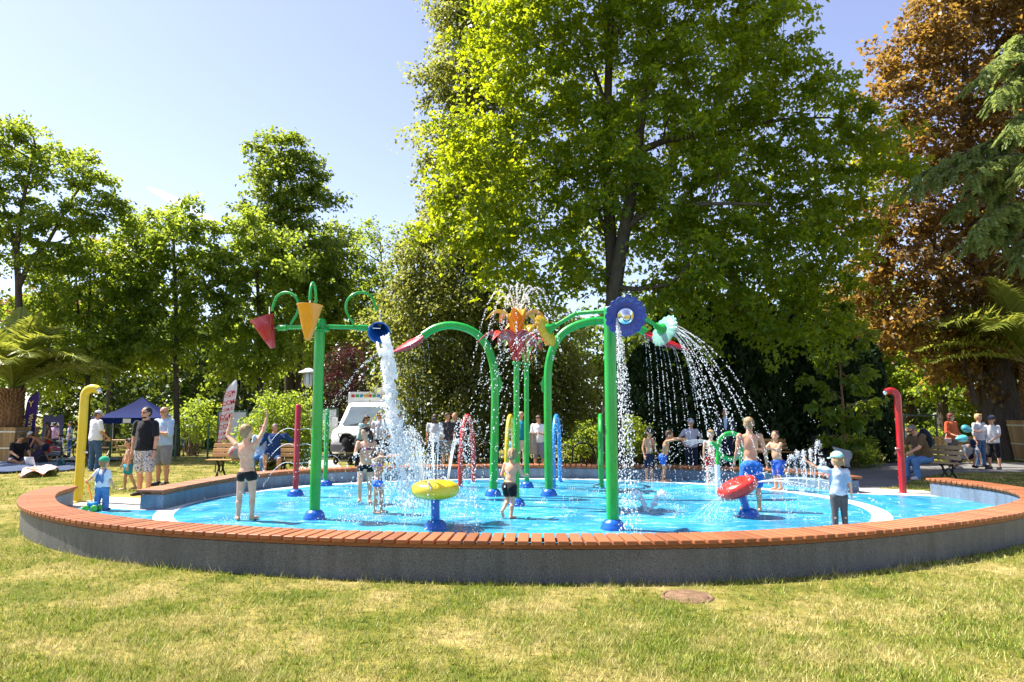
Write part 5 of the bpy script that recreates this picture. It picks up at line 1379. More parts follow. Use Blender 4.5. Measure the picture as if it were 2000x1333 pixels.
person('little girl in a mint cap and washed-out tee waving one arm at the front right', Gp(1642, 1038), 1.09, 172, .62, .95, dict(l_ua=(.95, .2, .22), l_fa=(.75, .25, .6), l_hd=(.4, .2, .9), r_ua=(.25, .02, -1), r_fa=(.15, .2, -.95), look=35, l_th=(.05, -.1, -1), r_th=(.05, .1, -1)), SK_PALE, ('tail', H_FAIR), ('tee', C_TIEDYE, 1.12), ('leggings', C_DGREY), C_SHOE, (C_MINT, 0), vox=.008, face=False)
# --- left lawn
J = person('toddler in a green cap and denim dungarees holding a toy stick', Gp(197, 997), 0.90, 175, 1.0, 1.0, dict(l_ua=(.75, .1, -.65), l_fa=(.75, .25, -.6), r_ua=(.35, -.05, -.9), r_fa=(.3, .2, -.9), head=(0, .05, 1), l_th=(.16, .02, -1), r_th=(.16, 0, -1), look=0), SK_PALE, ('crop', H_FAIR), ('tee', C_WHITE, 1.2), ('trousers', C_LJEANS, 1.1), C_SHOE, (C_GREENC, 20), vox=.0075, face=False)
TODDLER = J
g = MB(); tt = J['S'] - J['P']
for s in (1, -1): g.tube([J['P'] + J['U'] * .12 + J['X'] * s * .07 - J['Fw'] * .095, J['C'] + J['X'] * s * .045 - J['Fw'] * .10, J['S'] + J['X'] * s * .06 - J['Fw'] * .02 + J['U'] * .02, J['C'] + J['X'] * s * .05 + J['Fw'] * .095], .016, 8)
g.box(J['C'] - J['Fw'] * .088 - J['U'] * .06, (.13, .012, .14), Matrix((J['X'], J['Fw'], J['U'])).transposed()); g.build('dungaree_straps', C_LJEANS, J['root'])
person('bearded man in a black tee, sunglasses and speckled shorts', Gp(281, 969, .08), 1.79, -8, 0, 1.08, dict(l_ua=(.2, .05, -1), l_fa=(.05, .3, -1), r_ua=(.18, -.05, -1), r_fa=(.02, .15, -1), look=-14, l_th=(.12, .10, -1), r_th=(.04, -.08, -1), r_sh=(0, -.1, -1), curl=.5), SK_MID, ('crop', H_DARK), ('tee', C_BLACK, 1.15), ('shorts', C_FLORAL, 1.35), C_SHOE, None, ('shades', 'beard', 'watch'))
person('bald man in a pale blue shirt and grey shorts with folded arms', Gp(316, 949, .08), 1.82, -20, 0, 1.08, dict(l_ua=(.22, .25, -.95), l_fa=(-.8, .55, .12), r_ua=(.22, .25, -.95), r_fa=(-.85, .5, .05), look=8, head=(0, .12, 1)), SK_MID, ('rim', H_GREY), ('shirt', C_PBLUE, 1.15), ('shorts', C_GREY, 1.3), C_SHOE, None, ('specs',))
person('child in turquoise swim trunks walking, half hidden behind the bearded man', Gp(254, 958, .08), 1.12, -60, .55, .92, dict(l_th=(.05, -.35, -1), l_sh=(0, -.45, -1), r_th=(.05, .2, -1), l_ua=(.25, -.1, -1), l_fa=(.2, .2, -1), r_ua=(.2, .4, -.9)), SK_MID, ('short', H_BROWN), None, ('trunks', C_TURQ))
person('man in a white tee, pale cap and jeans seen from behind', gp(183, 921, .08), 1.76, 150, 0, 1.05, dict(l_ua=(.2, .1, -1), l_fa=(-.1, .8, -.5), r_ua=(.2, .1, -1), r_fa=(-.1, .7, -.6), head=(0, .3, 1), look=-40, l_th=(.08, .02, -1), r_th=(.1, .15, -1), r_sh=(0, -.1, -1)), SK_TAN, ('crop', H_BROWN), ('tee', C_WHITE, 1.2), ('trousers', C_JEANS), C_WSHOE, (C_PGREY, 0), vox=.011, face=False)
SITX = dict(l_th=(.5, .9, .12), r_th=(.5, .9, .12), l_sh=(-.95, .1, -.35), r_sh=(-.95, .1, -.35))
person('man in a black tee sitting on the blue blanket reading a leaflet', gp(30, 908, .09), 1.76, 55, 0, 1.08, dict(spine=(0, .3, 1), neck=(0, .6, 1), head=(0, .6, .9), l_ua=(.15, .5, -.85), l_fa=(-.2, .9, -.4), r_ua=(.2, .5, -.85), r_fa=(-.2, .9, -.4), **SITX), SK_MID, ('crop', H_BROWN), ('tee', C_BLACK, 1.15), ('shorts', C_JEANS, 1.2), None, None, (), .011, sit=.03)
person('bare-chested boy in a white cap bending over the bags', gp(91, 904, .08), 1.30, -62, .42, .92, dict(spine=(0, .95, .75), neck=(0, .8, .5), head=(0, .6, .8), l_ua=(.1, .35, -.95), l_fa=(0, .35, -1), r_ua=(.2, -.6, .1), r_fa=(.1, -.9, -.3), l_th=(.05, .35, -1), l_sh=(0, -.3, -1), r_th=(.05, .1, -1), r_sh=(0, -.6, -.9)), SK_TAN, ('crop', H_BROWN), None, ('trunks', C_NAVY), C_SHOE, (C_WHITE, 0), vox=.010)
person('long-haired woman in a brown top looking down behind the white-cap boy', gp(92, 901, .08), 1.40, -50, .05, .9, dict(head=(0, .4, .9), neck=(0, .3, 1), l_ua=(.1, .1, -1), l_fa=(-.1, .6, -.8)), SK_TAN, ('long', H_BROWN), ('vest', cloth('rust_brown_cloth', (.20, .07, .035)), 1.1), ('trousers', C_RED), None, None, (), .012)
person('reclining person in pale shorts stretching out a leg on the grass', gp(88, 900, .09), 1.6, 80, .05, .95, dict(spine=(0, -.75, .6), neck=(0, -.3, 1), l_th=(.1, 1, .25), l_sh=(0, 1, -.3), r_th=(.1, .8, .6), r_sh=(0, .5, -.9), l_ua=(.2, -.4, -.9), r_ua=(.2, -.4, -.9)), SK_TAN, ('short', H_BROWN), ('tee', C_GREY, 1.1), ('shorts', C_PBLUE, 1.1), C_SHOE, None, (), .012, sit=.1)
def far(label, px, py, D, H, yaw, **kw):
    p = at(px, py, D); return person(label, (p.x, D, gz(p.x, D)), H, yaw, kw.pop('kid', 0), kw.pop('build', 1.0), kw.pop('pose', None), kw.pop('skinm', SK_MID), kw.pop('hair', ('short', H_BROWN)), kw.pop('top', ('tee', C_WHITE)), kw.pop('bottom', ('shorts', C_NAVY)), kw.pop('shoes', C_SHOE), kw.pop('hat', None), kw.pop('extras', ()), .0165, None, None, False)
far('woman in a lilac top facing the dark banner beyond the fence', 106, 850, 34, 1.62, 170, top=('tee', C_LILAC), hair=('short', H_DARK))
far('person in a white and blue print top beyond the fence, right of the dark banner', 137, 850, 33, 1.6, -60, top=('tee', spots('blue_white_print', (.6, .6, .65), (.03, .1, .45), 9, .5)), bottom=('trousers', C_BLUE))
far('walker in a dark top and beige shorts beyond the fence under the tent', 338, 850, 38, 1.72, -70, top=('tee', C_DGREY), bottom=('shorts', cloth('beige_cloth', (.34, .28, .18))), pose=dict(l_th=(.05, .4, -1), r_th=(.05, -.3, -1), r_sh=(0, -.3, -1)))
far('walker in a black top and blue shorts beyond the fence beside the tent', 355, 850, 37.5, 1.76, 30, top=('tee', C_BLACK), bottom=('shorts', C_BLUE))
far('dark-clothed figure standing furthest away by the low hedge', 371, 850, 42, 1.75, 0, top=('jacket', C_BLACK), bottom=('trousers', C_BLACK))
far('child in a purple top at the table beyond the fence', 262, 850, 33, 1.2, -90, top=('tee', C_LILAC), kid=.5)
# --- behind the pool
BCH = at(508, 900, 18.6)
SIT = dict(l_th=(.12, 1, -.05), r_th=(.12, 1, -.05), l_sh=(.02, -.05, -1), r_sh=(.02, -.05, -1))
person('man in a blue patterned shirt slumped on the left bench, hand to face', (at(531, 900, 18.9).x, 18.9, .08), 1.74, 25, 0, 1.1, dict(SIT, spine=(.1, -.15, 1), l_ua=(.6, .5, -.3), l_fa=(-.7, .1, .7), r_ua=(.5, .4, -.6), r_fa=(.2, .9, -.1), head=(0, .3, 1), r_th=(.3, 1, .1)), SK_MID, ('crop', H_GREY), ('shirt', plain('dark_blue_print', (.025, .06, .17), .9, .1, 0, .5, 30), 1.15, .9), ('shorts', C_JEANS, 1.2), C_WSHOE, None, (), .012, sit=.42)
person('person in light jeans sitting beside the slumped man on the left bench', (at(510, 900, 18.9).x, 18.9, .08), 1.66, 5, 0, 1.0, dict(SIT, l_ua=(.4, .3, -.8)), SK_MID, ('short', H_BROWN), ('tee', C_PBLUE, 1.1), ('trousers', C_LJEANS), C_WSHOE, None, (), .012, sit=.42)
far('brown-haired woman in a pale teal top leaning over a pushchair', 703, 850, 22.5, 1.66, 60, pose=dict(spine=(0, .3, 1), neck=(0, .5, 1), head=(0, .5, 1), l_ua=(.1, .5, -.9), r_ua=(.1, .5, -.9), l_fa=(0, .7, -.7), r_fa=(0, .7, -.7)), hair=('long', H_BROWN), top=('tee', cloth('pale_teal_cloth', (.30, .48, .52))), bottom=('trousers', C_NAVY), extras=('shades',))
far('woman with pink sunglasses in a pale patterned tee holding a hand to her mouth', 741, 850, 22.0, 1.72, -5, pose=dict(r_ua=(.2, .2, -1), r_fa=(-.1, .6, .9), l_fa=(-.1, .6, -.7)), hair=('tail', H_BROWN), top=('tee', C_PGREY, 1.1), bottom=('shorts', C_NAVY), extras=('shades',))
far('person in a dark top half hidden behind the falling water', 778, 850, 22.5, 1.68, 20, top=('tee', C_DGREY), bottom=('trousers', C_BLACK))
far('long-haired woman in a grey printed tee and navy trousers seen from behind', 849, 850, 21.0, 1.66, 175, hair=('long', H_BROWN), top=('tee', C_PGREY, 1.1), bottom=('trousers', C_NAVY))
far('man in a dark printed shirt and grey shorts beside the red hoop', 873, 850, 21.2, 1.70, 40, top=('tee', spots('dark_print', (.03, .03, .04), (.2, .16, .2), 20, .6), 1.1), bottom=('shorts', C_GREY, 1.2))
far('man in a black tee partly behind the red hoop', 889, 850, 21.6, 1.70, -30, top=('tee', C_BLACK, 1.1), bottom=('shorts', C_DGREY, 1.2), hair=('crop', H_FAIR))
far('bald man in a teal tee standing between two green poles', 1019, 850, 21.0, 1.74, -30, top=('tee', C_TEAL, 1.1), bottom=('trousers', cloth('cream_cloth', (.5, .46, .4))), hair=('rim', H_GREY))
far('small child in a pale blue top behind the yellow hoop', 998, 850, 20.4, 1.1, 150, kid=.6, top=('tee', cloth('sky_cloth', (.2, .5, .62))), bottom=('shorts', C_WHITE))
J = far('short-haired woman in a white tee looking at her phone, jacket over her arm', 1053, 850, 20.6, 1.64, -15, pose=dict(head=(0, .45, .9), neck=(0, .3, 1), l_ua=(.12, .1, -1), l_fa=(-.35, .8, .15), r_ua=(.12, .1, -1), r_fa=(-.3, .8, .1)), hair=('short', H_BROWN), top=('tee', C_WHITE, 1.1), bottom=('long_shorts', cloth('grey_capri', (.22, .22, .32))))
g = MB(); c = J['rW']; g.sheet([[c + Vector((-.12 - .02 * math.sin(v * 3), -.05 + .05 * u, .05 - .62 * v)) + Vector((.22 * (u + 1) * .5 + .03 * math.sin(u * 7 + v), 0, 0)) for u in np.linspace(-1, 1, 7)] for v in np.linspace(0, 1, 8)]); g.build('draped_jacket', cloth('beige_jacket', (.42, .36, .30)), J['root'], solid=.03)
far('boy in a striped tee and pale cap, hands on hips, behind the wall', 1349, 850, 20.0, 1.52, 5, kid=.3, pose=dict(r_ua=(.6, -.1, -.8), r_fa=(-.5, .1, -.8), l_ua=(.5, -.1, -.8), l_fa=(-.5, .2, -.7)), top=('tee', C_STRIPE, 1.2), bottom=('trousers', C_NAVY), hat=(C_PGREY, 0))
J = far('man in a dark suit jacket and blue shirt behind the curled pipe', 1417, 850, 20.4, 1.80, -12, pose=dict(l_ua=(.2, .1, -1), r_ua=(.2, .1, -1), l_fa=(-.2, .5, -.8), r_fa=(-.2, .5, -.8)), hair=('crop', H_DARK), top=('jacket', cloth('charcoal_suit', (.022, .026, .034)), 1.1), bottom=('trousers', C_NAVY), extras=('specs',))
g = MB(); g.ell(J['C'] + J['Fw'] * .085 + J['U'] * .0, (.062, .055, .26), Matrix((J['X'], J['Fw'], J['U'])).transposed(), 14, 10); g.build('shirt', C_PBLUE, J['root'])
# --- right side
SB = at(1800, 900, 18.2)
J = person('man in a brown tee and jeans hunched on the right bench with a backpack', (at(1806, 900, 18.1).x, 18.1, .08), 1.80, -78, 0, 1.15, dict(SIT, spine=(0, .35, 1), neck=(0, .7, .9), head=(0, .6, .8), l_ua=(.12, .5, -.85), l_fa=(-.1, .9, -.45), r_ua=(.12, .5, -.85), r_fa=(-.1, .9, -.45), l_th=(.1, 1, -.12), r_th=(.1, 1, -.12), l_sh=(0, -.12, -1), r_sh=(0, .1, -1)), SK_MID, ('crop', H_GREY), ('tee', C_BROWN, 1.2), ('trousers', C_LJEANS), C_WSHOE, None, ('shades',), .011, sit=.43)
g = MB(); bc = J['C'] - J['Fw'] * .24; rr = Matrix((J['X'], J['Fw'], J['U'])).transposed(); g.ell(bc, (.17, .13, .27), rr, 16, 10); g.ell(bc - J['U'] * .1 - J['Fw'] * .08, (.13, .08, .14), rr, 12, 8); o = remeshed(g, 'backpack', cloth('navy_backpack', (.014, .018, .03)), None, .012); tag(o, 'dark navy backpack worn by the hunched man on the right bench', 'backpack')
g = MB()
for s in (1, -1): g.tube([J['S'] + J['X'] * s * .1 - J['Fw'] * .1, J['S'] + J['X'] * s * .12 + J['U'] * .03 + J['Fw'] * .04, J['C'] + J['X'] * s * .14 + J['Fw'] * .12, J['C'] + J['X'] * s * .18 - J['Fw'] * .1 - J['U'] * .12], .018, 6)
g.build('strap', C_NAVY, o)
P = gp(1862, 915, .09)
WOM = person('auburn-haired woman in a rust orange jumper, grey trousers and sunglasses', P, 1.68, 25, 0, 1.05, dict(r_ua=(.15, 0, -1), r_fa=(-.35, .8, -.35), l_ua=(.15, .05, -1), l_fa=(-.2, .8, -.3), look=30), SK_PALE, ('long', H_RED), ('shirt', C_ORANGE, 1.15, .35), ('trousers', cloth('charcoal_trousers', (.11, .105, .10))), C_WSHOE, None, ('shades',), .011)
person('blond teenager in a pale shirt behind the boy with the navy cap', gp(1916, 912, .09), 1.66, 15, .15, .95, dict(r_ua=(.1, 0, -1), look=10), SK_MID, ('short', H_BLOND), ('shirt', C_PGREY, 1.1, .3), ('trousers', C_JEANS), C_SHOE, None, (), .011)
BOY = person('boy in a navy cap, white tee and black shorts holding out a balloon', gp(1944, 917, .09), 1.60, -68, .25, .95, dict(r_ua=(.1, .75, -.55), r_fa=(0, 1, .08), l_ua=(.15, .1, -1), l_fa=(-.1, .85, -.45), l_th=(.05, -.15, -1), r_th=(.05, .22, -1), r_sh=(0, -.1, -1), curl=.9), SK_MID, ('crop', H_BROWN), ('tee', C_WHITE, 1.2), ('long_shorts', C_BLACK, 1.2), C_SHOE, (C_NAVY, 0), (), .010)
person('boy in a dark cap crouching and tying his shoe on the path', gp(1862, 916, .09), 1.5, -5, .25, .95, dict(spine=(0, .75, .65), neck=(0, .9, .4), head=(0, .85, .5), l_th=(.35, .9, .15), l_sh=(-.05, -.3, -1), r_th=(.6, .55, -.6), r_sh=(-.1, -.9, -.35), l_ua=(.2, .5, -.8), l_fa=(-.1, .35, -.9), r_ua=(.2, .5, -.8), r_fa=(-.3, .4, -.9)), SK_MID, ('crop', H_BROWN), ('tee', C_PGREY, 1.2), ('shorts', C_NAVY, 1.1), C_SHOE, (C_NAVY, 0), (), .010)
far('adult in a grey striped tee bending over under the right trees', 1735, 850, 27.5, 1.72, 78, pose=dict(spine=(0, 1, .35), neck=(0, 1, .1), head=(0, .9, .2), l_ua=(.1, .3, -1), r_ua=(.1, .3, -1), l_th=(.08, .1, -1), r_th=(.08, .3, -1), r_sh=(0, -.2, -1)), top=('tee', C_PGREY, 1.1), bottom=('shorts', C_DGREY))
far('toddler in bright orange on a small ride-on under the right trees', 1757, 850, 27.0, .95, -60, kid=.9, top=('shirt', cloth('bright_orange_cloth', (.7, .26, .01)), 1.2, .8), bottom=('trousers', cloth('bright_orange_cloth2', (.7, .28, .01))), hair=('crop', H_FAIR))
# ------------------------------------------------------------------ furniture, vehicles and small things
def frame(loc, yaw): 
    M = Matrix.Translation(Vector(loc)) @ Matrix.Rotation(R(yaw), 4, 'Z'); return lambda x, y, z: M @ Vector((x, y, z)), M.to_3x3()
M_IRON = plain('black_cast_iron', (0.014, 0.014, 0.016), .45, .5, .4)
M_BWOOD = wood_mat('varnished_bench_slat', (0.50, 0.27, 0.09), (2, 26, 26), .25, .45)
M_BWOODG = wood_mat('weathered_bench_slat', (0.38, 0.28, 0.15), (2, 26, 26), .25, .6)
def bench(label, loc, yaw, w, mat):
    root = thing('park_bench', label, 'bench', loc, 0); T, R3 = frame(loc, yaw)   # seat faces local -y
    for s in (-1, 1):
        x = s * w * .36; mb = MB()
        mb.tube([T(x, -.25, .0), T(x, -.20, .12), T(x, -.10, .22), T(x, -.16, .36), T(x, -.24, .42), T(x, .12, .40), T(x, .22, .55), T(x, .33, .84)], .028, 8)
        mb.tube([T(x, .28, .0), T(x, .24, .10), T(x, .14, .2), T(x, .16, .34), T(x, .16, .42)], .028, 8)
        mb.tube([T(x, .02 + .095 * math.cos(a), .21 + .095 * math.sin(a)) for a in np.linspace(0, 6.283, 17)], .018, 7)
        for yy in (-.25, .28): mb.ell(T(x, yy, .02), (.05, .06, .022), R3, 10, 6)
        mb.build('iron_leg', M_IRON, root)
    for i in range(4):
        mb = MB(); mb.box(T(0, -.20 + i * .105, .445 - .01 * (i == 3)), (w, .085, .034), R3); mb.build('seat_slat', mat, root, bev=.008)
    rt = R3 @ Matrix.Rotation(R(-20), 3, 'X')
    for i in range(3):
        mb = MB(); mb.box(T(0, .20 + i * .045, .56 + i * .125), (w, .034, .105), rt); mb.build('back_slat', mat, root, bev=.008)
    return root
bench('varnished wooden bench with the slumped couple behind the left bench wall', (at(492, 900, 19.0).x, 19.0, .08), 0, 2.3, M_BWOOD)
bench('bench with black scrolled iron legs under the hunched man', (at(1812, 900, 18.25).x, 18.25, .08), -74, 1.6, M_BWOODG)
bench('yellowish bench half hidden behind the laughing boy', (at(1512, 900, 23).x, 23, .08), 10, 1.2, M_BWOOD)
bench('bench behind the orange-topped woman and the teenagers', (at(1890, 900, 25.5).x, 25.5, .08), 5, 2.0, M_BWOOD)

# --- lamp post
p = gp(597, 913, .08); lroot = thing('lamp_post', 'black lamp post with a white hat-shaped lantern', 'street lamp', p)
zt = at(598, 757, p.y).z
mb = MB(); mb.tube([p, p + Vector((0, 0, .5)), p + Vector((0, 0, .55)), Vector((p.x, p.y, zt))], [.085, .085, .06, .055], 14); mb.build('pole', M_IRON, lroot)
M_OPAL = plain('opal_lantern', (.62, .64, .62), .3); M_LHAT = plain('pale_lamp_hat', (.55, .57, .55), .5)
mb = MB(); mb.lathe([(.05, -.02), (.13, .10), (.135, .12), (.15, .46), (.001, .47)], 14, (p.x, p.y, zt)); mb.build('lantern', M_OPAL, lroot)
mb = MB(); mb.lathe([(.31, .46), (.30, .49), (.14, .56), (.10, .60), (.001, .62)], 20, (p.x, p.y, zt)); mb.build('lamp_hat', M_LHAT, lroot)
mb = MB()
for a in range(6): mb.tube([Vector((p.x + .14 * math.cos(a * 1.047), p.y + .14 * math.sin(a * 1.047), zt + .1)), Vector((p.x + .155 * math.cos(a * 1.047), p.y + .155 * math.sin(a * 1.047), zt + .46))], .008, 5)
mb.build('lantern_bars', M_IRON, lroot)
gl = at(385, 812, 40); groot = thing('globe_lamp', 'small white globe lamp on a dark post near the far building', 'street lamp', (gl.x, 40, gz(gl.x, 40)))
mb = MB(); mb.tube([Vector((gl.x, 40, gz(gl.x, 40))), Vector((gl.x, 40, gl.z + .6))], .05, 10); mb.build('pole', M_IRON, groot)
mb = MB(); mb.ell((gl.x, 40, gl.z + .75), .19, None, 16, 10); mb.build('globe', M_OPAL, groot)

# --- green mesh fence
M_FEN = paint('green_fence_coat', (0.01, 0.085, 0.04))
froot = thing('mesh_fence', 'green welded mesh fence along the far edge of the left lawn', 'fence', (at(200, 850, 26.5).x, 26.5, .08))
FA, FB = Vector((at(-40, 850, 26.4).x, 26.4, 0)), Vector((at(470, 850, 26.8).x, 26.8, 0)); nP = 8
for i in range(nP + 1):
    q = FA.lerp(FB, i / nP); z = gz(q.x, q.y); mb = MB(); mb.box((q.x, q.y, z + .63), (.06, .06, 1.3)); mb.box((q.x, q.y, z + 1.285), (.066, .066, .012)); mb.build('post', M_FEN, froot, bev=.006)
    if i == nP: break
    q2 = FA.lerp(FB, (i + 1) / nP); mb = MB(); L = (q2 - q).length; n = int(L / .1)
    for k in range(1, n): w = q.lerp(q2, k / n); mb.tube([w + Vector((0, -.035, z + .05)), w + Vector((0, -.035, z + 1.23))], .0032, 3, caps=False)
    for zz in (.06, .25, .27, .45, .65, .67, .85, 1.03, 1.2, 1.22): mb.tube([q + Vector((0, -.038, z + zz)), q2 + Vector((0, -.038, z + zz))], .0045, 3, caps=False)
    mb.build('mesh_panel', M_FEN, froot)

# --- blue tent
M_TENT = plain('blue_tent_cloth', (.003, .011, .085), .8, .1, 0, .1, 2, .1, 8); M_TENTW = plain('white_tent_print', (.55, .58, .62), .6)
tc = at(277, 800, 37); zg = gz(tc.x, 37); troot = thing('gazebo_tent', 'blue pop-up gazebo with white squares on its valance', 'tent', (tc.x, 37, zg)); hw_ = 1.98
ze = at(277, 816, 37).z; zp = at(277, 776, 37).z; rotT = Matrix.Rotation(R(12), 3, 'Z'); cT = Vector((tc.x, 37, 0))
cor = [rotT @ Vector((sx * hw_, sy * hw_, 0)) + cT for sx, sy in ((-1, -1), (1, -1), (1, 1), (-1, 1))]
for i in range(4):
    a, c = cor[i], cor[(i + 1) % 4]; n = 10; grid = []
    for r_ in range(n + 1):
        t = r_ / n; h = ze + (zp - ze) * (t ** 1.7)
        grid.append([a.lerp(c, u).lerp(cT, t * .995) + Vector((0, 0, h - .10 * math.sin(math.pi * u) * (1 - t) * t)) for u in np.linspace(0, 1, 9)])
    mb = MB(); mb.sheet(grid); mb.build('canopy_panel', M_TENT, troot)
    mb = MB(); mb.sheet([[a.lerp(c, u) + Vector((0, 0, ze - .02 - v * .27)) for u in np.linspace(0, 1, 9)] for v in (0, 1)]); val = mb.build('valance', M_TENT, troot)
    nrm = ((a + c) / 2 - cT).normalized() * .008
    for u in (.1, .46, .82):
        mb = MB(); q0, q1 = a.lerp(c, u - .03) + nrm, a.lerp(c, u + .06) + nrm
        mb.poly([q0 + Vector((0, 0, ze - .26)), q1 + Vector((0, 0, ze - .26)), q1 + Vector((0, 0, ze - .05)), q0 + Vector((0, 0, ze - .05))]); mb.build('printed_square', M_TENTW, val)
    mb = MB(); q = cor[i].lerp(cT, .02); mb.tube([Vector((q.x, q.y, zg)), Vector((q.x, q.y, ze))], .025, 8); mb.build('leg', M_BAND, troot)

# --- feather flags
def feather(label, base, top_px, D, h, wid, mats, lean=0.06):
    b0 = Vector(base); root = thing('feather_flag', label, 'flag', b0); grid = []; n = 22; pole = []
    z0, z1 = b0.z + h * .2, b0.z + h
    for i in range(n + 1):
        t = i / n; z = z0 + (z1 - z0) * t; ed = lean * h * t ** 1.3
        w = wid * (1 - max(0, (t - .78) / .22) ** 2.2 * .93)
        x0 = b0.x - wid / 2 + ed
        grid.append([Vector((x0 + w * u + (wid - w) * .75, D + .05 * math.sin(4 * t + u * 2) * u, z)) for u in np.linspace(0, 1, 7)])
    mb = MB(); mb.sheet(grid); cl = mb.build('flag_cloth', mats[0], root)
    pole = [b0 + Vector((-wid / 2 - .012, .015, 0)), b0 + Vector((-wid / 2 - .012, .015, h * .2))] + [g_[0] + Vector((-.012, .015, 0)) for g_ in grid]
    mb = MB(); mb.tube(pole, .016, 8); mb.build('pole', M_IRON, root)
    return root, cl, grid
M_FW = plain('white_flag_cloth', (.62, .62, .64), .7); M_FR = plain('red_lettering', (.50, .025, .035), .7)
b_ = at(434, 900, 20.3); b_.z = gz(b_.x, 20.3)
root, cl, grid = feather('white feather flag printed with red letters', b_, None, 20.3, at(447, 742, 20.3).z - b_.z, .36, [M_FW], .085)
for i, t in enumerate(np.linspace(.06, .86, 11)):
    k = int(t * 22); q = grid[k][3]; big = i % 2 == 0; sz = .185 if big else .115
    txt = 'CCM' if big else 'CCM C'
    M4 = Matrix.Translation(q + Vector((0, -.075, 0))) @ Matrix.Rotation(R(90), 4, 'X') @ Matrix.Rotation(R(14), 4, 'Z')
    text_part('lettering', txt, sz * (.95 if t < .75 else .75), M_FR, M4, cl)
M_FP = plain('purple_flag_cloth', (.045, .018, .15), .7, .3, 0, .25, 1.5); M_FYE = plain('gold_lettering', (.60, .42, .06), .7); M_FPI = plain('magenta_print', (.30, .01, .08), .7)
b_ = at(50, 900, 24.6); b_.z = gz(b_.x, 24.6)
root, cl, grid = feather('purple feather flag with gold vertical lettering beside the left planter', b_, None, 24.6, at(60, 765, 24.6).z - b_.z, .42, [M_FP], .07)
vert = lambda q: Matrix.Translation(q + Vector((0, -.09, 0))) @ Matrix.Rotation(R(90), 4, 'X') @ Matrix.Rotation(R(84), 4, 'Z')
text_part('lettering', 'OLIVIA', .19, M_FYE, vert(grid[10][4] + Vector((.0, 0, 0))), cl); text_part('lettering', 'NATURY', .11, M_FYE, vert(grid[9][1]), cl)
text_part('emblem', 'Y', .28, M_FYE, Matrix.Translation(grid[17][3] + Vector((0, -.09, 0))) @ Matrix.Rotation(R(90), 4, 'X'), cl)

# --- dark banner beyond the fence
bn = at(103, 838, 36); root = thing('banner', 'dark blue printed banner beyond the fence at the left', 'banner', (bn.x, 36, gz(bn.x, 36)))
mb = MB(); zb = gz(bn.x, 36); mb.box((bn.x, 36, zb + 1.1), (1.05, .03, 2.0)); sh_ = mb.build('panel', plain('navy_banner', (.02, .022, .07), .6, .3, 0, .3, 2), root)
text_part('lettering', 'SILESIA', .22, C_WHITE, Matrix.Translation((bn.x, 35.97, at(103, 829, 36).z)) @ Matrix.Rotation(R(90), 4, 'X'), sh_)
mb = MB(); [mb.box((bn.x + s * .45, 36.05, zb + .06), (.06, .4, .12)) for s in (-1, 1)]; mb.build('foot', M_IRON, root)

# --- white food van
M_VAN = plain('white_van_paint', (.70, .70, .68), .3, .5, 0, .04, 2, 0, 1, coat=.4); M_GLASS = plain('dark_windscreen', (.10, .13, .15), .06, .6, 0, .2, 2); M_RUB = plain('tyre_rubber', (.02, .02, .021), .8); M_GREYP = plain('grey_plastic', (.12, .12, .125), .6)
vl = gp(722, 899, .08); T, R3 = frame((vl.x, vl.y + 1.6, .08), -8); root = thing('food_van', 'white food van facing the pool with a roof box', 'van', (vl.x, vl.y + 1.6, .08))
# body section along its length (front at local -y)
prof = [(-2.45, .35), (-2.52, .62), (-2.46, .95), (-2.3, 1.12), (-1.75, 1.24), (-1.05, 1.98), (-.80, 2.10), (-.55, 2.14), (-.55, .30), (-2.3, .26)]
def loft(pr, w, tp=1.0):
    mb = MB(); n = len(pr)
    def xw(y, z): return w / 2 * (1 - .08 * max(0, (z - 1.1))) * (1 - .06 * max(0, (-y - 2.0)) / .5)
    rows = []
    for u in (-1, -.92, -.5, 0, .5, .92, 1):
        d = 0.0 if abs(u) < .95 else .05
        rows.append([T(xw(y, z) * u, y + (d if y < -1 else 0), z - (d * .5 if z > 1 else 0)) for y, z in pr + [pr[0]]])
    mb.sheet(rows); mb.poly(rows[0][:-1]); mb.poly(list(reversed(rows[-1][:-1]))); return mb
loft(prof, 1.95).build('cab', M_VAN, root)
mb = MB(); mb.sheet([[T(x * (1 if z < 1.5 else .92), y, z) for x in np.linspace(-.80, .80, 9)] for y, z in ((-1.775, 1.27), (-1.41, 1.65), (-1.12, 1.955))]); ws = mb.build('windscreen', M_GLASS, root)
mb = MB(); mb.tube([T(-.5, -1.80, 1.28), T(.0, -1.70, 1.36)], .012, 5); mb.tube([T(.1, -1.80, 1.28), T(.6, -1.70, 1.36)], .012, 5); mb.build('wiper', M_IRON, ws)
mb = MB(); mb.box(T(0, .95, 1.45), (2.15, 3.0, 2.15), R3); mb.build('box_body', M_VAN, root, bev=.05)
mb = MB(); mb.prism([T(-.95, -.55, 2.14), T(.95, -.55, 2.14), T(.98, -.55, 2.52), T(-.98, -.55, 2.52)], R3 @ Vector((0, -.02, 0))); fs_ = mb.build('sign_strip', M_VAN, root)
for i in range(11):
    mb = MB(); mb.box(T(-.85 + i * .17, -.585, 2.37), (.13, .012, .11), R3 @ Matrix.Rotation(R(random.uniform(-8, 8)), 3, 'Y')); mb.build('coloured_print', plain('print_%d' % (i % 4), [(.5, .03, .04), (.05, .3, .06), (.03, .2, .4), (.55, .3, .03)][i % 4], .6), fs_)
mb = MB(); mb.prism([T(-.35, .2, 2.53), T(.65, .2, 2.53), T(.55, .2, 2.72), T(-.3, .2, 2.72)], R3 @ Vector((0, .9, 0))); mb.build('roof_box', M_VAN, root, bev=.02)
mb = MB(); mb.box(T(0, -2.47, .48), (1.84, .16, .30), R3); mb.build('bumper', M_GREYP, root, bev=.05)
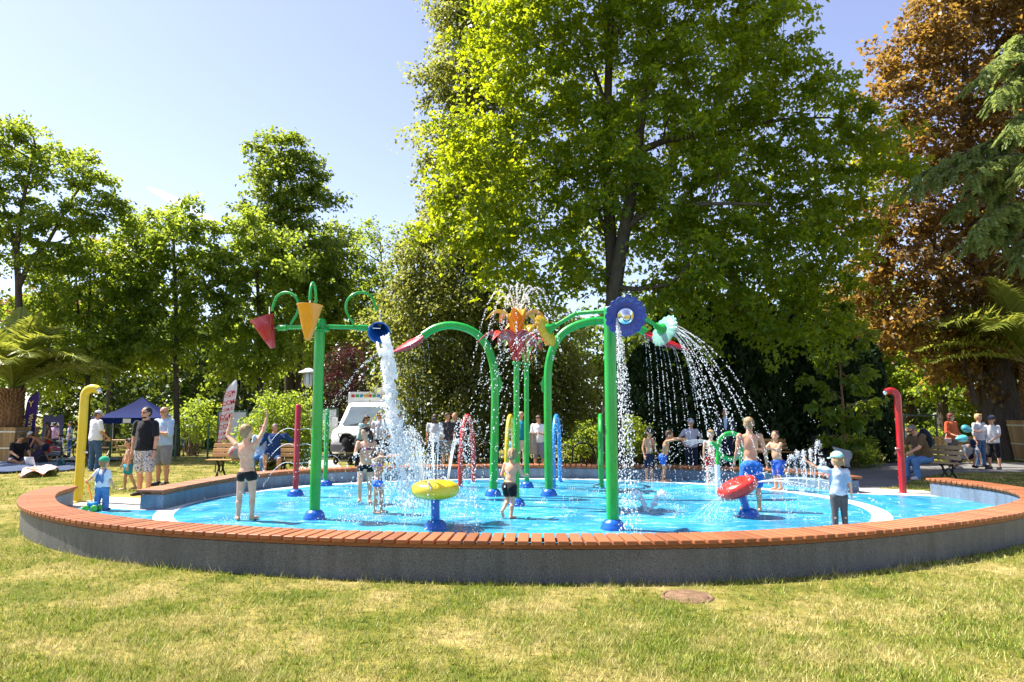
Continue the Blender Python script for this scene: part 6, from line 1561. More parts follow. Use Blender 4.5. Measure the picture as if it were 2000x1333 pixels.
mb = MB(); mb.box(T(0, -2.50, .82), (.9, .05, .2), R3); mb.build('grille', M_GREYP, root, bev=.02)
for s in (-1, 1):
    mb = MB(); mb.ell(T(s * .74, -2.38, .88), (.16, .09, .13), R3, 12, 8); mb.build('headlight', M_OPAL, root)
    mb = MB(); mb.tube([T(s * .9, -1.55, 1.36), T(s * 1.12, -1.55, 1.38)], .03, 6); mb.box(T(s * 1.16, -1.55, 1.38), (.17, .10, .34), R3); mb.build('mirror', M_VAN, root, bev=.03)
    for y in (-1.75, 1.4):
        rw_ = R3 @ Matrix.Rotation(R(90), 3, 'Y'); mb = MB(); mb.lathe([(.2, -.1), (.32, -.1), (.34, -.05), (.34, .05), (.32, .1), (.2, .1)], 20, T(s * .90, y, .34), rw_); wh = mb.build('wheel', M_RUB, root)
        mb = MB(); mb.lathe([(.001, -.07), (.2, -.09), (.2, .09), (.001, .07)], 14, T(s * .90, y, .34), rw_); mb.build('rim', M_BAND, wh)
mb = MB(); mb.box(T(0, -2.56, .5), (.5, .02, .11), R3); mb.build('number_plate', C_WHITE, root)

# --- pushchairs
M_PRAM = cloth('black_pram_cloth', (.014, .014, .016))
def pram(label, loc, yaw, mat):
    root = thing('pushchair', label, 'pushchair', loc); T, R3 = frame(loc, yaw)
    mb = MB()
    for s in (-1, 1):
        mb.tube([T(s * .26, -.38, .14), T(s * .24, -.05, .5), T(s * .24, .38, 1.02)], .014, 6); mb.tube([T(s * .26, .40, .14), T(s * .24, -.02, .62)], .014, 6)
    mb.tube([T(-.24, .38, 1.02), T(.24, .38, 1.02)], .018, 8); mb.tube([T(-.26, .40, .14), T(.26, .40, .14)], .012, 6); mb.build('frame', M_IRON, root)
    mb = MB(); mb.ell(T(0, .0, .52), (.22, .36, .14), R3, 14, 8); mb.ell(T(0, .2, .70), (.21, .12, .26), R3, 14, 8); remeshed(mb, 'seat', mat, root, .014)
    grid = [[T(.25 * math.cos(math.pi * u), .16 - .34 * math.sin(a) * 1.0 + .12, .72 + .34 * math.sin(math.pi * u) * math.cos(a * .55) - .04 * a) for u in np.linspace(0, 1, 11)] for a in np.linspace(0, 1.2, 7)]
    mb = MB(); mb.sheet(grid); mb.build('hood', mat, root, solid=.012)
    mb = MB(); mb.box(T(0, .05, .24), (.4, .5, .12), R3); mb.build('basket', mat, root, bev=.03)
    for s in (-1, 1):
        for y in (-.38, .40):
            rw_ = R3 @ Matrix.Rotation(R(90), 3, 'Y'); mb = MB(); mb.lathe([(.06, -.02), (.13, -.022), (.14, 0), (.13, .022), (.06, .02)], 16, T(s * .28, y, .14), rw_); mb.build('wheel', M_RUB, root)
    return root
q = gp(683, 907, .08); pram('black pushchair with raised hood in front of the white van', (q.x, q.y, .08), 160, M_PRAM)
q = gp(722, 905, .08); pram('navy pushchair pushed by the woman in pale teal', (q.x, q.y + .3, .08), 60, cloth('navy_pram_cloth', (.02, .025, .06)))

# --- bicycle hoops behind the pool
for i, (px, lab) in enumerate([(1042, 'black bicycle hoop beside the woman with the phone'), (1139, 'black bicycle hoop at the foot of the big maple'), (912, 'black bicycle hoop behind the red spray hoop'), (952, 'black bicycle hoop left of the front arching pole')]):
    q = at(px, 900, 21.5); root = thing('bicycle_hoop', lab, 'bicycle stand', (q.x, 21.5, .08), 0, 'bicycle hoops behind the pool')
    mb = MB(); mb.tube([Vector((q.x - .32, 21.5, .06)), Vector((q.x - .32, 21.5, .6))] + [Vector((q.x - .32 * math.cos(a), 21.5, .62 + .26 * math.sin(a))) for a in np.linspace(0.1, math.pi - .1, 9)] + [Vector((q.x + .32, 21.5, .6)), Vector((q.x + .32, 21.5, .06))], .028, 8); mb.build('hoop', M_IRON, root)
    mb = MB()
    for s in (-1, 1): mb.lathe([(.07, 0), (.07, .012), (.03, .015)], 12, (q.x + s * .32, 21.5, .08))
    mb.build('foot_plate', M_IRON, root)
# low wire border fence behind
root = thing('border_fence', 'low dark wire border fence on the lawn behind the hoops', 'fence', (at(980, 900, 25).x, 25, .08)); a, c = Vector((at(880, 900, 25).x, 25, .08)), Vector((at(1160, 900, 25).x, 25, .08))
for i in range(9): q = a.lerp(c, i / 8); mb = MB(); mb.tube([q, q + Vector((0, 0, .62))], .018, 6); mb.build('post', M_IRON, root)
mb = MB()
for z in (.1, .3, .5, .6): mb.tube([a + Vector((0, 0, z)), c + Vector((0, 0, z))], .006, 3)
for i in range(1, 60): q = a.lerp(c, i / 60); mb.tube([q + Vector((0, 0, .05)), q + Vector((0, 0, .6))], .004, 3, caps=False)
mb.build('wire_mesh', M_IRON, root)

# --- balloons
M_BAL = plain('cyan_balloon', (.10, .50, .60), .22, .5, 0, .05, 2, coat=.3); M_STICK = plain('white_stick', (.6, .6, .6), .5)
def balloon(label, c, d, s, hand):
    root = thing('balloon', label, 'balloon', hand); c, d = Vector(c), Vector(d).normalized(); rot = d.to_track_quat('Z', 'Y').to_matrix()
    prof = [(.012, -1.25), (.02, -1.18)] + [(max(.001, .78 * math.cos(t) * (1 - .18 * (1 - math.sin(t)))), math.sin(t) if t > 0 else 1.12 * math.sin(t)) for t in np.linspace(-1.35, 1.57, 16)]
    mb = MB(); mb.lathe([(r_ * s, z * s) for r_, z in prof], 22, c, rot); mb.build('skin', M_BAL, root)
    mb = MB(); mb.lathe([(.03 * s, -1.30 * s), (.05 * s, -1.27 * s), (.012 * s, -1.2 * s)], 10, c, rot); mb.build('knot', M_BAL, root)
    mb = MB(); mb.tube([hand, c - d * s * 1.2], .006, 6); mb.build('stick', M_STICK, root); return root
hb = BOY['rHd']; hw2 = WOM['lHd']
balloon('upper pale cyan balloon held out by the boy in the navy cap', at(1888, 838, hb.y - .1), (-.9, -.1, .35), .165, hb)
balloon('lower pale cyan balloon held by the orange-topped woman', at(1879, 857, hw2.y - .15), (.98, -.1, .06), .17, hw2)
# woman's handbag
q = WOM['P'] + Vector((-.22, -.16, .02)); root = thing('handbag', 'small pale pink handbag at the orange-topped woman\'s hip', 'handbag', q)
mb = MB(); mb.box(q, (.2, .08, .15)); mb.build('bag', plain('pale_pink_leather', (.55, .36, .34), .5), root, bev=.025)
mb = MB(); mb.tube([q + Vector((-.08, 0, .08)), WOM['C'] + Vector((-.12, -.1, .05)), WOM['S'] + Vector((.05, -.02, .06)), WOM['C'] + Vector((-.1, .12, 0)), q + Vector((.08, .04, .08))], .008, 6); mb.build('strap', M_STICK, root)
# leaflet, phone
q = gp(60, 906, .3); o = MB(); o.sheet([[Vector((q.x - .14 + .28 * u, q.y - .1 * v - .04 * math.sin(3 * u), .28 + .22 * v)) for u in np.linspace(0, 1, 5)] for v in (0, 1)]); o = o.build('leaflet', plain('printed_paper', (.62, .62, .64), .7, .3, 0, .3, 30), solid=.004); tag(o, 'white printed leaflet held by the man on the blanket', 'leaflet')

# --- blankets and belongings on the left lawn
def drape(name, label, cat, pts, mat, amp=.03, seed=1, th=.012):
    rr = np.random.RandomState(seed); P = [gp(px, py, .1) for px, py in pts]; n = 14; a, b2, c, d = P; grid = []
    ph = rr.rand(6) * 6
    for i in range(n + 1):
        row = []
        for j in range(n + 1):
            u, v = i / n, j / n; p = a.lerp(b2, v).lerp(d.lerp(c, v), u)
            z = gz(p.x, p.y) + .035 + amp * (math.sin(u * 9 + ph[0] + 3 * math.sin(v * 5 + ph[1])) + math.sin(v * 11 + ph[2] + 2 * math.sin(u * 7 + ph[3]))) * .5 + amp
            row.append(Vector((p.x + .05 * math.sin(v * 8 + ph[4]), p.y + .05 * math.sin(u * 8 + ph[5]), z)))
        grid.append(row)
    mb = MB(); mb.sheet(grid); o = mb.build(name, mat, None, solid=th); tag(o, label, cat); return o
drape('blanket', 'dark blue blanket under the reading man', 'blanket', [(-20, 926), (140, 920), (150, 906), (0, 906)], cloth('navy_blanket', (.035, .06, .12), .4), .03)
drape('towel', 'crumpled white, orange and purple towel on the grass before the blanket', 'towel', [(36, 934), (110, 930), (112, 918), (70, 916)], spots('orange_purple_towel', (.5, .5, .55), (.55, .12, .03), 3.2, .55), .09, 4)
drape('blanket', 'pale cream blanket beyond the blue one, near the flagstick', 'blanket', [(100, 904), (150, 902), (150, 896), (108, 896)], cloth('cream_blanket', (.5, .46, .38)), .05, 6)
drape('towel', 'black towel on the grass just right of the jeans man', 'towel', [(200, 903), (236, 900), (230, 896), (195, 898)], C_DGREY, .03, 8)
def bag(label, loc, size, mat, seed=0):
    root = thing('bag', label, 'bag', loc); loc = Vector(loc); mb = MB(); mb.ell(loc + Vector((0, 0, size * .5)), (size * .55, size * .4, size * .55), None, 14, 10); mb.ell(loc + Vector((size * .3, 0, size * .3)), (size * .3, size * .35, size * .3), None, 12, 8); remeshed(mb, 'pouch', mat, root, .018)
    mb = MB(); mb.tube([loc + Vector((-.2 * size, 0, size * .9)), loc + Vector((0, 0, size * 1.3)), loc + Vector((.2 * size, 0, size * .9))], .014, 6); mb.build('handle', mat, root); return root
q = gp(62, 906, .08); bag('purple rucksack beside the reading man', (q.x, q.y + .3, .1), .42, spots('purple_rucksack', (.12, .012, .10), (.03, .02, .05), 6, .5))
q = gp(78, 909, .08); bag('black cool bag right of the purple rucksack', (q.x, q.y + .1, .1), .3, C_BLACK)
q = gp(118, 915, .08); bag('round dark blue bag with green trim lying on the blue blanket', (q.x, q.y, .12), .25, spots('green_blue_bag', (.02, .03, .06), (.02, .2, .12), 5, .6))
q = gp(488, 905, .08); bag('grey and pink rucksack on the seat of the left bench', (at(462, 880, 18.9).x, 18.85, .54), .36, spots('grey_pink_rucksack', (.28, .27, .27), (.42, .10, .10), 4, .58))
q = gp(105, 893, .08); root = thing('toy_mushroom', 'pink toy mushroom house on the grass behind the blanket', 'toy', (q.x, q.y, .08)); mb = MB(); mb.lathe([(.13, 0), (.10, .1), (.08, .28), (.001, .28)], 14, (q.x, q.y, .09)); mb.build('stalk', plain('pink_plastic', (.6, .12, .25), .4), root); mb = MB(); mb.lathe([(.17, .26), (.16, .33), (.10, .40), (.001, .43)], 16, (q.x, q.y, .09)); mb.build('mushroom_cap', plain('deep_pink_plastic', (.6, .05, .16), .4), root)
# shelter lounger behind the bending boy
q = at(66, 900, 25.2); root = thing('deck_lounger', 'low grey lounger with an orange back behind the bending boy', 'lounger', (q.x, 25.2, .08)); T, R3 = frame((q.x, 25.2, .08), 20)
mb = MB(); mb.box(T(0, 0, .25), (1.7, .6, .12), R3); mb.build('seat', C_GREY, root, bev=.04); mb = MB(); mb.box(T(-.8, 0, .52), (.12, .6, .6), R3 @ Matrix.Rotation(R(-25), 3, 'Y')); mb.build('backrest', cloth('orange_canvas', (.5, .14, .04)), root, bev=.03)
for sx in (-.7, .7):
    for sy in (-.22, .22): mb = MB(); mb.tube([T(sx, sy, 0), T(sx, sy, .2)], .025, 8); mb.build('leg', M_IRON, root)
# bicycle near the fence
def bike(label, loc, yaw):
    root = thing('bicycle', label, 'bicycle', loc); T, R3 = frame(loc, yaw)
    for x in (-.5, .5):
        mb = MB(); mb.tube([T(x + .32 * math.cos(a), 0, .34 + .32 * math.sin(a)) for a in np.linspace(0, 6.283, 25)], .02, 6, caps=False); wh = mb.build('wheel', M_RUB, root)
        mb = MB(); [mb.tube([T(x, 0, .34), T(x + .31 * math.cos(a), 0, .34 + .31 * math.sin(a))], .003, 3) for a in np.linspace(0, 6.283, 13)[:-1]]; mb.build('spokes', P_SILV, wh)
    mb = MB()
    for a, c in (((-.5, .34), (-.1, .32)), ((-.5, .34), (-.2, .75)), ((-.1, .32), (-.22, .85)), ((-.2, .75), (.36, .8)), ((-.1, .32), (.38, .72)), ((.35, .9), (.5, .34))): mb.tube([T(a[0], 0, a[1]), T(c[0], 0, c[1])], .016, 6)
    mb.build('frame', P_SILV, root)
    mb = MB(); mb.ell(T(-.23, 0, .9), (.13, .07, .03), R3, 10, 6); mb.build('saddle', M_RUB, root)
    mb = MB(); mb.tube([T(.30, -.26, .98), T(.35, 0, .95), T(.30, .26, .98)], .014, 6); mb.build('handlebar', M_IRON, root); return root
q = at(132, 880, 25.4); bike('silver bicycle leaning beyond the picnic blankets', (q.x, 25.4, .08), 8)

# --- picnic table beyond the fence
q = at(250, 880, 32); root = thing('picnic_table', 'dark picnic table beyond the fence under the tent', 'table', (q.x, 32, gz(q.x, 32))); T, R3 = frame((q.x, 32, gz(q.x, 32)), 5)
mb = MB(); mb.box(T(0, 0, .72), (1.7, .8, .06), R3); mb.build('table_top', M_BWOODG, root)
for s in (-1, 1):
    mb = MB(); mb.box(T(0, s * .7, .43), (1.7, .28, .05), R3); mb.build('bench_board', M_BWOODG, root)
    mb = MB(); mb.tube([T(s * .6, -.7, 0), T(s * .6, 0, .7), T(s * .6, .7, 0)], .04, 6); mb.build('trestle_leg', M_BWOODG, root)

# --- toy push-along of the toddler
tq = gp(180, 999); hq = TODDLER['lHd']; root = thing('push_toy', 'blue and green wheeled push toy with an orange stick by the toddler', 'toy', tq)
mb = MB(); mb.tube([hq + Vector((0, 0, .02)), Vector((tq.x, tq.y, .20))], .016, 8); mb.ell(hq + Vector((0, 0, .02)), .028, None, 10, 8); mb.build('stick', plain('orange_plastic', (.72, .22, .02), .35), root)
mb = MB(); mb.box(Vector((tq.x, tq.y, .19)), (.16, .12, .11)); mb.build('toy_body', P_LBLUE, root, bev=.03)
for sx in (-1, 1):
    for sy in (-1, 1): mb = MB(); mb.lathe([(.001, -.018), (.05, -.018), (.055, 0), (.05, .018), (.001, .018)], 14, (tq.x + sx * .07, tq.y + sy * .075, .147), Matrix.Rotation(R(90), 3, 'X')); mb.build('wheel', plain('lime_plastic', (.16, .5, .06), .35), root)

# --- dark rattan armchair with a cloth beside the hedge
q = at(1618, 900, 21.6); root = thing('armchair', 'dark rattan armchair with a pale cloth in front of the hedge', 'armchair', (q.x, 21.6, .08)); T, R3 = frame((q.x, 21.6, .08), -15); M_RAT = plain('dark_rattan', (.018, .016, .018), .7, .3, 0, .4, 40, .6, 60)
for nm, c, s in (('seat', (0, 0, .24), (.8, .75, .4)), ('backrest', (0, .34, .62), (.8, .14, .75)), ('armrest', (-.36, -.02, .5), (.12, .7, .3)), ('armrest', (.36, -.02, .5), (.12, .7, .3))): mb = MB(); mb.box(T(*c), s, R3); mb.build(nm, M_RAT, root, bev=.04)
g_ = [[T(.05 + .5 * u + .05 * math.sin(v * 6), -.42 - .02 * math.sin(u * 9), .7 - .5 * v - .12 * u) for u in np.linspace(0, 1, 6)] for v in np.linspace(0, 1, 6)]
mb = MB(); mb.sheet(g_); o = mb.build('cloth', cloth('pale_grey_throw', (.42, .44, .46)), None, solid=.02); tag(o, 'pale grey cloth hanging off the dark armchair', 'cloth')

# --- ride-on toy and garden frame on the right
q = at(1752, 885, 26.6); root = thing('ride_on_toy', 'small orange and green ride-on toy beside the bending adult', 'toy', (q.x, 26.6, .08)); T, R3 = frame((q.x, 26.6, .08), 30)
mb = MB(); mb.box(T(0, 0, .3), (.6, .22, .14), R3); mb.build('toy_body', plain('lime_plastic', (.16, .5, .06), .35), root, bev=.05); mb = MB(); mb.tube([T(.2, -.15, .62), T(.25, 0, .34), T(.2, .15, .62)], .02, 6); mb.build('handlebar', plain('orange_plastic', (.72, .22, .02), .35), root)
for x in (-.22, .22): mb = MB(); mb.lathe([(.001, -.12), (.13, -.12), (.13, .12), (.001, .12)], 14, T(x, 0, .13), R3 @ Matrix.Rotation(R(90), 3, 'X')); mb.build('wheel', M_RUB, root)
q = at(1800, 880, 26.0); root = thing('notice_frame', 'dark green steel frame board behind the hunched man', 'notice board', (q.x, 26, .08)); mb = MB()
for s in (-.6, .6): mb.tube([Vector((q.x + s, 26, .05)), Vector((q.x + s, 26, 1.75))], .035, 8)
mb.tube([Vector((q.x - .6, 26, 1.7)), Vector((q.x + .6, 26, 1.7))], .03, 8); mb.tube([Vector((q.x - .6, 26, .7)), Vector((q.x + .6, 26, .7))], .02, 8); mb.build('frame', paint('dark_teal_coat', (.008, .03, .035)), root)
# red play unit and blue canopy at the right edge
q = at(1989, 850, 29); root = thing('play_tower', 'red playground unit with a blue roof at the right edge', 'playground', (q.x + .6, 29, .08)); mb = MB(); mb.box((q.x + .6, 29, 1.25), (1.3, .8, .7)); mb.build('panel', P_REDB, root, bev=.03); mb = MB(); [mb.tube([Vector((q.x + .6 + s * .6, 29, .05)), Vector((q.x + .6 + s * .6, 29, 2.5))], .05, 8) for s in (-1, 1)]; mb.build('posts', M_IRON, root)
mb = MB(); mb.prism([Vector((q.x - .4, 28.3, 2.3)), Vector((q.x + 1.6, 28.3, 2.3)), Vector((q.x + .6, 28.3, 2.9))], (0, 1.4, 0)); mb.build('roof', paint('pale_blue_roof', (.08, .30, .5)), root)

# --- buildings far behind the trees
M_STON = plain('pale_render', (.42, .38, .32), .9, .2, 0, .15, 2, .2, 12); M_DARKW = plain('dark_window', (.015, .016, .018), .15); M_ROOF = plain('grey_roof', (.12, .11, .11), .8)
def building(label, cx, D, w, h, nwin, rows_, z0):
    c = Vector((cx, D, z0)); root = thing('building', label, 'building', c)
    mb = MB(); mb.box(c + Vector((0, 2.5, h / 2)), (w, 5, h)); mb.build('wall', M_STON, root)
    mb = MB(); mb.prism([c + Vector((-w / 2 - .3, -.3, h)), c + Vector((w / 2 + .3, -.3, h)), c + Vector((w / 2 + .3, -.3, h + .3)), c + Vector((-w / 2 - .3, -.3, h + .3))], (0, 5.6, 0)); mb.build('roof', M_ROOF, root)
    for r_ in range(rows_):
        for i in range(nwin):
            x = -w / 2 + (i + .5) * w / nwin; z = 1.0 + r_ * 2.9; mb = MB(); mb.box(c + Vector((x, -.02, z + .9)), (1.1, .12, 1.8)); wn = mb.build('window', M_DARKW, root)
            mb = MB(); mb.box(c + Vector((x, -.06, z - .06)), (1.35, .2, .1)); mb.build('sill', M_STON, wn)
            mb = MB(); [mb.box(c + Vector((x + s, -.09, z + .9)), (.07, .05, 1.86)) for s in (-.56, 0, .56)]; mb.build('frame', C_WHITE, wn)
    return root
building('pale rendered building glimpsed between the trunks behind the white flag', at(425, 800, 52).x, 52, 9, 5.6, 4, 2, -.45)
building('pale grey building glimpsed behind the falling water', at(835, 800, 50).x, 50, 4.5, 4.4, 2, 1, 0)
# white boards by the shrub
for px, py, D, lab in ((455, 805, 26.0, 'white information board with a green frame behind the shrub, near the flag'), (632, 800, 26.5, 'pale information board with a green frame beside the plum tree')):
    q = at(px, py, D); z0 = gz(q.x, D); root = thing('information_board', lab, 'board', (q.x, D, z0)); mb = MB(); mb.box((q.x, D, q.z - .55), (1.0, .04, 1.1)); mb.build('panel', plain('white_board', (.55, .56, .55), .5, .4, 0, .12, 6), root)
    mb = MB(); [mb.box((q.x + s * .52, D, (q.z + z0) / 2), (.06, .06, q.z - z0)) for s in (-1, 1)]; mb.box((q.x, D, q.z + .02), (1.1, .06, .06)); mb.build('frame', M_FEN, root)
# condensation trail high in the sky
a, c = at(288, 366, 900), at(440, 442, 1000); root = None
m, nt, b = new_mat('thin_vapour'); nt.nodes.remove(b); tr = node(nt, 'ShaderNodeBsdfTransparent'); df = node(nt, 'ShaderNodeBsdfTranslucent'); df.inputs[0].default_value = (.95, .97, 1, 1); ms = node(nt, 'ShaderNodeMixShader')
v = coords(nt); f = noise(nt, v, .03, 4); nt.links.new(ramp(nt, f, [(.3, (.10,) * 3), (.8, (.26,) * 3)]), ms.inputs[0]); nt.links.new(tr.outputs[0], ms.inputs[1]); nt.links.new(df.outputs[0], ms.inputs[2]); nt.links.new(ms.outputs[0], nt.nodes['Material Output'].inputs[0])
mb = MB(); mb.tube([a.lerp(c, t) + Vector((0, 0, random.uniform(-1, 1))) for t in np.linspace(0, 1, 14)], [.6 + 5.5 * math.sin(math.pi * (t ** .8)) ** .8 for t in np.linspace(0, 1, 14)], 10); o = mb.build('contrail', m); tag(o, 'faint white vapour trail slanting across the sky at the left', 'vapour trail')
# ------------------------------------------------------------------ water in the air
m, nt, b = new_mat('splashing_water')
b.inputs['Base Color'].default_value = (0.94, 0.96, 0.98, 1); b.inputs['Roughness'].default_value = 0.06
b.inputs['IOR'].default_value = 1.33; b.inputs['Transmission Weight'].default_value = 0.2
tr = node(nt, 'ShaderNodeBsdfTranslucent'); tr.inputs[0].default_value = (0.97, 0.98, 1, 1); ms = node(nt, 'ShaderNodeMixShader'); ms.inputs[0].default_value = 0.62
nt.links.new(b.outputs[0], ms.inputs[1]); nt.links.new(tr.outputs[0], ms.inputs[2]); nt.links.new(ms.outputs[0], nt.nodes['Material Output'].inputs[0])
M_WATER = m
m, nt, b = new_mat('glassy_water')
b.inputs['Base Color'].default_value = (0.92, 0.97, 1.0, 1); b.inputs['Roughness'].default_value = 0.04
b.inputs['IOR'].default_value = 1.33; b.inputs['Transmission Weight'].default_value = 0.75
tr = node(nt, 'ShaderNodeBsdfTranslucent'); tr.inputs[0].default_value = (0.9, 0.95, 1, 1); ms = node(nt, 'ShaderNodeMixShader'); ms.inputs[0].default_value = 0.28
nt.links.new(b.outputs[0], ms.inputs[1]); nt.links.new(tr.outputs[0], ms.inputs[2]); nt.links.new(ms.outputs[0], nt.nodes['Material Output'].inputs[0])
v = coords(nt); bump(nt, b, noise(nt, v, 22, 4, .6), .7, .02); M_GLASSY = m
WR = np.random.RandomState(77)
OCT = np.array([(1, 0, 0), (-1, 0, 0), (0, 1, 0), (0, -1, 0), (0, 0, 1), (0, 0, -1)], float)
OCF = np.array([(0, 2, 4), (2, 1, 4), (1, 3, 4), (3, 0, 4), (2, 0, 5), (1, 2, 5), (3, 1, 5), (0, 3, 5)])
class Spray:
    def __init__(s): s.P = []; s.V = []; s.r = []; s.mb = MB()
    def drops(s, P, V, r):
        s.P.append(np.atleast_2d(P)); s.V.append(np.atleast_2d(V)); s.r.append(np.broadcast_to(r, (len(np.atleast_2d(P)),)))
    def jet(s, p0, v0, T, n, jit=.012, r=.008, solid=.0, rs=.006, zmin=FLOOR):
        p0, v0 = np.array(p0), np.array(v0); g = np.array([0, 0, -9.81])
        if solid > 0:
            s.mb.tube([Vector(p0 + v0 * t + .5 * g * t * t) for t in np.linspace(0, solid, 7)], [rs, rs, rs, rs, rs * .9, rs * .7, rs * .4], 6)
        t = np.sort(solid * .7 + (T - solid * .7) * WR.rand(n)); P = p0 + v0 * t[:, None] + .5 * g * (t ** 2)[:, None]
        P += WR.randn(n, 3) * (jit * (.3 + t / max(T, .1)))[:, None]; Vv = v0 + g * t[:, None]
        ok = P[:, 2] > zmin; s.drops(P[ok], Vv[ok], (r * (.45 + .9 * WR.rand(n) ** 2))[ok])
        if not ok.all():      # splash where it lands
            e = P[~ok][0]; k = 7; q = e + WR.randn(k, 3) * np.array([.05, .05, 0]); q[:, 2] = zmin + .07 * WR.rand(k) ** 2; s.drops(q, np.tile([0, 0, .3], (k, 1)), .006)
    def to(s, p0, p1, T, n, **kw):
        p0, p1 = np.array(p0), np.array(p1); v0 = (p1 - p0) / T + np.array([0, 0, .5 * 9.81 * T]); s.jet(p0, v0, kw.pop('tt', T), n, **kw)
    def build(s, label, name='water_spray', mat=None):
        P = np.concatenate(s.P); V = np.concatenate(s.V); r = np.concatenate(s.r); n = len(P)
        sp = np.linalg.norm(V, axis=1, keepdims=True); d = V / np.maximum(sp, 1e-6)
        st = np.minimum(1.9, 1 + .14 * sp[:, 0])
        a = np.cross(d, np.array([.3, .9, .2])); a /= np.maximum(1e-6, np.linalg.norm(a, axis=1, keepdims=True)); c = np.cross(d, a)
        X = (OCT[None, :, 0, None] * a[:, None] + OCT[None, :, 1, None] * c[:, None] + OCT[None, :, 2, None] * d[:, None] * st[:, None, None]) * r[:, None, None] + P[:, None]
        F = (OCF[None] + (np.arange(n) * 6)[:, None, None]).reshape(-1, 3); Vt = X.reshape(-1, 3)
        if s.mb.v:
            o0 = len(Vt); tv = np.array(s.mb.v); tf = []
            for f in s.mb.f:
                for i in range(1, len(f) - 1): tf.append((f[0], f[i], f[i + 1]))
            Vt = np.concatenate([Vt, tv]); F = np.concatenate([F, np.array(tf) + o0])
        o = np_mesh(name, Vt, F, mat or M_WATER, None, True); tag(o, label, 'water', kind='stuff'); return o

# gush from the blue bucket
path = [at(px, py, D) for px, py, D in [(752, 660, 10.95), (757, 690, 10.9), (760, 725, 10.88), (763, 765, 10.86), (768, 805, 10.85), (776, 845, 10.85), (786, 890, 10.85), (796, 940, 10.85), (803, 985, 10.9)]]
path = resample(catmull(path, 6), n=80); mb = MB()
for i in range(600):
    t = WR.rand() ** .9; p = path[int(t * 79)]; sp = .036 + .010 * math.sin(t * 9) + .17 * max(0, t - .30); q = p + Vector((WR.randn() * sp, WR.randn() * sp * .8, WR.randn() * .03))
    sz = (.014 + .020 * WR.rand() ** 2) * (1.2 - .5 * t); mb.ell(q, (sz * WR.uniform(.6, 1), sz * WR.uniform(.6, 1), sz * WR.uniform(1.5, 4.5)), Matrix.Rotation(WR.randn() * .3, 3, 'Y'), 7, 5)
o = remeshed(mb, 'falling_water', M_WATER, None, .0075, 1); tag(o, 'heavy white gush of water pouring from the blue bucket', 'water', kind='stuff')
s = Spray()
n = 2700; t = WR.rand(n) ** .55; idx = (t * 79).astype(int); PP = np.array([tuple(p) for p in path])[idx]
sp = .055 + .36 * np.maximum(0, t - .34); s.drops(PP + WR.randn(n, 3) * np.stack([sp, sp * .8, sp * .5], 1) + np.array([.0, 0, 0]), np.tile([0, 0, -2.0], (n, 1)), .006 + .012 * WR.rand(n) ** 3)
for k in range(26):     # crown thrown up from the girl's head and the floor
    a = WR.rand() * 6.283; s.jet(at(785 + WR.randn() * 12, 905, 11.2), (math.cos(a) * WR.uniform(.4, 1.6), math.sin(a) * .8, WR.uniform(1.2, 3.4)), .75, 46, jit=.03, r=.012)
for k in range(16):
    a = WR.rand() * 6.283; s.jet(gp(806, 992), (math.cos(a) * WR.uniform(.2, .9), math.sin(a) * .5, WR.uniform(1.0, 2.6)), .5, 40, jit=.02, r=.011)
s.build('white splash and droplets around the gush from the blue bucket')
# fill streams into the buckets
s = Spray()
for px, py, D, l in ((526, 600, 11.35, .17), (606, 568, 10.45, .18), (742, 606, 11.3, .22)):
    p = at(px, py, D); s.mb.tube([p, p + Vector((.004, 0, -l * .5)), p + Vector((0, 0, -l))], [.009, .007, .008], 7); s.drops(np.array(p) + np.array([0, 0, -l]) + WR.randn(12, 3) * .02, np.tile([0, 0, -1.0], (12, 1)), .005)
s.build('thin streams filling the three tipping buckets', 'water_stream')
# tulip top
s = Spray(); c = at(1010, 625, gp(1009, 988).y)
for k in range(14):
    a = k * 6.283 / 14 + .2; w = .55 if k % 2 else .95; s.jet(c + Vector((.03 * math.cos(a), .03 * math.sin(a), 0)), (math.cos(a) * w, math.sin(a) * w, 3.3 + .35 * WR.randn()), .86, 190, jit=.012, r=.0095)
s.build('fountain of fine jets above the amber tulip petals')
# yellow cushion
s = Spray(); c = at(850, 945, gp(851, 1033).y)
for k in range(6):
    a = k * math.pi / 3 + .5; p = c + Vector((.21 * math.cos(a), .21 * math.sin(a), .03))
    for j in range(3):
        w = .35 + .16 * j; s.jet(p, (math.cos(a) * w + .06 * WR.randn(), math.sin(a) * w, 3.7 + .25 * WR.randn()), 1.0, 75, jit=.014, r=.009, solid=.22, rs=.0045)
s.build('upright jets rising from the yellow round cushion')
# flower heads
Bf = gp(1197, 1034)
s = Spray(); c = at(1204, 622, Bf.y - 1.06)
for k in range(13):
    s.jet(c, (.10 + .17 * WR.randn() * .9, -.75 + .25 * WR.randn(), -.7 + .25 * WR.randn()), .72, 170, jit=.011, r=.007, solid=.1, rs=.005)
s.build('streams falling from the blue flower head down the pole')
s = Spray(); c = at(1304, 640, Bf.y + .5)
for k in range(15):
    u = k / 14; s.jet(c + Vector((0, 0, .04 * WR.randn())), (1.15 + 1.55 * u + .1 * WR.randn(), .5 + .5 * WR.rand(), .55 * u - .5 + .15 * WR.randn()), .95, 170, jit=.011, r=.0074, solid=.2, rs=.0045)
s.build('long curved streams thrown to the right by the mint flower head')
s = Spray(); c = at(1071, 643, Bf.y + .5)
for k in range(9):
    u = k / 8; s.jet(c + Vector((0, 0, .04 * WR.randn())), (-1.0 - 1.5 * u, .5 + .4 * WR.rand(), -.4 + .45 * u), .85, 85, jit=.013, r=.0078, solid=.1, rs=.004)
s.build('streams thrown to the left by the yellow flower head')
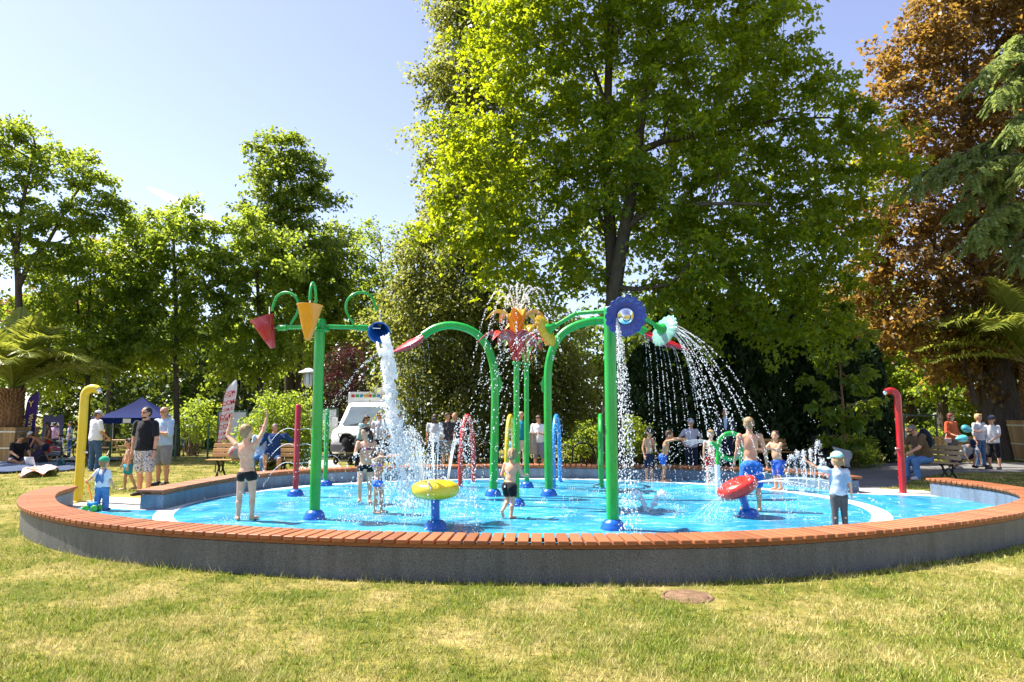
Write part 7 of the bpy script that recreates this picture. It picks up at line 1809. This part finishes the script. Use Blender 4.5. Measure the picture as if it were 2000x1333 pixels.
# leaves
s = Spray(); D = gp(1072, 969).y
for k in range(11):
    u = k / 10; p = at(1256 + 88 * u, 650 + 34 * u, D) + Vector((0, WR.uniform(-.2, .2), -.06)); s.jet(p, (.10 + .55 * u, -.1, .1), .83, 130, jit=.007, r=.0072)
s.build('beaded curtain of drops falling from the right red leaf')
s = Spray(); D = gp(963, 969).y
for k in range(9):
    u = k / 8; p = at(770 + 62 * u, 690 - 34 * u, D) + Vector((0, WR.uniform(-.2, .2), -.06)); s.jet(p, (.45 - .2 * u, -.1, .1), .83, 55, jit=.008, r=.007)
for k in range(4): s.jet(at(764, 682, D) + Vector((0, 0, -.03 * k)), (-2.1 - .2 * k, -.2, .1 - .12 * k), .7, 90, jit=.02, r=.007)
for k in range(4): s.jet(at(836 + 12 * k, 660, D), (.9 + .15 * k, -.2, .3), .8, 30, jit=.012, r=.006)
s.build('fine drops and sideways streaks falling from the left red leaf')
# red cushion
s = Spray(); c = at(1462, 945, gp(1463, 1009).y)
for k in range(5): s.jet(c + Vector((.02 * k, -.1 + .05 * k, 0)), (2.6 + .75 * k, -.15 + .2 * WR.randn(), 1.15 + .12 * WR.randn()), .78, 90, jit=.013, r=.0085, solid=.22, rs=.006)
for k in range(4): s.jet(at(1424, 966, c.y), (-1.1 - .5 * k, -.3 - .2 * k, -.2), .45, 36, jit=.01, r=.006, solid=.25, rs=.003)
for k in range(3): s.jet(c + Vector((-.03, 0, 0)), (1.0 + .3 * k, -.5, 1.9), .6, 40, jit=.012, r=.007)
s.build('long arcing jets shot to both sides by the red cushion')
# low geyser
mb = MB(); g0 = gp(1268, 1000)
for k in range(150):
    sg = 1 if k % 2 else -1; t = WR.rand(); x = sg * (.03 + .26 * t); z = .02 + .30 * math.sin(t * 2.2) ; mb.ell(g0 + Vector((x + WR.randn() * .02, WR.randn() * .05, max(.01, z + WR.randn() * .03))), (.018, .018, .024 * WR.uniform(.6, 1.6)), None, 7, 5)
o = remeshed(mb, 'water_spout', M_WATER, None, .008, 2); tag(o, 'low twin-lobed water burst on the floor right of the flower pole', 'water', kind='stuff')
s = Spray()
for k in range(20): sg = 1 if k % 2 else -1; s.jet(g0 + Vector((sg * .1, 0, .1)), (sg * WR.uniform(.3, 1.3), WR.randn() * .3, WR.uniform(1.2, 2.4)), .5, 30, jit=.02, r=.009)
s.build('droplets around the low twin-lobed burst')
# spouts on the right
s = Spray()
for k in range(6):
    p = gp(1563 + 7 * k, 962 + WR.uniform(-4, 4)); s.jet(p, (.16 * (k - 2.5) + .05 * WR.randn(), .1, 4.2 + .45 * WR.randn()), .95, 330, jit=.028, r=.011, solid=.14, rs=.009)
s.build('cluster of tall white spouts beside the laughing boy', 'water_spout')
s = Spray()
for k in range(9):
    p = gp(812 + 4 * k, 948 + WR.uniform(-5, 5)); s.jet(p, (.10 * (k - 4), .05 * WR.randn(), 4.0 + .5 * WR.randn()), .9, 120, jit=.022, r=.0095, solid=.16, rs=.006)
s.build('bundle of floor jets behind the yellow cushion', 'water_spout')
# posts and hoops
s = Spray(); Bp = gp(577, 969)
for zz in (.35, .55, .72):
    h = at(577, 790, Bp.y).z - Bp.z
    for sg in (-1, 1): s.jet(Bp + Vector((sg * .06, 0, h * zz)), (sg * 1.5, -.1, .75), .62, 48, jit=.015, r=.0065, solid=.3, rs=.005)
Bp = gp(635, 949)
for zz in (.45, .7):
    for sg in (-1, 1): s.jet(Bp + Vector((sg * .05, 0, 1.5 * zz)), (sg * 1.2, -.1, .7), .6, 30, jit=.015, r=.006, solid=.25, rs=.004)
s.build('small side jets squirting from the red and green posts')
s = Spray()
for px in (912, 996, 1088):
    for k in range(260):
        p = at(px + WR.randn() * 9, WR.uniform(815, 940), 16.2 + WR.randn() * .5); s.drops(np.array(p), [0, 0, -1.5], .005 + .005 * WR.rand())
for k in range(8): p = at(905 + 4 * k, 815 + 2 * k, 15.9); s.jet(p, (WR.randn() * .9, -.3, .9 + .3 * WR.rand()), .6, 26, jit=.02, r=.008)
s.build('fine misty spray inside the row of hoops')
# curled pipe and the child in red shorts
s = Spray(); p = at(1388, 866, gp(1403, 962).y - .22)
for k in range(4): s.jet(p + Vector((0, 0, .012 * k)), (-2.4 - .25 * k, 0, .6 + .08 * k), .55, 55, jit=.01, r=.006, solid=.18, rs=.004)
for k in range(620):
    q = at(1392 + WR.randn() * 10, 868 + 85 * WR.rand() ** .7, gp(1391, 948).y - .15 + WR.randn() * .1); s.drops(np.array(q), [0, 0, -2], .006 + .008 * WR.rand())
for k in range(120):
    q = at(1280 + WR.randn() * 20, 938 - 40 * WR.rand() ** 2, gp(1280, 940).y - .2); s.drops(np.array(q), [0, 0, 1], .006 + .006 * WR.rand())
s.build('water squirting from the curled pipe and drenching the child in red shorts')
# floor splashes and stray drops
s = Spray()
n = 1300; X = WR.uniform(-5.4, 5.6, n); Y = WR.uniform(10.2, 17.6, n); ok = ((X - RC.x) / 5.9) ** 2 + ((Y - RC.y) / 4.7) ** 2 < 1; Z = FLOOR + .01 + 2.6 * WR.rand(n) ** 2.2
s.drops(np.stack([X, Y, Z], 1)[ok], np.tile([0, 0, -2.0], (ok.sum(), 1)), (.0035 + .005 * WR.rand(n) ** 3)[ok])
for k in range(80):
    x, y = WR.uniform(-4.5, 5.0), WR.uniform(10.6, 16.5); q = np.array([x, y, FLOOR]); j = WR.randn(26, 3) * np.array([.09, .09, 0]); j[:, 2] = .015 + .09 * WR.rand(26) ** 2; s.drops(q + j, np.tile([0, 0, .6], (26, 1)), .005 + .005 * WR.rand(26))
s.build('stray droplets hanging over the whole splash pad')
